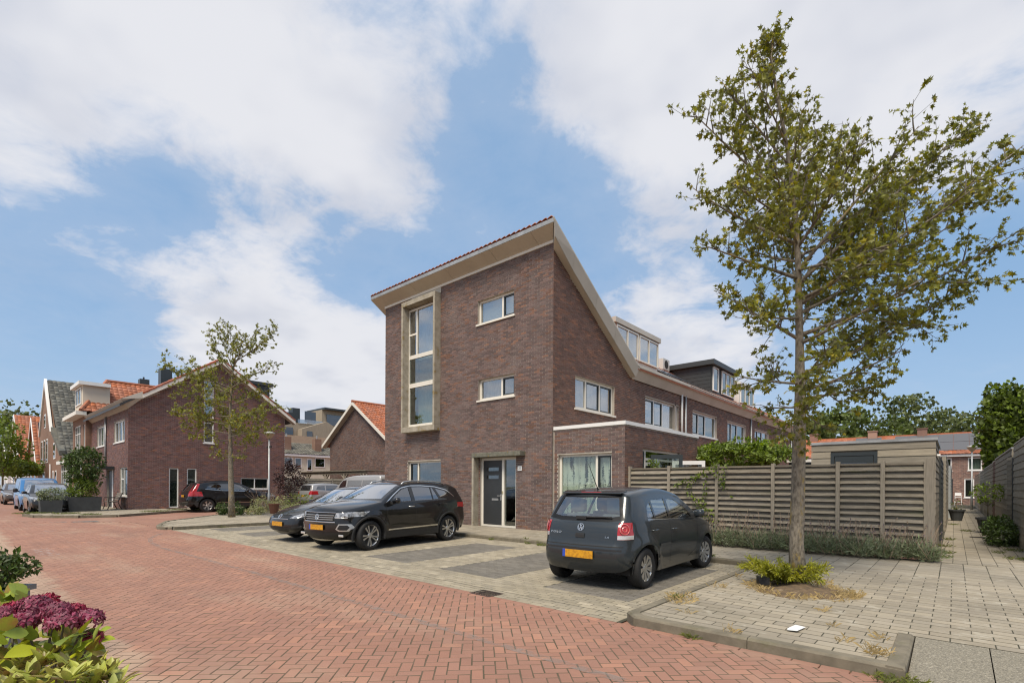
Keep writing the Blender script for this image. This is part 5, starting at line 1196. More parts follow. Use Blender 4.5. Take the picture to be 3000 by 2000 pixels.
# ---------------------------------------------------------------- silver people carrier
sce = dict(L=4.26, W=1.80, paint=MATS['paint_silver'], wf=.85, wr=3.53, rw=.315, ra=.365, belt=[(0, .85), (1.0, 1.0), (2.2, 1.05), (3.3, 1.10), (4.2, 1.12)], tumble=18, zlow=.22, res=.7,
    top=dict(front=[(.12, .22), (.02, .32), (0, .45), (.02, .6), (.08, .74)], hood=[(.08, .74), (.3, .88), (.7, 1.0), (.95, 1.06)],
             wind=[(.95, 1.06), (1.4, 1.33), (1.75, 1.50), (1.95, 1.555)], roof=[(1.95, 1.555), (2.4, 1.61), (2.9, 1.615), (3.4, 1.58), (3.8, 1.53)],
             rear=[(3.8, 1.53), (3.93, 1.50), (3.96, 1.44), (4.1, 1.10)], tail=[(4.1, 1.10), (4.15, 1.0), (4.18, .8), (4.25, .66), (4.26, .5), (4.2, .34), (4.1, .26)]))
c = Car('people_carrier_car', 'silver people carrier with dark rear window parked before the slatted garden fence', (-23.7, 5.7, 0.003), math.radians(93), sce)
c.cut('side', [(1.9, 1.09), (3.0, 1.12), (2.98, 1.45), (2.1, 1.46)], 'front_window', MATS['car_glass_dark'], -.004); c.cut('side', [(3.08, 1.13), (3.72, 1.17), (3.58, 1.40), (3.06, 1.44)], 'rear_window', MATS['car_glass_dark'], -.004)
c.cut('front', [(0, 1.1), (.66, 1.1), (.56, 1.5), (-.56, 1.5), (-.66, 1.1)], 'windscreen', MATS['car_glass'], -.004, rng=(.9, 2.0), mirror=False)
c.cut('rear', [(-.62, 1.10), (.62, 1.10), (.54, 1.46), (-.54, 1.46)], 'rear_screen', MATS['car_glass_dark'], -.004, rng=(3.6, 4.26), mirror=False)
c.cut('rear', [(.60, .84), (.9, .84), (.9, 1.08), (.68, 1.08)], 'tail_light', MATS['light_red'], .004, rng=(3.6, 4.26))
c.cut('side', [(3.88, .86), (4.15, .86), (4.15, 1.06), (3.98, 1.10)], 'tail_light', MATS['light_red'], .004)
c.finish(); c.base(False); c.wheels('plain', 7, .2, .66); c.plate(c.X(4.235), .74, .5, .11); c.mirror(1.5, 1.04, MATS['paint_silver'])
# ---------------------------------------------------------------- vans
def van(name, label, loc, rz, P_, L_, W_, H_, wb, rw, longbody, pan, blue=False):
    k = H_/1.95; f = .95*k
    sp = dict(L=L_, W=W_, paint=P_, wf=.88, wr=.88+wb, rw=rw, ra=rw+.055, belt=[(0, .95*k), (1.0, 1.08*k), (3, 1.12*k), (5, 1.12*k)], tumble=8, zlow=.23, kf=.15, sf=.9, kr=.03, sr=.4, res=.8, cat='van',
        top=dict(front=[(.12, .22), (.02, .34), (0, .5), (.01, .7*k), (.06, .92*k)], hood=[(.06, .92*k), (.3, 1.06*k), (.6, 1.13*k), (.82, 1.17*k)],
                 wind=[(.82, 1.17*k), (1.15, 1.48*k), (1.5, 1.74*k), (1.7, 1.85*k)], roof=[(1.7, 1.85*k), (2.1, 1.92*k), (3.0, 1.955*k), (L_-.6, 1.95*k), (L_-.2, 1.93*k)],
                 rear=[(L_-.2, 1.93*k), (L_-.12, 1.88*k), (L_-.06, 1.5*k), (L_-.03, 1.15*k)], tail=[(L_-.03, 1.15*k), (L_-.0, .9*k), (L_, .6), (L_-.02, .4), (L_-.08, .28)]),
        br=[(0, .13, .17), (1, .09, .10), (2, .05, .06), (2.3, .08, .06), (2.7, .03, .10), (3, .025, .11), (3.6, .02, .08), (4, .02, .07), (5, .03, .09)])
    c = Car(name, label, loc, rz, sp, 'parked vans')
    if longbody:
        c.cut('side', [(1.24, 1.10*k), (1.98, 1.13*k), (1.98, 1.72*k), (1.66, 1.68*k), (1.44, 1.5*k)], 'front_window', MATS['car_glass_dark'], -.004)
        for a, b in ((2.1, 3.35), (3.40, L_-.35)): c.cut('side', [(a, 1.12*k), (b, 1.12*k), (b-.02, 1.70*k), (a+.02, 1.70*k)], 'side_panel', pan, -.006)
        c.cut('rear', [(.06, 1.14*k), (.74*W_/1.9, 1.14*k), (.72*W_/1.9, 1.74*k), (.06, 1.74*k)], 'rear_screen', MATS['car_glass_dark'], -.004, rng=(L_-.4, L_))
    else:
        c.cut('side', [(1.24, 1.10*k), (2.0, 1.13*k), (2.0, 1.70*k), (1.66, 1.66*k), (1.44, 1.48*k)], 'front_window', MATS['car_glass_dark'], -.004)
    c.cut('front', [(0, 1.2*k), (.74*W_/1.9, 1.22*k), (.62*W_/1.9, 1.80*k), (-.62*W_/1.9, 1.80*k), (-.74*W_/1.9, 1.22*k)], 'windscreen', MATS['car_glass_bright'], -.006, rng=(.7, 1.8), mirror=False)
    c.cut('front', [(.42, .80*k), (.9, .86*k), (.9, 1.0*k), (.42, .92*k)], 'headlight', MATS['lamp_clear'], .003, rng=(0, .8))
    c.cut('front', [(-.42, .80*k), (.42, .80*k), (.42, .92*k), (-.42, .92*k)], 'grille', MATS['grille_black'], -.004, rng=(0, .5), mirror=False)
    c.cut('front', [(-.7, .26), (.7, .26), (.72, .5), (-.72, .5)], 'lower_grille', MATS['grille_black'], -.004, rng=(0, .5), mirror=False)
    c.cut('rear', [(.76*W_/1.9, .85*k), (W_*.52, .85*k), (W_*.52, 1.5*k), (.82*W_/1.9, 1.5*k)], 'tail_light', MATS['light_red'], .003, rng=(L_-.3, L_))
    c.finish(); c.base(not longbody); c.wheels('plain', 6, .2, .66); c.mirror(1.3, 1.12*k, MATS['cladding'], (.12, .2, .24)); c.seam([(2.02, .35), (2.02, 1.72*k)]); c.seam([(3.37, .35), (3.37, 1.72*k)] if longbody else [(3.1, .35), (3.1, 1.6*k)])
    c.plate(c.X(0)+.01, .55, .5, .11, 0, rear=False, blue=False)
    return c
mat('van_panel', (0.20, 0.195, 0.19), rough=0.25, metal=0.3, coat=0.6)
c = van('delivery_van', 'silver grey panel van parked beside the corner house behind the black cars', (-12.3, 1.35, 0.003), math.radians(180), MATS['paint_van'], 4.89, 1.904, 1.96, 3.0, .33, True, MATS['van_panel'])
c = van('small_van', 'blue small van parked facing the camera between two dark cars', (-30.15, -8.75, 0.003), 0, MATS['paint_blue'], 4.40, 1.79, 1.82, 2.68, .32, False, None)
c.plate(c.X(0)+.012, .6, .5, .11, 0, rear=False)
# ---------------------------------------------------------------- dark cars on the left
for nm, lb, loc, P_ in (('hatchback_car', 'dark grey hatchback parked facing the camera behind the potted shrub', (-25.5, -8.75, .003), MATS['paint_darkgrey']), ('hatchback_car', 'brown grey car farthest left, parked behind the blue van', (-41.5, -8.75, .003), MATS['paint_brown'])):
    sp = dict(L=4.05, W=1.75, paint=P_, wf=.82, wr=3.35, rw=.31, ra=.36, belt=[(0, .82), (1.0, .95), (2.2, .99), (3.3, 1.04), (4, 1.05)], tumble=20, zlow=.21, res=.7,
        top=dict(front=[(.12, .20), (.02, .3), (0, .42), (.02, .58), (.08, .72)], hood=[(.08, .72), (.3, .84), (.7, .95), (1.0, 1.0)], wind=[(1.0, 1.0), (1.4, 1.25), (1.75, 1.42), (1.9, 1.47)],
                 roof=[(1.9, 1.47), (2.3, 1.51), (2.7, 1.515), (3.1, 1.48), (3.5, 1.42)], rear=[(3.5, 1.42), (3.65, 1.38), (3.85, 1.06)], tail=[(3.85, 1.06), (3.95, .95), (4.0, .75), (4.05, .6), (4.0, .38), (3.9, .25)]))
    c = Car(nm, lb, loc, 0, sp)
    c.cut('side', [(1.4, 1.0), (2.3, 1.02), (2.28, 1.36), (1.9, 1.33)], 'front_window', MATS['car_glass_dark'], -.004); c.cut('side', [(2.38, 1.02), (3.3, 1.06), (3.1, 1.31), (2.36, 1.36)], 'rear_window', MATS['car_glass_dark'], -.004)
    c.cut('front', [(0, 1.03), (.64, 1.04), (.54, 1.42), (-.54, 1.42), (-.64, 1.04)], 'windscreen', MATS['car_glass_bright'], -.006, rng=(.9, 2.0), mirror=False)
    c.cut('front', [(.40, .66), (.85, .74), (.85, .86), (.5, .78)], 'headlight', MATS['lamp_clear'], .003, rng=(0, .8)); c.cut('front', [(-.4, .62), (.4, .62), (.42, .72), (-.42, .72)], 'grille', MATS['grille_black'], -.004, rng=(0, .5), mirror=False)
    c.cut('front', [(-.6, .26), (.6, .26), (.62, .42), (-.62, .42)], 'lower_grille', MATS['grille_black'], -.004, rng=(0, .5), mirror=False)
    c.finish(); c.base(False); c.wheels('plain', 7, .2, .66); c.plate(c.X(0)+.01, .52, .5, .11, 0, rear=False); c.mirror(1.42, .98, P_)
    front_bar(c, .03, .255, 1.2, .03, MATS['steel'], 'bumper_strip', .14, .006); front_bar(c, .06, .735, .8, .014, MATS['chrome'], 'grille_strip', .16, .006)
# ================================================================ slatted garden fence
mat('wood_grey', (0.255, 0.222, 0.172), (0.150, 0.130, 0.098), rough=0.9, nscale=3, stretch=(1.2, 1.2, 14), var=0.18, bump=0.3, bscale=40, hi=(0.11, 0.115, 0.055), hi_scale=0.8, hi_rng=(0.55, 0.75))
mat('wood_post', (0.325, 0.285, 0.225), (0.225, 0.195, 0.15), rough=0.9, nscale=4, stretch=(10, 10, 0.8), var=0.12, bump=0.3, bscale=40)
mat('wood_board', (0.265, 0.228, 0.172), (0.19, 0.165, 0.122), rough=0.9, nscale=2.2, stretch=(1, 1, 10), var=0.20, bump=0.3, bscale=40)
mat('wood_pale', (0.335, 0.292, 0.222), (0.24, 0.21, 0.16), rough=0.9, nscale=2.2, stretch=(1, 1, 10), var=0.16, bump=0.3, bscale=40)
fence = thing('slatted_fence', 'weathered louvred wooden garden fence behind the lavender', 'fence', (5.6, 0.3, 0.1))
PX_ = [2.46, 3.60, 4.83, 6.09, 7.35, 8.12, 8.86]; YFE = 0.30
for i, x in enumerate(PX_):
    w = 0.10 if i == 6 else 0.045
    part('post', MB().box(x-w, x+w*.6, YFE-.05, YFE+.07, 0.05, 2.03+random.uniform(-.01, .015)+(0.03 if i == 6 else 0)), MATS['wood_post'], fence, world=True)
for a, b in zip(PX_[:-1], PX_[1:]):
    nsl = 14; z0, z1 = 0.16, 1.95; st = (z1-z0)/nsl; ww = random.uniform(-.006, .006)
    a2, b2 = a+.03, b-.05
    if b == PX_[-1]: b2 = b-.11
    for k in range(nsl):
        z = z0+k*st+random.uniform(-.004, .004)
        P = [(a2, YFE-.045, z), (a2, YFE+.035, z+st*.95), (a2, YFE+.05, z+st*.95), (a2, YFE-.028, z-.004)]
        mb = MB(); mb.prism([(p[0], p[1], p[2]) for p in P], (b2-a2, 0, ww)); part('slat', mb, MATS['wood_grey'], fence, world=True)
    part('top_rail', MB().box(a2, b2, YFE-.02, YFE+.045, 1.945, 1.985), MATS['wood_grey'], fence, world=True)
# ================================================================ garden shed and alley fences
def boards(parent, wf, u0, u1, z0, z1, m, h=0.145, lap=0.012, holes=()):
    z = z0
    while z < z1-.02:
        zt = min(z+h-.008, z1); segs = [(u0, u1)]
        for a, b, c, d in holes:
            if c < zt-.01 and d > z+.01: segs = [s for (p, q) in segs for s in ((p, min(a, q)), (max(b, p), q)) if s[1]-s[0] > .02]
        for p, q in segs:
            P = [wf.P(p, 0, z), wf.P(p, lap+.012, z), wf.P(p, .012, zt), wf.P(p, 0, zt)]
            part('board', MB().prism(P, wf.U*(q-p)), m, parent, world=True)
        z += h
shed = thing('garden_shed', 'flat-roofed wooden garden shed with a dark door behind the slatted fence', 'shed', (7.7, 3.2, 0.1))
part('shed_core', MB().box(6.63, 8.87, 1.64, 4.9, 0.05, 2.50), MATS['wood_board'], shed, world=True)
wfa = WallFrame((6.6, 1.62, 0), (1, 0, 0), (0, -1, 0)); wfb = WallFrame((8.88, 1.62, 0), (0, 1, 0), (1, 0, 0))
boards(shed, wfa, 0, 2.30, 0.9, 2.50, MATS['wood_pale'], .16, holes=[(.40, 1.30, .9, 2.30)]); boards(shed, wfb, 0, 3.3, 0.1, 2.50, MATS['wood_board'], .16)
part('roof_edge', MB().box(6.56, 8.93, 1.58, 4.95, 2.50, 2.56), MATS['zinc'], shed, world=True)
fr = MB(); wfa.box(fr, .40, 1.30, .005, .03, 2.22, 2.30); wfa.box(fr, .40, .47, .005, .03, .9, 2.22); wfa.box(fr, 1.23, 1.30, .005, .03, .9, 2.22); d_ = part('door_frame', fr, MATS['dark_frame'], shed, world=True)
db = MB(); wfa.box(db, .48, 1.22, .005, .02, .9, 1.2); wfa.box(db, .48, 1.22, .005, .02, 2.06, 2.21); wfa.box(db, .48, .60, .005, .02, 1.2, 2.06); wfa.box(db, 1.10, 1.22, .005, .02, 1.2, 2.06); part('door', db, MATS['dark_frame'], shed, world=True)
pb = MB(); wfa.box(pb, .60, 1.10, .004, .008, 1.2, 2.06); part('pane', pb, glass('black_glass', (.02, .022, .022), .1), shed, world=True)
lt = MB(); lt.tube([(8.90, 2.6, 2.22), (8.96, 2.6, 2.22)], .03, 8); part('lamp', lt, MATS['white_paint'], shed, world=True)
ww = thing('low_shed', 'low dark garden shed with pale roof edge left of the wooden shed', 'shed', (5.6, 7.5, 0.1)); part('core', MB().box(5.0, 6.9, 6.6, 9.0, .05, 2.32), MATS['dark_frame'], ww, world=True); part('roof_edge', MB().box(4.95, 6.95, 6.55, 9.05, 2.32, 2.40), MATS['white_paint'], ww, world=True)
def alley_fence(name, label, X, nx, y0, y1, z1, m, hb=0.15, cap=True):
    f = thing(name, label, 'fence', (X, (y0+y1)/2, .1), group='board fences along the alley')
    wf = WallFrame((X, y0, 0), (0, 1, 0), (nx, 0, 0)); boards(f, wf, 0, y1-y0, .12, z1, m, hb)
    part('core', MB().box(min(X-nx*.08, X), max(X-nx*.08, X), y0, y1, .05, z1), m, f, world=True)
    if cap: part('cap', MB().box(min(X-nx*.1, X+nx*.03), max(X-nx*.1, X+nx*.03), y0, y1, z1, z1+.035), MATS['zinc'], f, world=True)
alley_fence('board_fence', 'tall grey board fence nearest on the right of the alley', 10.36, -1, 1.0, 6.05, 2.64, MATS['wood_pale'], .165, cap=False)
alley_fence('board_fence', 'second board fence on the right of the alley with zinc cap', 10.36, -1, 6.55, 13.7, 2.55, MATS['wood_board'])
alley_fence('board_fence', 'reddish brown board fence in the middle right of the alley', 10.36, -1, 13.75, 15.2, 2.50, mat('wood_brown', (.13, .06, .035), (.09, .042, .025), rough=.8, nscale=3, var=.1))
alley_fence('board_fence', 'third grey board fence on the right of the alley behind the brown one', 10.36, -1, 15.25, 23, 2.46, MATS['wood_board'])
alley_fence('board_fence', 'pale board fence on the right just before the alley end', 10.4, -1, 23.2, 30.0, 2.45, MATS['wood_pale']); alley_fence('board_fence', 'last board fence on the right at the end of the alley', 10.4, -1, 30.3, 40, 2.4, MATS['wood_pale'])
alley_fence('board_fence', 'dark green black board fence on the left of the alley beside the shed', 8.92, 1, 4.95, 8.9, 2.30, mat('wood_black', (.03, .036, .036), (.05, .052, .05), rough=.8, nscale=3), cap=False)
alley_fence('board_fence', 'greenish grey board fence on the left of the alley past the dark one', 8.98, 1, 9.0, 18.4, 2.5, MATS['wood_pale']); alley_fence('board_fence', 'pale grey fence on the left at the far end of the alley', 9.06, 1, 18.6, 32, 2.5, mat('wood_bluegrey', (.36, .38, .37), (.28, .3, .29), rough=.8, nscale=3))
gate = thing('open_gate', 'open dark wooden gate edge between two right alley fences', 'gate', (10.36, 6.3, .1)); part('post', MB().box(10.33, 10.45, 6.07, 6.20, .05, 2.3), MATS['wood_black'], gate, world=True)
wfg = WallFrame((10.34, 6.22, 0), (-.25, .97, 0), (-.97, -.25, 0)); boards(gate, wfg, 0, .3, .15, 2.3, MATS['wood_board'], .13)
part('gate_leaf', MB().box(10.36, 10.42, 6.2, 6.55, .1, 2.25), MATS['wood_black'], gate, world=True)
# ================================================================ house at the end of the alley
mat('brick_pale', (.24, .135, .10), (.18, .10, .08), rough=.8, nscale=2, var=.3, alt=((.34, .22, .17), .6, 1)); mat('mortar_pale', (.42, .38, .33), (.35, .32, .28), rough=.95)
eh = thing('end_terrace_row', 'low brick terrace with orange roof and solar panels at the end of the alley', 'house', (4, 44, 0))
wfe = WallFrame((-12, 44, 0), (1, 0, 0), (0, -1, 0)); H_ = [(20.6, 21.05, 2.98, 4.03), (22.05, 22.92, 2.98, 4.03), (21.83, 22.45, .72, 2.28), (20.8, 21.12, .05, 2.28)]
we = part('wall', holes_wall(wfe, 0, 26, -.02, 4.2, H_, .12), MATS['mortar_pale'], eh, world=True); bricks(we, wfe, 19.5, 23.5, .05, 4.15, H_, MATS['brick_pale'], limit=60, BW=.2, CH=.065, J=.014)
for k, h in enumerate(H_[:3]): window(eh, wfe, *h, [1], MATS['white_paint'], recess=.03, fw_=.08, back=MATS['room_dark'] if k != 1 else MATS['curtain_grey'], backd=.2)
db = MB(); wfe.box(db, *H_[3][:2], -.1, -.05, .05, 2.28); part('door', db, MATS['dark_frame'], eh, world=True)
part('fascia', MB().box(-12, 14, 43.75, 43.95, 4.15, 4.35), MATS['white_paint'], eh, world=True)
rp = part('roof', MB().prism([(-12, 43.7, 4.35), (-12, 47.0, 6.35), (-12, 50.3, 4.35)], (26, 0, 0)), MATS['tile_red'], eh, world=True)
part('ridge', MB().box(-12, 14, 46.9, 47.1, 6.33, 6.43), MATS['tile_orange'], eh, world=True)
tile_field(rp, (-12, 43.65, 4.36), (26, 0, 0), (0, 3.35, 2.0), 100, 11, MATS['tile_orange'], limit=60)
sv = np.array([0, 3.3, 2.0])/math.hypot(3.3, 2.0); ns_ = np.array([0, -2.0, 3.3])/math.hypot(3.3, 2.0)
for r in range(2):
    for k in range(12):
        if k in (2,): continue
        o_ = np.array([2.0+k*1.02, 43.7, 4.35])+sv*(.55+r*1.55)+ns_*.06
        part('solar_panel', MB().prism([o_, o_+np.array([1.0, 0, 0]), o_+np.array([1.0, 0, 0])+sv*1.5, o_+sv*1.5], ns_*.04), mat('solar_grey', (.10, .10, .105), rough=.45), eh, world=True)
for xx in (-1.6, 3.3, 7.0): part('chimney', MB().box(xx-.35, xx+.35, 46.6, 47.2, 6.0, 6.95).box(xx-.4, xx+.4, 46.55, 47.25, 6.85, 6.95), MATS['brick_pale'], eh, world=True)
ch = thing('bar_chair', 'white tall garden chair by the brick wall at the end of the alley', 'chair', (9.45, 42.6, .03))
part('seat', MB().box(-.2, .2, -.2, .2, .70, .74), MATS['white_paint'], ch); part('backrest', MB().box(-.2, .2, .17, .2, .85, 1.1), MATS['white_paint'], ch)
for sx in (-1, 1):
    for sy in (-1, 1): part('leg', MB().tube([(sx*.22, sy*.22, 0), (sx*.18, sy*.18, .72 if sy < 0 else 1.1)], .018, 5), MATS['white_paint'], ch)
part('footrest', MB().box(-.21, .21, -.22, -.19, .3, .33), MATS['white_paint'], ch)
# ================================================================ left house (gable to the side street)
lh = thing('gable_house', 'brown brick house with gable wall and white bargeboards behind the street tree', 'house', (-24.2, -1.5, 0.1))
XG = -24.2
wfG = WallFrame((XG, -5.75, 0), (0, 1, 0), (1, 0, 0)); wfH = WallFrame((-34.4, -5.75, 0), (1, 0, 0), (0, -1, 0))
GW = 8.42; topG = lambda u: 5.77+0.671*u if u < 4.44 else 8.74-0.716*(u-4.44)
HG = [(1.88, 2.34, .16, 2.40), (2.77, 3.25, .16, 2.40), (5.69, 7.36, 1.21, 1.90), (3.62, 4.15, 3.95, 7.67)]
HH = [(6.78, 9.38, 3.85, 5.06), (1.84, 4.2, 3.85, 5.12), (8.26, 10.05, .80, 2.40), (4.9, 6.6, .1, 2.3)]
mb = holes_wall(wfG, 0, GW, .05, 5.5, HG)
mb.prism([wfG.P(0, -.1, 5.5), wfG.P(3.62, -.1, 5.5), wfG.P(3.62, -.1, topG(3.62)), wfG.P(0, -.1, topG(0))], (.1, 0, 0)); mb.prism([wfG.P(4.15, -.1, 5.5), wfG.P(GW, -.1, 5.5), wfG.P(GW, -.1, topG(GW)), wfG.P(4.44, -.1, 8.74), wfG.P(4.15, -.1, topG(4.15))], (.1, 0, 0)); mb.prism([wfG.P(3.62, -.1, 7.67), wfG.P(4.15, -.1, 7.67), wfG.P(4.15, -.1, topG(4.15)), wfG.P(3.62, -.1, topG(3.62))], (.1, 0, 0))
wg = part('gable_wall', mb, MATS['mortar'], lh, world=True)
mb = holes_wall(wfH, 0, 10.1, .05, 5.6, HH); mb.box(-34.4, -24.3, 2.57, 2.67, .05, 5.6).box(-34.4, -34.3, -5.65, 2.57, .05, 5.6).box(-34.3, -24.3, -5.6, 2.5, 2.7, 2.8)
wh = part('front_wall', mb, MATS['mortar'], lh, world=True)
bricks(wg, wfG, -.007, GW, .1, 8.75, HG, MATS['brick_violet'], top=topG, limit=120); bricks(wh, wfH, 0, 10.2, .1, 5.55, HH, MATS['brick_violet'], limit=60)
window(lh, wfG, 1.88, 2.34, .16, 2.40, [1], MATS['white_paint'], recess=.03, fw_=.05, back=MATS['blind_dark'], backd=.08, sill=False); window(lh, wfG, 2.77, 3.25, .16, 2.40, [1], MATS['white_paint'], recess=.03, fw_=.05, back=MATS['blind_dark'], backd=.08, sill=False)
window(lh, wfG, 5.69, 7.36, 1.21, 1.90, [1, 1], MATS['white_paint'], recess=.03, fw_=.05, back=MATS['blind_dark'], backd=.08); window(lh, wfG, 3.62, 4.15, 3.95, 7.67, [1], MATS['white_paint'], recess=.03, fw_=.06, rows={0: [5.15, 6.75]}, back=MATS['room_mid'], backd=.3, pane=MATS['window_bright'])
window(lh, wfH, *HH[0], [1, 1, 1], MATS['white_paint'], recess=.06, back=MATS['room_dark'], backd=.3); window(lh, wfH, *HH[1], [1, 1, 1], MATS['white_paint'], recess=.06, back=MATS['room_dark'], backd=.3); window(lh, wfH, *HH[2], [1, 1.6], MATS['white_paint'], recess=.06, rows={0: [1.75]}, back=MATS['curtain_grey'], backd=.3)
db = MB(); wfH.box(db, 5.0, 5.9, -.14, -.08, .1, 2.25); part('front_door', db, MATS['door_grey'], lh, world=True); db = MB(); wfH.box(db, 5.9, 6.6, -.12, -.06, .1, 2.3); part('door_frame', db, MATS['white_paint'], lh, world=True); part('canopy', MB().box(-29.7, -27.4, -6.5, -5.75, 2.35, 2.5), MATS['dark_frame'], lh, world=True)
part('downpipe', MB().tube([(-29.6, -5.82, 2.4), (-29.6, -5.82, 5.55)], .05, 8), MATS['zinc'], lh, world=True, smooth=True)
XV = XG+.38
mb = MB(); mb.prism([(XV, -6.2, 5.72), (XV, -1.31, 9.0), (XV, 3.2, 5.72), (XV, 3.2, 5.60), (XV, -1.31, 8.86), (XV, -6.2, 5.60)], (-10.6, 0, 0)); rp = part('roof', mb, mat('roof_dark', (.035, .035, .037), rough=.5), lh, world=True)
for k in range(5):
    f0, f1 = k/5, (k+1)/5; a = np.array([-24.6, -5.9, 5.95]); b = np.array([-24.6, -1.5, 8.9]); p, q = a+(b-a)*f0, a+(b-a)*f1-(b-a)*.01
    for j in range(5): part('solar_panel', MB().prism([p+np.array([-j*1.75, 0, .05]), p+np.array([-j*1.75-1.7, 0, .05]), q+np.array([-j*1.75-1.7, 0, .05]), q+np.array([-j*1.75, 0, .05])], (0, 0, .03)), MATS['solar_black'], rp, world=True)
# bargeboards, verge tiles
for (y0, z0, y1, z1) in ((-5.2, 6.14, -1.31, 8.75), (3.2, 5.52, -1.31, 8.75)):
    part('bargeboard', MB().prism([(XV, y0, z0), (XV, y1, z1), (XV, y1, z1+.22), (XV, y0, z0+.22)], (.03, 0, 0)), MATS['cream'], lh, world=True)
    part('verge_soffit', MB().prism([(XG, y0, z0-.02), (XV, y0, z0-.02), (XV, y1, z1-.02), (XG, y1, z1-.02)], (0, 0, .02)), MATS['panel_soffit'], lh, world=True)
    L_ = math.hypot(y1-y0, z1-z0); n_ = int(L_/.34); d = np.array([0, y1-y0, z1-z0])/L_; s_ = L_/n_
    for k in range(n_):
        p = np.array([XV-.22, y0, z0+.22])+d*(k*s_); mb = MB(); mb.prism([p, p+np.array([.27, 0, 0]), p+np.array([.27, 0, .0])+np.array([0, 0, .10]), p+np.array([.05, 0, .15]), p+np.array([0, 0, .10])], d*(s_*1.03)+np.array([0, 0, -.02])); part('verge_tile', mb, MATS['tile_red'], lh, world=True)
for k in range(4):
    p, q = -34.4+2.62*k, -34.4+2.62*(k+1)-.008; part('eave_panel', quadslab((p, -5.75, 5.56), (min(q, -24.2), -5.75, 5.56), (q if k < 3 else XV, -6.15, 5.98), (p, -6.15, 5.98), .02), MATS['panel_beige'], lh, world=True)
part('eave_end', MB().prism([(XV, -6.16, 5.98), (XV, -5.2, 6.5), (XV, -5.2, 6.14), (XG, -5.75, 5.56)], (.02, 0, 0)), MATS['panel_beige'], lh, world=True)
part('dormer', MB().box(-28, -24.4, .3, 1.75, 6.8, 7.9).box(-28.1, -24.3, .1, 1.95, 7.9, 8.1), MATS['dark_frame'], lh, world=True)
for pxc, py0, py1, w_ in ((421, 1112, 1150, .3), (484, 1082, 1118, .33)):
    a = onY(pxc, py1, -2.2); b = onY(pxc, py0, -2.2); part('chimney', MB().box(a[0]-w_, a[0]+w_, -2.2-w_, -2.2+w_, a[2]-.6, b[2]), MATS['dark_frame'], lh, world=True); part('flue', MB().tube([(b[0], -2.2, b[2]), (b[0], -2.2, b[2]+.2)], .06, 6), MATS['dark_frame'], lh, world=True)
# ================================================================ older houses along the street on the left
YO2 = -6.05
def Q(px, py, Y=YO2): p = onY(px*.2933, 1080+py*.2933, Y); return p[0], p[2]
mat('brick_old', (.25, .15, .10), (.17, .095, .07), rough=.85, nscale=30, stretch=(.3, .3, 1), amt=.8, bump=.3, bscale=30, hi=(.30, .20, .15), hi_scale=.8, hi_rng=(.5, .8))
h2 = thing('old_house', 'old brick house with orange tiled roof and pale boxy dormer', 'house', (-37, -4, .1))
wf2 = WallFrame((0, YO2, 0), (1, 0, 0), (0, -1, 0)); H2 = [(-38.9, -36.4, 3.6, 5.6), (-35.5, -34.75, 3.65, 5.5), (-39.4, -35.7, .55, 2.8)]
mb = holes_wall(wf2, -39.6, -34.4, .05, 6.15, H2, .2); mb.box(-34.6, -34.41, YO2+.2, 4, .05, 6.1).box(-39.6, -39.4, YO2+.2, 4, .05, 6.1); part('wall', mb, MATS['brick_old'], h2, world=True)
window(h2, wf2, *H2[0], [1, 1, 1], MATS['white_paint'], recess=.05, rows={0: [5.0], 1: [5.0], 2: [5.0]}, back=MATS['room_dark'], backd=.3); window(h2, wf2, *H2[1], [1], MATS['white_paint'], recess=.05, back=MATS['room_dark'], backd=.3); window(h2, wf2, *H2[2], [1, 1.4, 1], MATS['white_paint'], recess=.05, rows={0: [2.2], 1: [2.2], 2: [2.2]}, back=MATS['room_mid'], backd=.5)
part('cornice', MB().box(-39.9, -34.2, YO2-.55, YO2, 6.05, 6.30), MATS['cream'], h2, world=True)
RZ = 8.9
mb = MB(); mb.add([(-39.6, YO2-.3, 6.3), (-34.2, YO2-.3, 6.3), (-37, -4.5, RZ), (-34.2, 6, 6.3), (-37, 6, RZ), (-39.6, 6, 6.3)], [(0, 1, 2), (1, 3, 4, 2), (0, 2, 4, 5)]); rp = part('roof', mb, MATS['tile_red'], h2, world=True)
tile_field(rp, (-34.2, YO2-.3, 6.31), (0, 12.3, 0), (-2.8, 0, RZ-6.3), 42, 12, MATS['tile_orange'], limit=200, clip=lambda u, v: u > v*.15, thick=.06)
for k in range(10):
    p = np.array([-34.2, YO2-.3, 6.3]); q = np.array([-37, -4.5, RZ]); a = p+(q-p)*k/10; part('hip_tile', MB().tube([a+np.array([0, 0, .06]), a+(q-p)/10+np.array([0, 0, .09])], [.13, .11], 6), MATS['tile_orange'], h2, world=True)
part('ridge', MB().tube([(-37, -4.5, RZ+.05), (-37, 6, RZ+.05)], .12, 6), MATS['tile_orange'], h2, world=True)
part('dormer', MB().box(-37.9, -34.9, YO2-.1, -4.7, 6.3, 8.15), mat('dormer_cream', (.62, .55, .44), rough=.7), h2, world=True); part('dormer_roof', MB().box(-38.15, -34.65, YO2-.35, -4.7, 8.15, 8.38), MATS['white_paint'], h2, world=True)
window(h2, WallFrame((0, YO2-.1, 0), (1, 0, 0), (0, -1, 0)), -37.5, -35.3, 6.9, 8.05, [1, 1], MATS['white_paint'], recess=-.06, sill=False, back=MATS['room_dark'], backd=.05)
b3 = thing('bay_house', 'low brick house front with white bay window between two old houses', 'house', (-42.6, -5, .1))
H3 = [(-43.0, -40.0, 1.0, 2.95)]
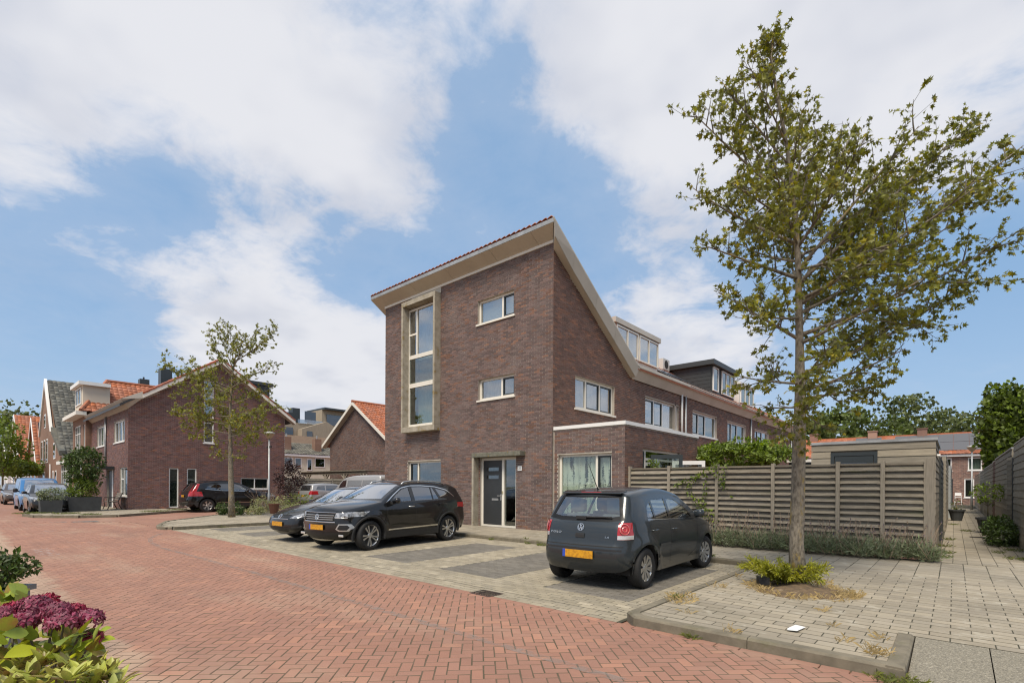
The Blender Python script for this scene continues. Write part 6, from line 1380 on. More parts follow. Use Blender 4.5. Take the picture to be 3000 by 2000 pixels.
part('wall', holes_wall(wf2, -45.7, -39.6, .05, 3.4, H3, .2), MATS['brick_old'], b3, world=True); window(b3, wf2, *H3[0], [1, 1.3, 1], MATS['white_paint'], recess=-.25, rows={0: [2.4], 1: [2.4], 2: [2.4]}, back=MATS['room_mid'], backd=.3); part('bay_roof', MB().box(-43.4, -39.7, YO2-.5, YO2, 2.95, 3.2), MATS['white_paint'], b3, world=True)
h3 = thing('slate_house', 'tall old brick house with steep dark slate roof and white gable edge', 'house', (-52, 0, .1))
XR, ZR = -55.0, 11.2
mb = MB(); mb.prism([(-59, YO2, .05), (-45.8, YO2, .05), (-45.8, YO2, 3.7), (-50.9, YO2, 6.2), (XR, YO2, ZR-.2), (-59, YO2, 6.2)], (0, .25, 0)); mb.box(-46.05, -45.8, YO2+.25, 8, .05, 3.7); part('wall', mb, MATS['brick_old'], h3, world=True)
mb = MB(); mb.prism([(XR, YO2+.1, ZR), (-45.6, YO2+.1, 3.55), (-45.6, YO2+.1, 3.45), (XR, YO2+.1, ZR-.15)], (0, 15, 0)); mb.prism([(XR, YO2+.1, ZR), (-59.4, YO2+.1, 5.9), (-59.4, YO2+.1, 5.75), (XR, YO2+.1, ZR-.15)], (0, 15, 0)); rp = part('roof', mb, MATS['tile_slate'], h3, world=True)
tile_field(rp, (-45.6, YO2+.15, 3.56), (0, 14, 0), (XR+45.6, 0, ZR-3.55), 44, 26, MATS['tile_slate'], limit=280, thick=.07)
part('bargeboard', MB().prism([(XR, YO2-.12, ZR+.15), (-50.7, YO2-.12, 6.1), (-51.0, YO2-.12, 6.1), (XR, YO2-.12, ZR-.4)], (0, .2, 0)), MATS['white_paint'], h3, world=True); part('bargeboard', MB().prism([(XR, YO2-.12, ZR+.15), (-59.3, YO2-.12, 6.1), (-59.0, YO2-.12, 6.1), (XR, YO2-.12, ZR-.4)], (0, .2, 0)), MATS['white_paint'], h3, world=True)
part('skylight', MB().prism([(-52.2, -1.0, 9.05), (-52.2, 1.2, 9.05), (-53.3, 1.2, 9.95), (-53.3, -1.0, 9.95)], (.1, 0, .1)), MATS['zinc'], h3, world=True)
part('parapet', MB().prism([(-50.9, YO2-.05, 6.0), (-45.9, YO2-.05, 3.8), (-45.9, YO2-.05, 4.2), (-50.9, YO2-.05, 6.5)], (0, .4, 0)), MATS['tile_slate'], h3, world=True)
for (x0, x1, z0, z1) in ((-57.6, -56.7, 3.4, 5.6), (-55.8, -54.9, 3.4, 5.6), (-54.0, -53.1, 3.4, 5.6), (-55.6, -54.6, 6.7, 8.0), (-49.5, -48.3, 3.6, 5.0), (-50, -49.2, .8, 2.6), (-48.4, -47.6, .8, 2.6), (-56.5, -55, .2, 2.6)):
    mb = MB(); mb.box(x0, x1, YO2-.03, YO2+.01, z0, z1); w_ = part('window', mb, MATS['white_paint'], h3, world=True); part('pane', MB().box(x0+.12, x1-.12, YO2-.04, YO2-.03, z0+.12, z1-.12), MATS['black_glass'], w_, world=True)
part('downpipe', MB().tube([(-50.6, YO2-.1, .1), (-50.6, YO2-.1, 3.2)], .06, 6), MATS['white_paint'], h3, world=True)
# farther houses
def simple_house(name, label, x0, x1, ze, zr, wallm, roofm, y0=YO2, dep=10, ridge_x=None, solar=False, tiles=True):
    h = thing(name, label, 'house', ((x0+x1)/2, y0+2, .1)); xr = ridge_x if ridge_x is not None else (x0+x1)/2
    part('wall', MB().prism([(x0, y0, 0), (x1, y0, 0), (x1, y0, ze), (xr, y0, zr-.15), (x0, y0, ze)], (0, dep, 0)), wallm, h, world=True)
    rp = part('roof', MB().prism([(x0-.3, y0-.2, ze-.15), (xr, y0-.2, zr), (x1+.3, y0-.2, ze-.15), (x1+.3, y0-.2, ze-.3), (xr, y0-.2, zr-.15), (x0-.3, y0-.2, ze-.3)], (0, dep+.4, 0)), roofm, h, world=True)
    part('bargeboard', MB().prism([(xr, y0-.25, zr+.1), (x1+.35, y0-.25, ze-.1), (x1+.35, y0-.25, ze-.4), (xr, y0-.25, zr-.3)], (0, .06, 0)).prism([(xr, y0-.25, zr+.1), (x0-.35, y0-.25, ze-.1), (x0-.35, y0-.25, ze-.4), (xr, y0-.25, zr-.3)], (0, .06, 0)), MATS['white_paint'], h, world=True)
    if tiles: tile_field(rp, (x1+.3, y0-.2, ze-.14), (0, dep+.4, 0), (xr-x1-.3, 0, zr-ze+.15), int(dep/.34), int(math.hypot(xr-x1, zr-ze)/.42), roofm, limit=20, thick=.07)
    if solar:
        a = np.array([x1+.0, y0+.3, ze+.2]); V = np.array([xr-x1, 0, zr-ze-.2])*.9
        for i in range(3): part('solar_panel', MB().prism([a+V*i/3, a+V*(i+.97)/3, a+V*(i+.97)/3+np.array([0, dep*.8, 0]), a+V*i/3+np.array([0, dep*.8, 0])], (.12, 0, .1)), MATS['solar_black'], h, world=True)
    for k in range(2):
        cx_ = x0+(x1-x0)*(.3+.4*k); w_ = part('window', MB().box(cx_-.6, cx_+.6, y0-.03, y0+.02, .8, 2.4), MATS['white_paint'], h, world=True); part('pane', MB().box(cx_-.5, cx_+.5, y0-.04, y0-.03, .9, 2.3), MATS['black_glass'], w_, world=True)
    return h
simple_house('old_house', 'small house with black solar panels on its roof, left of the slate house', -69, -60.5, 3.5, 8.4, MATS['brick_old'], MATS['tile_orange'], solar=True, dep=9)
simple_house('old_house', 'house with the brightest plain orange roof at the far left', -92, -78, 4.4, 10.6, MATS['white_paint'], MATS['tile_orange'], dep=12)
simple_house('old_house', 'white house partly hidden by foliage at the left edge of the view', -112, -98, 5, 9.5, MATS['white_paint'], MATS['tile_slate'], dep=12, tiles=False)
# ================================================================ brick gable between the two corner houses
bg_ = thing('gable_house', 'windowless brick gable with orange roof seen behind the vans', 'house', (-29.6, 11.4, 0.05)); YB, XA, XL_, XR_ = 11.4, -29.85, -34.3, -25.4
mat('brick_far', (.155, .082, .066), (.105, .06, .055), rough=.8, nscale=9, stretch=(.35, .35, 1.6), amt=.9, bump=.4, bscale=22, hi=(.21, .16, .15), hi_scale=.5, hi_rng=(.5, .75))
wb2 = part('wall', MB().prism([(XL_, YB, 0), (XR_, YB, 0), (XR_, YB, 5.55), (XA, YB, 8.45), (XL_, YB, 5.55)], (0, 9, 0)), MATS['mortar'], bg_, world=True)
wfB = WallFrame((XL_, YB, 0), (1, 0, 0), (0, -1, 0)); bricks(wb2, wfB, 0, XR_-XL_, 2.0, 8.5, [], MATS['brick_purple'], top=lambda u: 5.55+.652*u if u < 4.45 else 8.45-.652*(u-4.45), limit=40)
rp = part('roof', MB().prism([(XL_-.75, YB-.4, 5.15), (XA, YB-.4, 8.68), (XR_+.75, YB-.4, 5.15), (XR_+.75, YB-.4, 5.0), (XA, YB-.4, 8.52), (XL_-.75, YB-.4, 5.0)], (0, 9.5, 0)), MATS['tile_red'], bg_, world=True)
for x0 in (XL_-.75, XR_+.75): part('bargeboard', MB().prism([(x0, YB-.44, 4.9), (XA, YB-.44, 8.42), (XA, YB-.44, 8.70), (x0, YB-.44, 5.18)], (0, .04, 0)), MATS['cream'], bg_, world=True); part('verge_soffit', MB().prism([(x0, YB, 4.9), (x0, YB-.4, 4.9), (XA, YB-.4, 8.42), (XA, YB, 8.42)], (0, 0, .02)), MATS['panel_soffit'], bg_, world=True)
tile_field(rp, (XR_+.75, YB-.4, 5.16), (0, 9.4, 0), (XA-XR_-.75, 0, 3.53), 36, 17, MATS['tile_orange'], limit=120, thick=.06)
part('ridge', MB().tube([(XA, YB-.45, 8.74), (XA, YB+9, 8.74)], .12, 6), MATS['tile_orange'], bg_, world=True)
# pergola and slatted fence before it
pg = thing('pergola', 'grey wooden pergola roof over the garden behind the silver people carrier', 'pergola', (-26, 9.6, .05))
xa, xb = onY(780+465*.2232, 1380, 9.0)[0], onY(780+1320*.2232, 1380, 9.0)[0]
part('beam', MB().box(xa, xb, 8.9, 9.05, 2.36, 2.58), MATS['wood_grey'], pg, world=True); part('roof_deck', MB().box(xa-.1, xb+.1, 8.8, 11.0, 2.58, 2.66), MATS['wood_grey'], pg, world=True)
for f in (.12, .42, .7, .97):
    x = xa+(xb-xa)*f; part('post', MB().box(x-.07, x+.07, 8.9, 9.04, .02, 2.36), MATS['wood_post'], pg, world=True)
    for s_ in (-1, 1): part('brace', MB().prism([(x, 8.92, 1.9), (x+s_*.55, 8.92, 2.36), (x+s_*.42, 8.92, 2.36), (x, 8.92, 2.02)], (0, .1, 0)), MATS['wood_post'], pg, world=True)
f2 = thing('slatted_fence', 'grey slatted fence under the pergola behind the silver people carrier', 'fence', (-27, 8.4, .05))
for k in range(6):
    x0 = -33.5+k*1.85; part('post', MB().box(x0-.05, x0+.05, 8.35, 8.45, 0.02, 1.98), MATS['wood_post'], f2, world=True)
    for j in range(12): part('slat', MB().prism([(x0+.05, 8.34, .1+j*.155), (x0+.05, 8.40, .1+j*.155+.14), (x0+.05, 8.42, .1+j*.155+.14), (x0+.05, 8.36, .1+j*.155)], (1.75, 0, 0)), MATS['wood_grey'], f2, world=True)
f3 = thing('slatted_fence', 'grey slatted fence running back from the left house corner', 'fence', (-24.9, 5.5, .05))
for k in range(3):
    y0 = 2.75+k*1.85; part('post', MB().box(-24.95, -24.85, y0-.05, y0+.05, 0.02, 1.98), MATS['wood_post'], f3, world=True)
    for j in range(12): part('slat', MB().prism([(-24.84, y0+.05, .1+j*.155), (-24.90, y0+.05, .1+j*.155+.14), (-24.92, y0+.05, .1+j*.155+.14), (-24.86, y0+.05, .1+j*.155)], (0, 1.75, 0)), MATS['wood_grey'], f3, world=True)
# white clad terrace and apartment block in the gap
mat('cladding_cream', (.62, .57, .45), (.52, .48, .38), rough=.8, nscale=1.5); mat('timber_clad', (.36, .30, .22), (.29, .24, .18), rough=.85, nscale=2, stretch=(4, 4, .4))
tr = thing('clad_terrace', 'white and cream clad terrace with grey tiled roof and chimneys in the gap', 'house', (-62, 22, 0))
part('wall', MB().box(-68, -62, 15, 32, 0, 5.9), MATS['cladding_cream'], tr, world=True)
rp = part('roof', MB().prism([(-61.6, 15, 5.9), (-65, 15, 7.7), (-68.4, 15, 5.9)], (0, 17, 0)), MATS['tile_slate'], tr, world=True); tile_field(rp, (-61.55, 15, 5.92), (0, 17, 0), (-3.4, 0, 1.8), 42, 9, mat('tile_grey', (.16, .15, .12), (.10, .095, .08), rough=.85, var=.3, nscale=2), limit=40, thick=.08)
part('fascia', MB().box(-61.95, -61.6, 15, 32, 5.6, 5.9), MATS['white_paint'], tr, world=True)
for y0, y1, z0, z1 in ((17.6, 20.7, 3.9, 5.4), (21.0, 22.0, 4.0, 5.4), (22.8, 23.6, 3.6, 5.3), (24.0, 25.6, 4.1, 5.5)):
    w_ = part('window', MB().box(-61.99, -61.93, y0, y1, z0, z1), MATS['white_paint'], tr, world=True); part('pane', MB().box(-61.94, -61.91, y0+.12, y1-.12, z0+.12, z1-.12), MATS['black_glass'], w_, world=True)
for y in (20.3, 24.9): part('chimney', MB().box(-63.6, -62.6, y-.5, y+.5, 6.2, 8.4), MATS['brick_old'], tr, world=True); part('pot', MB().tube([(-63.1, y, 8.4), (-63.1, y, 8.9)], .12, 6), MATS['zinc'], tr, world=True)
t2 = thing('brown_roof_row', 'long brown tiled roof behind the clad terrace', 'house', (-75, 27, 0)); rp = part('roof', MB().prism([(-74, 18, 7.2), (-78, 18, 10.2), (-82, 18, 7.2)], (0, 26, 0)), mat('tile_brown', (.17, .115, .075), (.12, .08, .055), rough=.85, nscale=2, stretch=(1, 1, 8)), t2, world=True); part('wall', MB().box(-82, -74.2, 18, 44, 0, 7.2), MATS['brick_old'], t2, world=True)
ap = thing('apartment_block', 'modern timber clad apartment block with dark windows beyond the roofs', 'building', (-95, 42, 0))
part('wall', MB().box(-103, -95, 33, 52, 0, 14.6).prism([(-94.9, 37, 0), (-94.9, 46.5, 0), (-94.9, 46.5, 13.0), (-94.9, 42.5, 15.2), (-94.9, 37, 13.2)], (2, 0, 0)).box(-103, -96, 43, 60, 14.6, 18.2), MATS['timber_clad'], ap, world=True)
part('dark_volume', MB().box(-100, -96, 33.5, 36.6, 14, 16.8).box(-99, -97, 36.9, 38.5, 15, 18.0), MATS['dark_frame'], ap, world=True); part('roof', MB().box(-103.2, -94.8, 43, 60, 18.2, 18.6), MATS['dark_frame'], ap, world=True)
for y0, y1, z0, z1, x in ((39, 41.5, 15, 17.4, -95.9), (44, 48, 14.9, 17.2, -95.9), (48.4, 49.8, 14.9, 17.2, -95.9), (38, 39.2, 11.2, 12.8, -92.85), (44.6, 45.8, 11.2, 12.8, -92.85), (34, 36, 12, 13.5, -94.95), (47.5, 50, 11.2, 12.8, -94.95)):
    part('window', MB().box(x, x+.08, y0, y1, z0, z1), MATS['black_glass'], ap, world=True)
part('balustrade', MB().box(-94.9, -94.8, 37.0, 42.5, 14.6, 15.4), glass('rail_glass', (.6, .65, .68), .2), ap, world=True)
# ================================================================ vegetation
mat('bark_lichen', (.27, .235, .18), (.10, .085, .065), rough=.95, nscale=30, stretch=(1, 1, .45), bump=.9, bscale=45, hi=(.30, .215, .065), hi_scale=9.0, hi_rng=(.53, .68))
mat('bark_grey', (.17, .15, .11), (.10, .09, .065), rough=.95, nscale=9, bump=.5, bscale=40, hi=(.24, .19, .05), hi_scale=2.0, hi_rng=(.5, .7)); mat('twig', (.13, .115, .085), rough=.9)
mat('leaf_maple', (.245, .250, .035), (.165, .180, .026), rough=.5, nscale=1.2, var=.4, alt=((.33, .28, .05), .75, 1), trans=.45)
mat('leaf_maple2', (.275, .29, .045), (.20, .22, .034), rough=.5, nscale=1.2, var=.4, alt=((.29, .235, .045), .7, 1), trans=.45)
mat('leaf_bright', (.19, .26, .028), (.13, .19, .022), rough=.5, nscale=2, var=.35, trans=.35); mat('leaf_mid', (.135, .175, .036), (.085, .12, .025), rough=.6, nscale=.8, var=.4, trans=.3)
mat('leaf_far', (.125, .15, .045), (.085, .11, .034), rough=.7, nscale=.3, var=.4, trans=.3); mat('leaf_hornbeam', (.15, .205, .024), (.095, .14, .017), rough=.6, nscale=.9, var=.4, trans=.3)
mat('leaf_plum', (.030, .014, .014), (.045, .02, .02), rough=.5, nscale=3, var=.4, trans=.2); mat('leaf_dark', (.05, .085, .018), (.075, .12, .022), rough=.45, nscale=4, var=.4, trans=.25)
STAR = [(0, 0), (.10, .16), (.42, .10), (.24, .34), (.50, .62), (.17, .56), (.0, 1.0), (-.17, .56), (-.50, .62), (-.24, .34), (-.42, .10), (-.10, .16)]
SHAPES = {'star': ([(a, b, abs(a)*.35) for a, b in STAR], [(0, 1, 2, 3, 4, 5, 6), (0, 6, 7, 8, 9, 10, 11)]),
          'oval': ([(0, 0, 0), (.26, .4, .1), (0, 1, 0), (-.26, .4, .1)], [(0, 1, 2), (0, 2, 3)]),
          'quad': ([(-.5, 0, 0), (.5, 0, 0), (.4, 1, 0), (-.4, 1, 0)], [(0, 1, 2, 3)])}
def leaves_mesh(L_, kind='star', rng=random):
    """L_: list of (pos, axis, size)"""
    g = np.random.default_rng(rng.randrange(1 << 30)); pv, pf = SHAPES[kind]; pv = np.array(pv)
    P = np.array([l[0] for l in L_], float); A = np.array([l[1] for l in L_], float); Z = np.array([l[2] for l in L_], float)[:, None, None]
    A /= np.linalg.norm(A, axis=1)[:, None]+1e-9; U = np.cross(A, g.normal(size=A.shape)); U /= np.linalg.norm(U, axis=1)[:, None]+1e-9; N_ = np.cross(A, U)
    Vx = P[:, None, :]+Z*(pv[None, :, 0:1]*U[:, None, :]+pv[None, :, 1:2]*A[:, None, :]+pv[None, :, 2:3]*N_[:, None, :])
    mb = MB(); mb.v = Vx.reshape(-1, 3).tolist(); k = len(pv)
    mb.f = [tuple(i+o for i in f) for o in range(0, k*len(L_), k) for f in pf]
    return mb
def qcurve(p0, p1, bow, n):
    p0, p1 = np.asarray(p0, float), np.asarray(p1, float); m = (p0+p1)/2+np.asarray(bow)
    return [(1-t)**2*p0+2*t*(1-t)*m+t*t*p1 for t in np.linspace(0, 1, n+1)]
def rv(r): v = np.array([r.gauss(0, 1), r.gauss(0, 1), r.gauss(0, 1)]); return v/np.linalg.norm(v)
def make_tree(name, label, base, trunk, limbs, leafm, barkm, seed, lsz, sub_step=.26, twig_step=.11, nleaf=5, r0=.12, group=None, taper=.02, kind='star', subf=.42, subx=1.1):
    r = random.Random(seed); t = thing(name, label, 'tree', base, group=group)
    wood = MB(); tw = MB(); LV = []
    tp = [np.asarray(p, float) for p in trunk]; n = len(tp)
    rad = [lerp_curve([(0, r0), (.3, r0*.82), (.45, r0*.5), (.7, r0*.26), (1, .012)], i/(n-1)) for i in range(n)]; rad[0] *= 1.3
    wood.tube(tp, rad, 12)
    def twigs(pts, ln):
        m = max(2, int(ln/twig_step))
        for k in range(m):
            f = (k+.6)/m; i = min(int(f*(len(pts)-1)), len(pts)-2); p = pts[i]+(pts[i+1]-pts[i])*(f*(len(pts)-1)-i); d = pts[i+1]-pts[i]; d /= np.linalg.norm(d)+1e-9
            td = d*.55+rv(r)*.75; td /= np.linalg.norm(td); tl = r.uniform(.10, .26); e = p+td*tl; tw.tube([p, e], [.0035, .002], 3, cap=False)
            for q in range(nleaf):
                pp = p+td*tl*r.uniform(.35, 1.08)+rv(r)*.03; LV.append((pp, td*.4+rv(r)*.8+np.array([0, 0, -.35]), lsz*r.uniform(.6, 1.15)))
    for (f0, end, lr) in limbs:
        i = min(int(f0*(n-1)), n-2); p0 = tp[i]+(tp[i+1]-tp[i])*(f0*(n-1)-i); end = np.asarray(end, float); ln = np.linalg.norm(end-p0)
        pts = qcurve(p0, end, np.array([r.uniform(-.08, .08)*ln, r.uniform(-.08, .08)*ln, -.05*ln+r.uniform(-.03, .03)*ln]), 9)
        wood.tube(pts, [lr*.62*(1-.9*k/9)+.003 for k in range(10)], 6)
        m = max(3, int(ln/sub_step))
        for k in range(m):
            f = .18+.82*(k+r.random()*.6)/m; f = min(f, .995); i = int(f*9); i = min(i, 8); p = pts[i]+(pts[i+1]-pts[i])*(f*9-i); d = pts[i+1]-pts[i]; d /= np.linalg.norm(d)
            sd_ = d*.75+rv(r)*.75+np.array([0, 0, .18]); sd_ /= np.linalg.norm(sd_); sl = min(subx, ln*subf)*(.35+.75*(1-f))*r.uniform(.7, 1.15)
            sp_ = qcurve(p, p+sd_*sl, rv(r)*.06*sl+np.array([0, 0, -.03*sl]), 4); tw.tube(sp_, [.010*(1-.2*q) for q in range(5)], 4, cap=False); twigs(sp_, sl)
        twigs(pts[5:], ln*.45)
    twigs(tp[-4:], np.linalg.norm(tp[-1]-tp[-4])*1.6)
    part('trunk', wood, barkm, t, world=True, smooth=True); part('twigs', tw, MATS['twig'], t, world=True)
    part('crown', leaves_mesh(LV, kind, r), leafm, t, world=True); return t, len(LV)
# ---- big maple on the right pavement
TB = onZ(2340, 1708, .16); D0 = float((TB-CAM)@fw)
def V(x, y, dd=0.0): return atD(x*1.27551, y*1.27551, D0+dd)
trunk = [TB-np.array([0, 0, .15]), V(1829, 1250), V(1833, 1120), V(1836, 1000), V(1838, 900), V(1836, 760), V(1834, 620), V(1826, 480), V(1808, 340), V(1782, 200), V(1770, 130), V(1778, 68)]
def fy(y):   # fraction along the trunk for a height in the picture
    ysn = [1330, 1250, 1120, 1000, 900, 760, 620, 480, 340, 200, 120, 52]
    for i in range(11):
        if ysn[i] >= y >= ysn[i+1]: return (i+(ysn[i]-y)/(ysn[i]-ysn[i+1]))/11
    return .5
LM = [(935, 1745, 935, .3, .02), (940, 1790, 1000, -.6, .018), (930, 1900, 985, .5, .02), (945, 1850, 930, -.9, .02), (880, 1700, 865, -.3, .028), (860, 1770, 850, .9, .022), (780, 1650, 672, .2, .035), (730, 1720, 720, -1.1, .025), (640, 1608, 560, -.2, .038),
      (600, 1700, 560, 1.2, .03), (560, 1592, 432, .5, .036), (520, 1680, 420, -1.0, .028), (470, 1588, 255, -.3, .033), (430, 1680, 250, .9, .024), (380, 1660, 190, .2, .024), (330, 1715, 140, -.5, .018), (250, 1745, 110, .2, .012), (150, 1790, 105, .2, .010), (180, 1750, 150, -.3, .010), (110, 1788, 85, .1, .008), (120, 1765, 92, -.1, .008),
      (915, 2030, 880, .4, .03), (900, 2080, 800, -.6, .034), (860, 2185, 672, .3, .042), (830, 2000, 760, 1.2, .03), (790, 2120, 640, -1.1, .036), (770, 2295, 560, .1, .048), (720, 2180, 520, 1.3, .038), (700, 2350, 335, -.4, .05), (690, 2240, 430, -1.0, .034),
      (650, 2232, 280, .4, .045), (620, 2110, 290, -.5, .04), (590, 2130, 400, 1.3, .032), (570, 1990, 310, -.9, .034), (520, 1960, 300, .5, .03), (500, 1880, 300, -.2, .024), (450, 1840, 250, .6, .022), (400, 1830, 290, -.8, .016), (880, 1900, 800, -1.4, .03), (760, 1900, 620, 1.5, .03), (660, 1760, 480, 1.4, .026), (620, 2050, 560, -1.5, .03), (560, 1850, 400, 1.3, .024), (560, 1780, 380, -1.4, .022)]
limbs = [(fy(y0), V(x, y, dd), lr) for y0, x, y, dd, lr in LM]
make_tree('maple_tree', 'tall slender maple with lichen-yellow trunk standing on the right pavement', (TB[0], TB[1], .1), trunk, limbs, MATS['leaf_maple'], MATS['bark_lichen'], 11, .080, r0=.098, nleaf=7, sub_step=.165, twig_step=.085)
# ---- street tree on the island
SB = onZ(679, 1514, .1); D1 = float((SB-CAM)@fw)
def Vs(x, y, dd=0.0): return atD(440+x*.4208, 900+y*.4208, D1+dd)
trunk = [SB-np.array([0, 0, .1]), Vs(565, 1300), Vs(560, 1080), Vs(556, 850), Vs(560, 650), Vs(575, 450), Vs(600, 300), Vs(610, 200)]
ysn2 = [1465, 1300, 1080, 850, 650, 450, 300, 200]
def fy2(y):
    for i in range(7):
        if ysn2[i] >= y >= ysn2[i+1]: return (i+(ysn2[i]-y)/(ysn2[i]-ysn2[i+1]))/7
    return .5
LS = [(1040, 430, 1000, .2), (1030, 650, 1030, -.3), (1010, 510, 1060, .4), (960, 760, 940, .3), (930, 400, 900, -.8), (900, 880, 830, .2), (880, 230, 800, .1), (850, 700, 880, -1.0), (820, 150, 715, -.2), (790, 910, 690, .3), (760, 300, 740, 1.0), (740, 780, 720, -1.1), (700, 175, 580, .2), (680, 860, 560, .6),
      (650, 300, 560, -1.2), (640, 760, 600, 1.2), (600, 90, 375, -.4), (580, 250, 430, .5), (560, 380, 480, 1.0), (560, 700, 470, -.7), (520, 870, 395, .2), (480, 420, 330, -.6), (450, 400, 170, .2), (430, 460, 110, -.3), (400, 550, 120, .3), (420, 640, 180, -.5), (400, 740, 150, .3), (380, 880, 150, -.2), (350, 700, 280, .5), (700, 520, 760, 1.4), (740, 600, 820, -1.4), (600, 480, 600, 1.3), (850, 500, 800, 1.2), (650, 420, 640, -1.4), (900, 620, 860, 1.2)]
make_tree('street_tree', 'young yellowish green street tree on the pavement island before the gable', (SB[0], SB[1], .1), trunk, [(fy2(y0), Vs(x, y, dd), .035) for y0, x, y, dd in LS], MATS['leaf_maple2'], MATS['bark_lichen'], 5, .11, r0=.12, nleaf=5, sub_step=.24, twig_step=.10, subf=.5, subx=1.25)
# ---- leafy masses
def blob_tree(name, label, base, c, rad, n, lsz, leafm, seed, cat='tree', trunk_r=.18, clumps=45, kind='quad', group=None, flat=.0, crown='crown', jit=.32):
    r = random.Random(seed); t = thing(name, label, cat, base, group=group); c = np.asarray(c, float); rad = np.asarray(rad, float); CL = []; LV = []
    for k in range(clumps):
        v = rv(r); s = r.uniform(.45, 1.0)**.6; CL.append((c+v*rad*s*np.array([1, 1, 1]), r.uniform(.55, 1.25)))
    for k in range(n):
        cc, cs = CL[r.randrange(clumps)]; v = rv(r); p = cc+v*rad*jit*cs*r.uniform(.3, 1.0)**.5
        if p[2] < base[2]+.02: p[2] = base[2]+.02+abs(r.gauss(0, .05))
        LV.append((p, v*.6+rv(r)*.8, lsz*r.uniform(.6, 1.3)))
    if trunk_r > 0:
        wood = MB(); b = np.asarray(base, float); wood.tube([b, (b*.4+c*.6), c+np.array([0, 0, rad[2]*.3])], [trunk_r, trunk_r*.7, trunk_r*.2], 7)
        for cc, _ in CL[:max(6, clumps//3)]: wood.tube(qcurve(b*.5+c*.5, cc, rv(r)*.1, 4), [trunk_r*.35, trunk_r*.28, trunk_r*.2, trunk_r*.12, .006], 5, cap=False)
        part('trunk', wood, MATS['bark_grey'], t, world=True, smooth=True)
    part(crown, leaves_mesh(LV, kind, r), leafm, t, world=True); return t
def gnd(px, D): p = atD(px, 1423, D); return p
# background trees on the right
for i, (px, py0, D, w, lb, m, sd_) in enumerate([(2500, 1180, 66, 7.0, 'broad tree behind the left part of the orange terrace roof', 'leaf_mid', 3), (2640, 1160, 72, 7.5, 'tallest loose tree behind the middle of the orange terrace roof', 'leaf_far', 4), (2790, 1200, 76, 7.5, 'grey green tree behind the right end of the orange terrace roof', 'leaf_far', 9), (2400, 1230, 60, 5.0, 'darker tree behind the maple trunk beside the terrace end', 'leaf_mid', 14), (2700, 1240, 90, 6, 'small distant tree between two larger ones over the terrace roof', 'leaf_far', 15)]):
    p = gnd(px, D); zt = 1.48+(1428-py0)/1466*D; blob_tree('background_tree', lb, (p[0], p[1], 0), (p[0], p[1], zt*.66), (w*.8, w*.8, zt*.34), 4200, .34, MATS[m], sd_, clumps=60, group='trees behind the far terrace', trunk_r=.25, jit=.26)
p = gnd(2955, 26); blob_tree('hornbeam_tree', 'dense bright green upright tree beyond the right alley fence', (p[0], p[1], 0), (p[0], p[1], 4.5), (1.22, 1.22, 2.3), 9000, .14, MATS['leaf_hornbeam'], 21, clumps=120, jit=.25)
p = gnd(20, 85); blob_tree('background_tree', 'large dark tree behind the houses at the far left', (p[0], p[1], 0), (p[0], p[1], 9), (9, 9, 5.5), 4500, .45, MATS['leaf_far'], 31, clumps=60)
p = gnd(8, 44); blob_tree('garden_tree', 'light green loose tree at the left edge of the view', (p[0], p[1], 0), (p[0], p[1], 4.6), (1.6, 1.6, 2.4), 2200, .16, MATS['leaf_bright'], 32, clumps=50, trunk_r=.08)
p = gnd(52, 47); blob_tree('climbing_shrub', 'bright green spreading shrub over the parked cars at the left', (p[0], p[1], 0), (p[0], p[1], 2.9), (2.3, 2.3, .75), 2600, .17, MATS['leaf_bright'], 33, cat='shrub', clumps=50, trunk_r=.07)
# vine on the garden pergola and fence
for k, (px, py, Y, rr, n) in enumerate([(2160, 1330, 6.0, (1.9, 1.0, .5), 5200)]):
    a = onY(px, py, Y); blob_tree('climbing_vine', 'mass of bright green vine leaves above the slatted fence', (a[0], a[1], .1), (a[0]-.1, a[1], a[2]-.05), rr, n, .16, MATS['leaf_bright'], 41, cat='vine', clumps=90, trunk_r=.05, kind='oval', crown='foliage', jit=.22)
vt = thing('trailing_vine', 'thin green vine trailing down the slats of the garden fence', 'vine', (4.4, .22, .9)); r = random.Random(8); LV = []; st = MB()
for x0, z0, x1, z1 in ((4.75, 2.1, 5.15, 1.25), (4.9, 2.05, 4.3, 1.75), (4.4, 1.8, 4.0, 1.35), (4.55, 1.75, 4.5, 1.0), (4.1, 1.4, 4.4, .95), (4.3, 1.05, 4.75, .85), (4.4, .95, 4.9, .62), (5.1, 2.05, 5.0, 1.5), (3.8, 1.5, 4.2, 1.72)):
    pts = qcurve((x0, .24, z0), (x1, .22, z1), (r.uniform(-.2, .2), -.04, r.uniform(-.1, .1)), 8); st.tube(pts, .004, 4, cap=False)
    for k in range(42):
        i = r.randrange(8); q = pts[i]+(pts[i+1]-pts[i])*r.random(); LV.append((q+rv(r)*.05+np.array([0, -.02, 0]), rv(r)+np.array([0, -.3, -.5]), r.uniform(.05, .10)))
part('stem', st, MATS['twig'], vt, world=True); part('foliage', leaves_mesh(LV, 'oval', r), MATS['leaf_bright'], vt, world=True)
# plant above the garden door
a = onY(1915, 1365, .9); blob_tree('potted_rose', 'small yellow green rose growing up before the open garden door', (a[0], a[1], .1), (a[0], a[1], a[2]-.05), (.16, .16, .25), 160, .08, MATS['leaf_bright'], 44, cat='plant', clumps=12, trunk_r=.012, kind='oval')
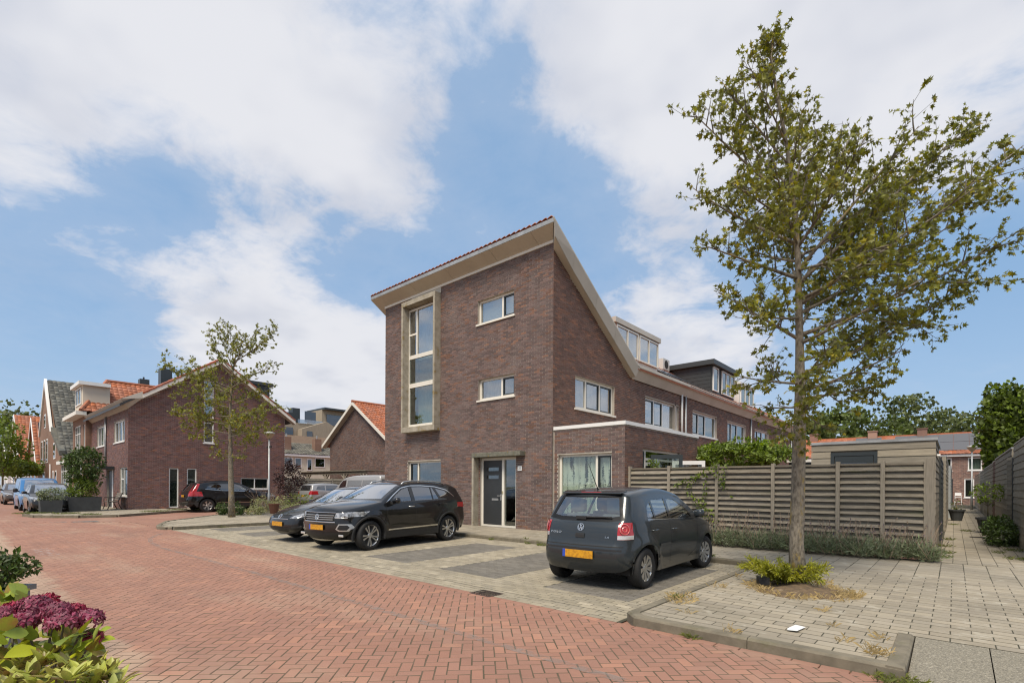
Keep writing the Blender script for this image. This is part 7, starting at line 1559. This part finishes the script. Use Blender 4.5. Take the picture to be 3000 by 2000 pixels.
# ---- lavender along the fence
mat('lavender_leaf', (.20, .235, .125), (.135, .17, .08), rough=.8, nscale=3, var=.3, hi=(.30, .31, .22), hi_scale=6, hi_rng=(.5, .7)); mat('lavender_dry', (.33, .24, .165), (.24, .18, .13), rough=.9, nscale=4, var=.3); mat('lavender_flower', (.075, .055, .13), (.13, .09, .15), rough=.9, nscale=5, var=.3)
r = random.Random(77); lf, ld, lfl = MB(), MB(), MB()
def blade(mb, p, d, ln, w):
    d = d/np.linalg.norm(d); u = np.cross(d, rv(r)); u /= np.linalg.norm(u); mb.add([p-u*w, p+u*w, p+d*ln*.6+u*w*.9, p+d*ln, p+d*ln*.6-u*w*.9], [(0, 1, 2, 3, 4)])
for k in range(80):
    x = 3.0+5.95*(k+r.random()*.8)/80; y = r.uniform(-.42, .05)+.05*(x-6)*0.05; hh = r.uniform(.34, .54); c0 = np.array([x, y, .1])
    if k == 79: hh = .3
    for j in range(260):
        v = rv(r); v[2] = abs(v[2])+.35; v /= np.linalg.norm(v); f = r.uniform(.15, 1.0); p = c0+v*hh*f*np.array([.8, .75, .95]); blade(lf, p, v+rv(r)*.5, r.uniform(.05, .11), .006)
    for j in range(6):
        v = np.array([r.gauss(0, .35), r.gauss(0, .35), 1.0]); ln = hh*r.uniform(.9, 1.55); p = c0+np.array([r.uniform(-.1, .1), r.uniform(-.1, .1), .05]); v /= np.linalg.norm(v); ld.tube([p, p+v*ln], [.004, .003], 3, cap=False)
        for q in range(5): blade(ld if r.random() < .78 else lfl, p+v*(ln-.02+q*.014), v+rv(r)*.5, .024, .007)
lv = part('lavender', lf, MATS['lavender_leaf']); lv['kind'] = 'stuff'; tag(lv, 'grey green lavender growing along the foot of the slatted fence', 'lavender'); part('stems', ld, MATS['lavender_dry'], lv); part('flowers', lfl, MATS['lavender_flower'], lv)
# ---- tree pit
mat('soil', (.17, .115, .065), (.09, .065, .04), rough=1, nscale=14, bump=.9, bscale=35, hi=(.28, .21, .13), hi_scale=9, hi_rng=(.55, .7)); mat('dry_grass', (.46, .34, .15), (.34, .25, .11), rough=.9, nscale=5, var=.25); mat('weed', (.10, .13, .025), (.14, .15, .03), rough=.8, nscale=8, var=.35)
mb = MB(); n_, m_ = 28, 9; rr = random.Random(4)
o = [(7.63, -4.62, .21)]
for j in range(1, m_+1):
    for i in range(n_):
        a = 2*PI*i/n_; f = j/m_; R = (.60+.08*math.sin(3*a+1)+.05*math.sin(7*a)); x, y = 7.66+R*f*math.cos(a), -4.70+R*f*math.sin(a); o.append((x, y, .098+.10*(1-f)**1.0+.025*mnoise.noise((x*6, y*6, 0))*(1-f*.5)+(0 if j < m_ else -.012)))
mb.add(o, [(0, 1+i, 1+(i+1) % n_) for i in range(n_)]+[(1+(j-1)*n_+i, 1+j*n_+i, 1+j*n_+(i+1) % n_, 1+(j-1)*n_+(i+1) % n_) for j in range(1, m_) for i in range(n_)])
pit = part('tree_pit', mb, MATS['soil'], None, smooth=True); pit['kind'] = 'structure'
def tufts(parent_kind_name, label, spots, m, h=.09, w=.0022, cat='grass'):
    r = random.Random(len(spots)*7+3); mb = MB()
    for (x, y, z, R, n) in spots:
        for k in range(n):
            a = r.uniform(0, 2*PI); q = R*math.sqrt(r.random()); p = np.array([x+q*math.cos(a), y+q*math.sin(a), z]); d = np.array([r.gauss(0, .6), r.gauss(0, .6), .8]); ln = h*r.uniform(.4, 1.3); d /= np.linalg.norm(d); u = np.cross(d, (0, 0, 1.0)); u /= np.linalg.norm(u)+1e-9
            tip = p+d*ln; tip[2] = max(z+.004, tip[2]-ln*.25); mb.add([p-u*w, p+u*w, p+d*ln*.6, tip], [(0, 1, 2), (1, 3, 2)])
    o = part(parent_kind_name, mb, m); o['kind'] = 'stuff'; tag(o, label, cat); return o
dg = [(7.66+.54*math.cos(a)+random.uniform(-.06, .06), -4.70+.54*math.sin(a)+random.uniform(-.06, .06), .10, .10, 90) for a in np.linspace(0, 2*PI, 22)]+[(8.16, -4.62, .1, .16, 220), (8.22, -4.75, .1, .12, 150), (7.35, -4.2, .12, .2, 160), (7.75, -4.05, .13, .16, 160), (7.15, -4.75, .1, .16, 160), (6.68, -6.25, .105, .16, 160), (6.75, -6.45, .105, .14, 110), (8.10, -5.75, .1, .06, 60), (8.45, -6.95, .1, .05, 40), (7.62, -7.36, .11, .07, 70), (8.72, -7.15, .11, .10, 120), (8.7, -6.6, .1, .06, 50), (6.75, -5.2, .1, .12, 70), (6.66, -4.2, .1, .10, 60), (6.7, -3.3, .1, .1, 50), (7.0, -6.9, .1, .06, 40), (8.3, -6.4, .1, .04, 30)]
dg = [(x, y, z, R*1.15, int(n*(.35 if n < 100 else .5))) for x, y, z, R, n in dg]
tufts('dry_grass', 'straw coloured dry grass around the tree pit and pavement joints', dg, MATS['dry_grass'], .11, .0016)
wd = [(6.65, -6.3, .105, .06, 60), (8.95, -7.52, .01, .14, 150), (8.8, -7.5, .01, .1, 90), (7.3, -7.5, .01, .04, 30), (-.2, -2.46, .01, .08, 60), (1.1, -2.47, .01, .08, 60), (1.55, -2.47, .01, .14, 140), (1.8, -2.46, .01, .1, 90), (.9, -2.3, .11, .03, 25), (2.2, -2.3, .11, .04, 30), (5.6, -2.3, .11, .08, 50), (9.0, .9, .1, .16, 120), (9.0, 1.8, .1, .2, 160), (9.05, 3.4, .1, .12, 90), (9.1, 5.5, .1, .1, 80), (10.15, 1.6, .1, .25, 120), (10.2, 3.4, .1, .2, 120), (10.05, 8.5, .1, .15, 100), (9.5, 9.5, .1, .15, 80), (9.2, 13, .1, .15, 90), (9.9, 2.6, .1, .12, 50), (-9.55, -6.0, .01, .2, 120), (-9.6, -4.6, .01, .2, 120), (-22.6, -9.6, .105, .7, 700), (-24.5, -9.1, .105, .6, 500), (-21.3, -8.6, .105, .5, 450), (-19.6, -8.0, .105, .4, 300), (-20.9, -5.3, .105, .6, 350), (-22.2, -4.0, .105, .5, 350), (-21.9, -2.8, .105, .4, 260)]
tufts('weeds', 'green weeds along kerbs, alley edges and pavement joints', wd, MATS['weed'], .10)
# ---- low juniper at the tree foot
mat('juniper', (.40, .38, .03), (.27, .29, .026), rough=.6, nscale=5, var=.3, trans=.3); r = random.Random(15); jn = thing('juniper', 'low yellow green juniper spreading around the maple trunk', 'shrub', (7.38, -4.55, .12)); jw, jl = MB(), MB()
for k in range(46):
    a = r.uniform(0, 2*PI); el = r.uniform(.02, .5); ln = r.uniform(.3, .58)
    if .6 < a < 2.0 and r.random() < .4: continue
    d = np.array([math.cos(a)*math.cos(el), math.sin(a)*math.cos(el), math.sin(el)]); b = np.array([7.40, -4.52, .16]); pts = qcurve(b, b+d*ln+np.array([0, 0, .10]), (0, 0, .05), 6); jw.tube(pts, [.008*(1-.13*i) for i in range(7)], 4, cap=False)
    for j in range(120):
        i = r.randrange(1, 6); p = pts[i]+(pts[i+1]-pts[i])*r.random(); dd = d*.7+rv(r)*.65; dd /= np.linalg.norm(dd); l2 = r.uniform(.03, .08); u = np.cross(dd, rv(r)); u /= np.linalg.norm(u)
        for s in range(3):
            q = p+dd*l2*s/2; jl.add([q-u*.0065, q+u*.0065, q+dd*.026+u*.004, q+dd*.03-u*.002], [(0, 1, 2, 3)])
part('branches', jw, MATS['twig'], jn, world=True); part('foliage', jl, MATS['juniper'], jn, world=True)
part('wood_block', MB().obox((7.22, -4.80, .2), (.06, .03, 0), (-.03, .05, 0), (0, 0, .05)), MATS['cladding'], jn, world=True)
sheet = part('paper_sheet', MB().add([(8.0, -6.93, .118), (8.08, -6.92, .122), (8.11, -6.70, .119), (8.02, -6.69, .124), (7.985, -6.86, .118)], [(0, 1, 2, 3, 4)]), MATS['white_paint']); tag(sheet, 'torn white sheet of paper lying on the right pavement', 'paper')
# ================================================================ near left: shrubs in the foreground
def Npt(px, py, D): return atD(px, py, D)
LEAFV = [(0, 0, 0), (.16, .10, .02), (.30, .30, .05), (.30, .55, .05), (.15, .82, .02), (0, 1, -.05), (-.15, .82, .02), (-.30, .55, .05), (-.30, .30, .05), (-.16, .10, .02), (0, .3, -.01), (0, .6, -.015)]
LEAFF = [(0, 1, 2, 10), (10, 2, 3, 11), (11, 3, 4, 5), (0, 10, 8, 9), (10, 11, 7, 8), (11, 5, 6, 7)]
def leaf_objs(parent, name, spots, ms, base, wid=1.0):
    meshes = []
    for m in ms:
        me = bpy.data.meshes.new(name); me.from_pydata([(a*wid, b, c) for a, b, c in LEAFV], [], LEAFF); me.polygons.foreach_set('use_smooth', [True]*len(me.polygons)); me.materials.append(m); meshes.append(me)
    for p, ax, nrm, sz in spots:
        ax = ax/np.linalg.norm(ax); u = np.cross(ax, nrm); u /= np.linalg.norm(u)+1e-9; n = np.cross(u, ax)
        o = bpy.data.objects.new(name, random.choice(meshes)); COL.objects.link(o); o.parent = parent; mm = Matrix((Vector(u*sz), Vector(ax*sz), Vector(n*sz))).transposed().to_4x4(); mm.translation = Vector(np.asarray(p)-base); o.matrix_local = mm
mat('hyd_leaf', (.27, .34, .04), (.18, .25, .03), rough=.45, nscale=14, var=.3, trans=.25, alt=((.36, .38, .05), .6, 1)); mat('hyd_leaf2', (.30, .33, .045), (.36, .20, .06), rough=.5, nscale=16, var=.25, trans=.25); mat('hyd_flower', (.185, .020, .050), (.32, .085, .135), rough=.6, nscale=40, var=.4, trans=.2); mat('hyd_flower2', (.30, .012, .042), (.36, .04, .085), rough=.6, nscale=40, var=.3, trans=.2)
r = random.Random(101); hb = Npt(110, 1900, 2.6); hb[2] = 0; hy = thing('hydrangea', 'hydrangea bush with purple red flower heads in the left foreground', 'shrub', hb)
heads = [(100, 1778, 2.62, .075, 0), (168, 1792, 2.55, .062, 0), (212, 1795, 2.66, .06, 1), (255, 1815, 2.5, .066, 0), (187, 1825, 2.42, .07, 0), (38, 1788, 2.72, .055, 1), (72, 1818, 2.48, .058, 0), (8, 1800, 2.55, .05, 0), (274, 1866, 2.55, .036, 1), (138, 1762, 2.8, .05, 1)]
stem = MB(); core = np.array([hb[0], hb[1], .15])
for (px, py, D, R, kk) in heads:
    c0 = Npt(px, py, D); mb = MB(); stem.tube(qcurve(core+rv(r)*np.array([.1, .1, 0]), c0, rv(r)*.05, 5), [.008, .007, .006, .005, .005, .004], 5, cap=False)
    for k in range(int(105*(R/.075)**1.5)):
        v = rv(r); v[2] = v[2] if v[2] > -.35 else -v[2]; p = c0+v*R*np.array([1, 1, .72])*r.uniform(.82, 1.05); u = np.cross(v, rv(r)); u /= np.linalg.norm(u); w_ = np.cross(v, u); s = r.uniform(.018, .027)
        for (a, b) in ((u, w_), (-u, -w_), (w_, -u), (-w_, u)): mb.add([p, p+(a*.95+b*.35)*s*.8+v*.002, p+(a+b)*s+v*r.uniform(0, .008), p+(b*.95+a*.35)*s*.8+v*.002], [(0, 1, 2, 3)])
    part('flower_head', mb, MATS['hyd_flower2' if kk else 'hyd_flower'], hy, world=True)
part('stem', stem, MATS['twig'], hy, world=True); sp_ = []
for k in range(290):
    px, py, D = r.uniform(-60, 285), r.uniform(1845, 2080), r.uniform(2.35, 2.85)
    if k < 45: px, py, D = r.uniform(-20, 90), r.uniform(1735, 1800), r.uniform(2.75, 3.0)
    elif k < 110: px, py = r.uniform(-20, 280), r.uniform(1850, 1930)
    if px > 190 and py > 1960: px -= 80
    p = Npt(px, py, D); out = p-np.array([hb[0], hb[1], .45]); out /= np.linalg.norm(out)+1e-9; ax = out*.6+rv(r)*.6+np.array([0, 0, -.1])-fw*.25; sp_.append((p, ax, np.array([0, 0, 1.0])*.8-fw*.6+rv(r)*.45, r.uniform(.075, .13)))
leaf_objs(hy, 'leaf', sp_, [MATS['hyd_leaf']]*4+[MATS['hyd_leaf2']], hb)
mat('skim_leaf', (.46, .47, .08), (.34, .38, .06), rough=.4, nscale=14, var=.25, trans=.2, alt=((.48, .44, .14), .6, 1)); mat('skim_leaf2', (.23, .25, .045), (.20, .12, .05), rough=.4, nscale=14, var=.25, trans=.2)
sb = Npt(150, 1960, 2.25); sb[2] = 0; sk = thing('skimmia', 'yellow green rosette-leaved shrub lowest in the left foreground', 'shrub', sb); sp_ = []; stem = MB()
for (px, py, D) in [(20, 1985, 2.3), (60, 1960, 2.35), (95, 1985, 2.2), (130, 1950, 2.35), (165, 1990, 2.15), (150, 1930, 2.45), (195, 1960, 2.3), (225, 1975, 2.2), (250, 1985, 2.3), (285, 1960, 2.35), (300, 1990, 2.2), (325, 1975, 2.3), (345, 2000, 2.25), (205, 1995, 2.1), (60, 2010, 2.15), (275, 2010, 2.15), (115, 2020, 2.1), (20, 2030, 2.1), (330, 2030, 2.15)]:
    c0 = Npt(px, py, D); stem.tube([np.array([sb[0], sb[1], .1]), c0], [.007, .004], 4, cap=False)
    for k in range(12):
        a = 2*PI*k/12+r.uniform(-.3, .3); el = r.uniform(.25, 1.15); d = np.array([math.cos(a)*math.cos(el), math.sin(a)*math.cos(el), math.sin(el)]); sp_.append((c0, d, np.array([0, 0, 1.0])-d*d[2]+rv(r)*.2, r.uniform(.07, .105)))
leaf_objs(sk, 'leaf', sp_, [MATS['skim_leaf'], MATS['skim_leaf'], MATS['skim_leaf2']], sb, .62); part('stem', stem, MATS['twig'], sk, world=True)
pc = Npt(-30, 1740, 3.85); pl = thing('box_planter', 'grey box planter at the left edge of the foreground', 'planter', (pc[0], pc[1], 0.015), math.radians(41)); mat('planter_grey', (.24, .25, .25), (.17, .18, .18), rough=.6, nscale=5); mat('planter_dark', (.055, .06, .062), (.04, .043, .045), rough=.7, nscale=4)
part('box', MB().box(-.16, .16, -.16, .16, 0, .64), MATS['planter_grey'], pl, bevel=.006); part('rim', MB().box(-.185, .185, -.185, -.15, .62, .66).box(-.185, .185, .15, .185, .62, .66).box(-.185, -.15, -.15, .15, .62, .66).box(.15, .185, -.15, .15, .62, .66), MATS['planter_grey'], pl)
part('soil', MB().box(-.15, .15, -.15, .15, .6, .64), MATS['soil'], pl)
blob_tree('box_shrub', 'dark green round shrub growing in the grey box planter', (pc[0], pc[1], .65), (pc[0]+.02, pc[1], .83), (.22, .22, .15), 1500, .045, MATS['leaf_dark'], 51, cat='shrub', clumps=60, trunk_r=.012, kind='oval', jit=.3)
# ================================================================ planters, bench and plants on the left pavement
def pot(name, label, x0, x1, y0, y1, h, z=.1, m='planter_dark'):
    t = thing(name, label, 'planter', ((x0+x1)/2, (y0+y1)/2, z)); w, d = (x1-x0)/2, (y1-y0)/2; part('box', MB().prism([(-w*.92, -d*.92, 0), (w*.92, -d*.92, 0), (w*.92, d*.92, 0), (-w*.92, d*.92, 0)], (0, 0, .02)).add([(-w*.92, -d*.92, .02), (w*.92, -d*.92, .02), (w*.92, d*.92, .02), (-w*.92, d*.92, .02), (-w, -d, h), (w, -d, h), (w, d, h), (-w, d, h)], [(0, 1, 5, 4), (1, 2, 6, 5), (2, 3, 7, 6), (3, 0, 4, 7)]), MATS[m], t); part('soil', MB().box(-w*.96, w*.96, -d*.96, d*.96, h-.06, h-.03), MATS['soil'], t); return t
pot('planter_trough', 'long dark grey planter trough by the left house', -24.6, -23.2, -8.3, -7.0, .72); pot('planter_box', 'small dark square planter beside the parked cars', -23.6, -22.7, -9.35, -8.55, .60)
blob_tree('planter_tree', 'leafy dark green small tree growing in the long grey planter', (-23.9, -7.7, .7), (-23.9, -7.6, 2.4), (.75, .75, 1.0), 2600, .16, MATS['leaf_dark'], 61, cat='tree', clumps=50, trunk_r=.04, kind='oval'); blob_tree('planter_shrub', 'light green tangled shrub in the long grey planter', (-23.9, -7.65, .7), (-23.9, -7.65, 1.25), (.7, .65, .6), 2600, .09, MATS['leaf_bright'], 62, cat='shrub', clumps=60, trunk_r=.02, kind='oval')
blob_tree('rosemary_shrub', 'grey green rosemary shrub in the small dark planter', (-23.15, -8.95, .65), (-23.15, -8.95, .95), (.5, .5, .35), 2400, .07, MATS['lavender_leaf'], 63, cat='shrub', clumps=50, trunk_r=.02, kind='oval')
bn = thing('park_bench', 'black cast iron bench with wooden slats by the left house corner', 'bench', (-25.2, -6.25, .1), 0); mat('bench_wood', (.20, .17, .14), rough=.8)
for k in range(4): part('seat_slat', MB().box(-.6, .6, -.25+k*.11, -.16+k*.11, .42, .445), MATS['bench_wood'], bn)
for k in range(4): part('back_slat', MB().obox((0, .22+k*.035, .55+k*.1), (.6, 0, 0), (0, .012, 0), (0, .012, .04)), MATS['bench_wood'], bn)
for sx in (-.58, .58): part('side_frame', MB().tube([(sx, -.3, 0), (sx, -.22, .22), (sx, -.26, .42), (sx, .15, .42), (sx, .22, .2), (sx, .32, 0)], .022, 6).tube([(sx, .15, .42), (sx, .24, .62), (sx, .36, .92)], .022, 6).tube([(sx, -.26, .42), (sx, -.25, .64), (sx, .24, .64)], .018, 6), MATS['cladding'], bn)
# lamp posts
def lamp(name, label, x, y, z, h, arm=False):
    t = thing(name, label, 'street lamp', (x, y, z)); part('pole', MB().tube([(0, 0, 0), (0, 0, .9), (0, 0, .95), (0, 0, h)], [.07, .065, .045, .04], 10), MATS['zinc'], t, smooth=True)
    part('lamp_shade', MB().lathe([(.07, h), (.10, h+.04), (.26, h+.26), (.28, h+.28), (.0, h+.30)], n=18), mat('lamp_opal', (.42, .36, .24), rough=.4), t, smooth=True); part('lamp_cap', MB().lathe([(.29, h+.28), (.29, h+.32), (.05, h+.40), (0, h+.40)], n=18), mat('lamp_cap', (.42, .42, .38), rough=.5), t)
    if arm: part('sign_bracket', MB().box(-.28, .28, -.02, .02, h-.45, h-.36), MATS['cladding'], t)
p = atD(788, 1423, 26.0); lamp('street_lamp', 'grey street lamp with cone shade before the brick gable', p[0], p[1], .1, 3.75, True); lamp('street_lamp', 'slim grey street lamp at the far end of the alley', 10.05, 31.5, .1, 3.75)
# island planting
mat('flower_pale', (.55, .52, .30), (.36, .38, .12), rough=.8, nscale=9, var=.25, trans=.2); mat('terracotta', (.20, .085, .05), rough=.8)
for i, (px, py, D, R, hh, m, lb) in enumerate([(768, 1500, 24.5, .55, .4, 'flower_pale', 'pale yellow flowering bush nearest the street lamp'), (815, 1492, 25.2, .5, .4, 'flower_pale', 'pale yellow flowering bush right of the terracotta pot'), (745, 1508, 23.0, .4, .2, 'flower_pale', 'low white flower clump beside the street tree'), (855, 1505, 23.5, .55, .25, 'flower_pale', 'low pale flower clump before the silver people carrier'), (652, 1512, 22.6, .28, .28, 'leaf_dark', 'small dark green shrub left of the street tree'), (697, 1510, 22.6, .32, .3, 'leaf_dark', 'small dark green shrub right of the street tree'), (880, 1480, 27, .8, .5, 'leaf_bright', 'light green weedy plants before the slatted fence')]):
    p = atD(px, 1423, D); blob_tree('flower_bush' if 'flower' in lb else 'shrub', lb, (p[0], p[1], .1), (p[0], p[1], .1+hh*.9), (R, R, hh), 900, .075, MATS[m], 70+i, cat='shrub', clumps=30, trunk_r=.015, kind='oval', group='plants on the pavement island')
p = atD(803, 1423, 24.0); tp_ = thing('terracotta_pot', 'square terracotta pot among the pale flower bushes', 'pot', (p[0], p[1], .1)); part('pot', MB().lathe([(.16, 0), (.24, .42), (.26, .42), (.26, .48), (.22, .48), (.2, .40), (0, .40)], n=16), MATS['terracotta'], tp_)
p = atD(850, 1423, 30.0); blob_tree('plum_shrub', 'dark purple leaved shrub in front of the slatted fence', (p[0], p[1], .1), (p[0], p[1], 1.85), (.75, .75, 1.0), 1500, .13, MATS['leaf_plum'], 81, cat='shrub', clumps=40, trunk_r=.03, kind='oval')
p = atD(775, 1423, 26.6); r = random.Random(6); dt = thing('dry_shrub', 'bare straw coloured shrub around the lamp post', 'shrub', (p[0], p[1], .1)); mb = MB()
for k in range(60): d = np.array([r.gauss(0, .4), r.gauss(0, .4), 1]); mb.tube(qcurve((p[0]+r.uniform(-.2, .2), p[1]+r.uniform(-.2, .2), .1), np.array([p[0], p[1], .1])+d*r.uniform(.6, 1.4), rv(r)*.1, 4), [.008, .006, .005, .004, .002], 3, cap=False)
part('stem', mb, MATS['lavender_dry'], dt, world=True)
# alley pots and hedge
for (x, y, lb, lb2, m, zt) in ((9.28, 16.3, 'dark pot on the left of the alley', 'small sprouting plant in the left alley pot', 'leaf_mid', .75), (9.98, 9.1, 'dark pot on the right of the alley', 'yellow green shrub in the right alley pot', 'leaf_bright', 1.35)):
    t = thing('plant_pot', lb, 'pot', (x, y, .1)); part('pot', MB().lathe([(.17, 0), (.26, .42), (.29, .42), (.29, .48), (.24, .48), (.22, .42), (0, .42)], n=16), MATS['planter_dark'], t)
    blob_tree('pot_plant', lb2, (x, y, .52), (x, y, zt), (.38, .38, .3) if zt > 1 else (.2, .2, .25), 420 if zt > 1 else 90, .085, MATS[m], 91, cat='plant', clumps=26, trunk_r=.015, kind='oval')
blob_tree('alley_shrub', 'dark green ground shrub at the foot of the right alley fence', (10.1, 4.6, .1), (10.05, 5.2, .42), (.3, 1.3, .38), 2200, .085, MATS['leaf_dark'], 93, cat='shrub', clumps=50, trunk_r=.02, kind='oval')
mhc = thing('alley_drain', 'drain grate with grass in the middle of the alley', 'drain', (9.75, 7.0, .106)); part('grate', MB().box(-.22, .22, -.16, .16, 0, .008), MATS['rust_iron'], mhc); part('slots', MB().box(-.18, .18, -.1, .1, .008, .010), MATS['pit_black'], mhc)
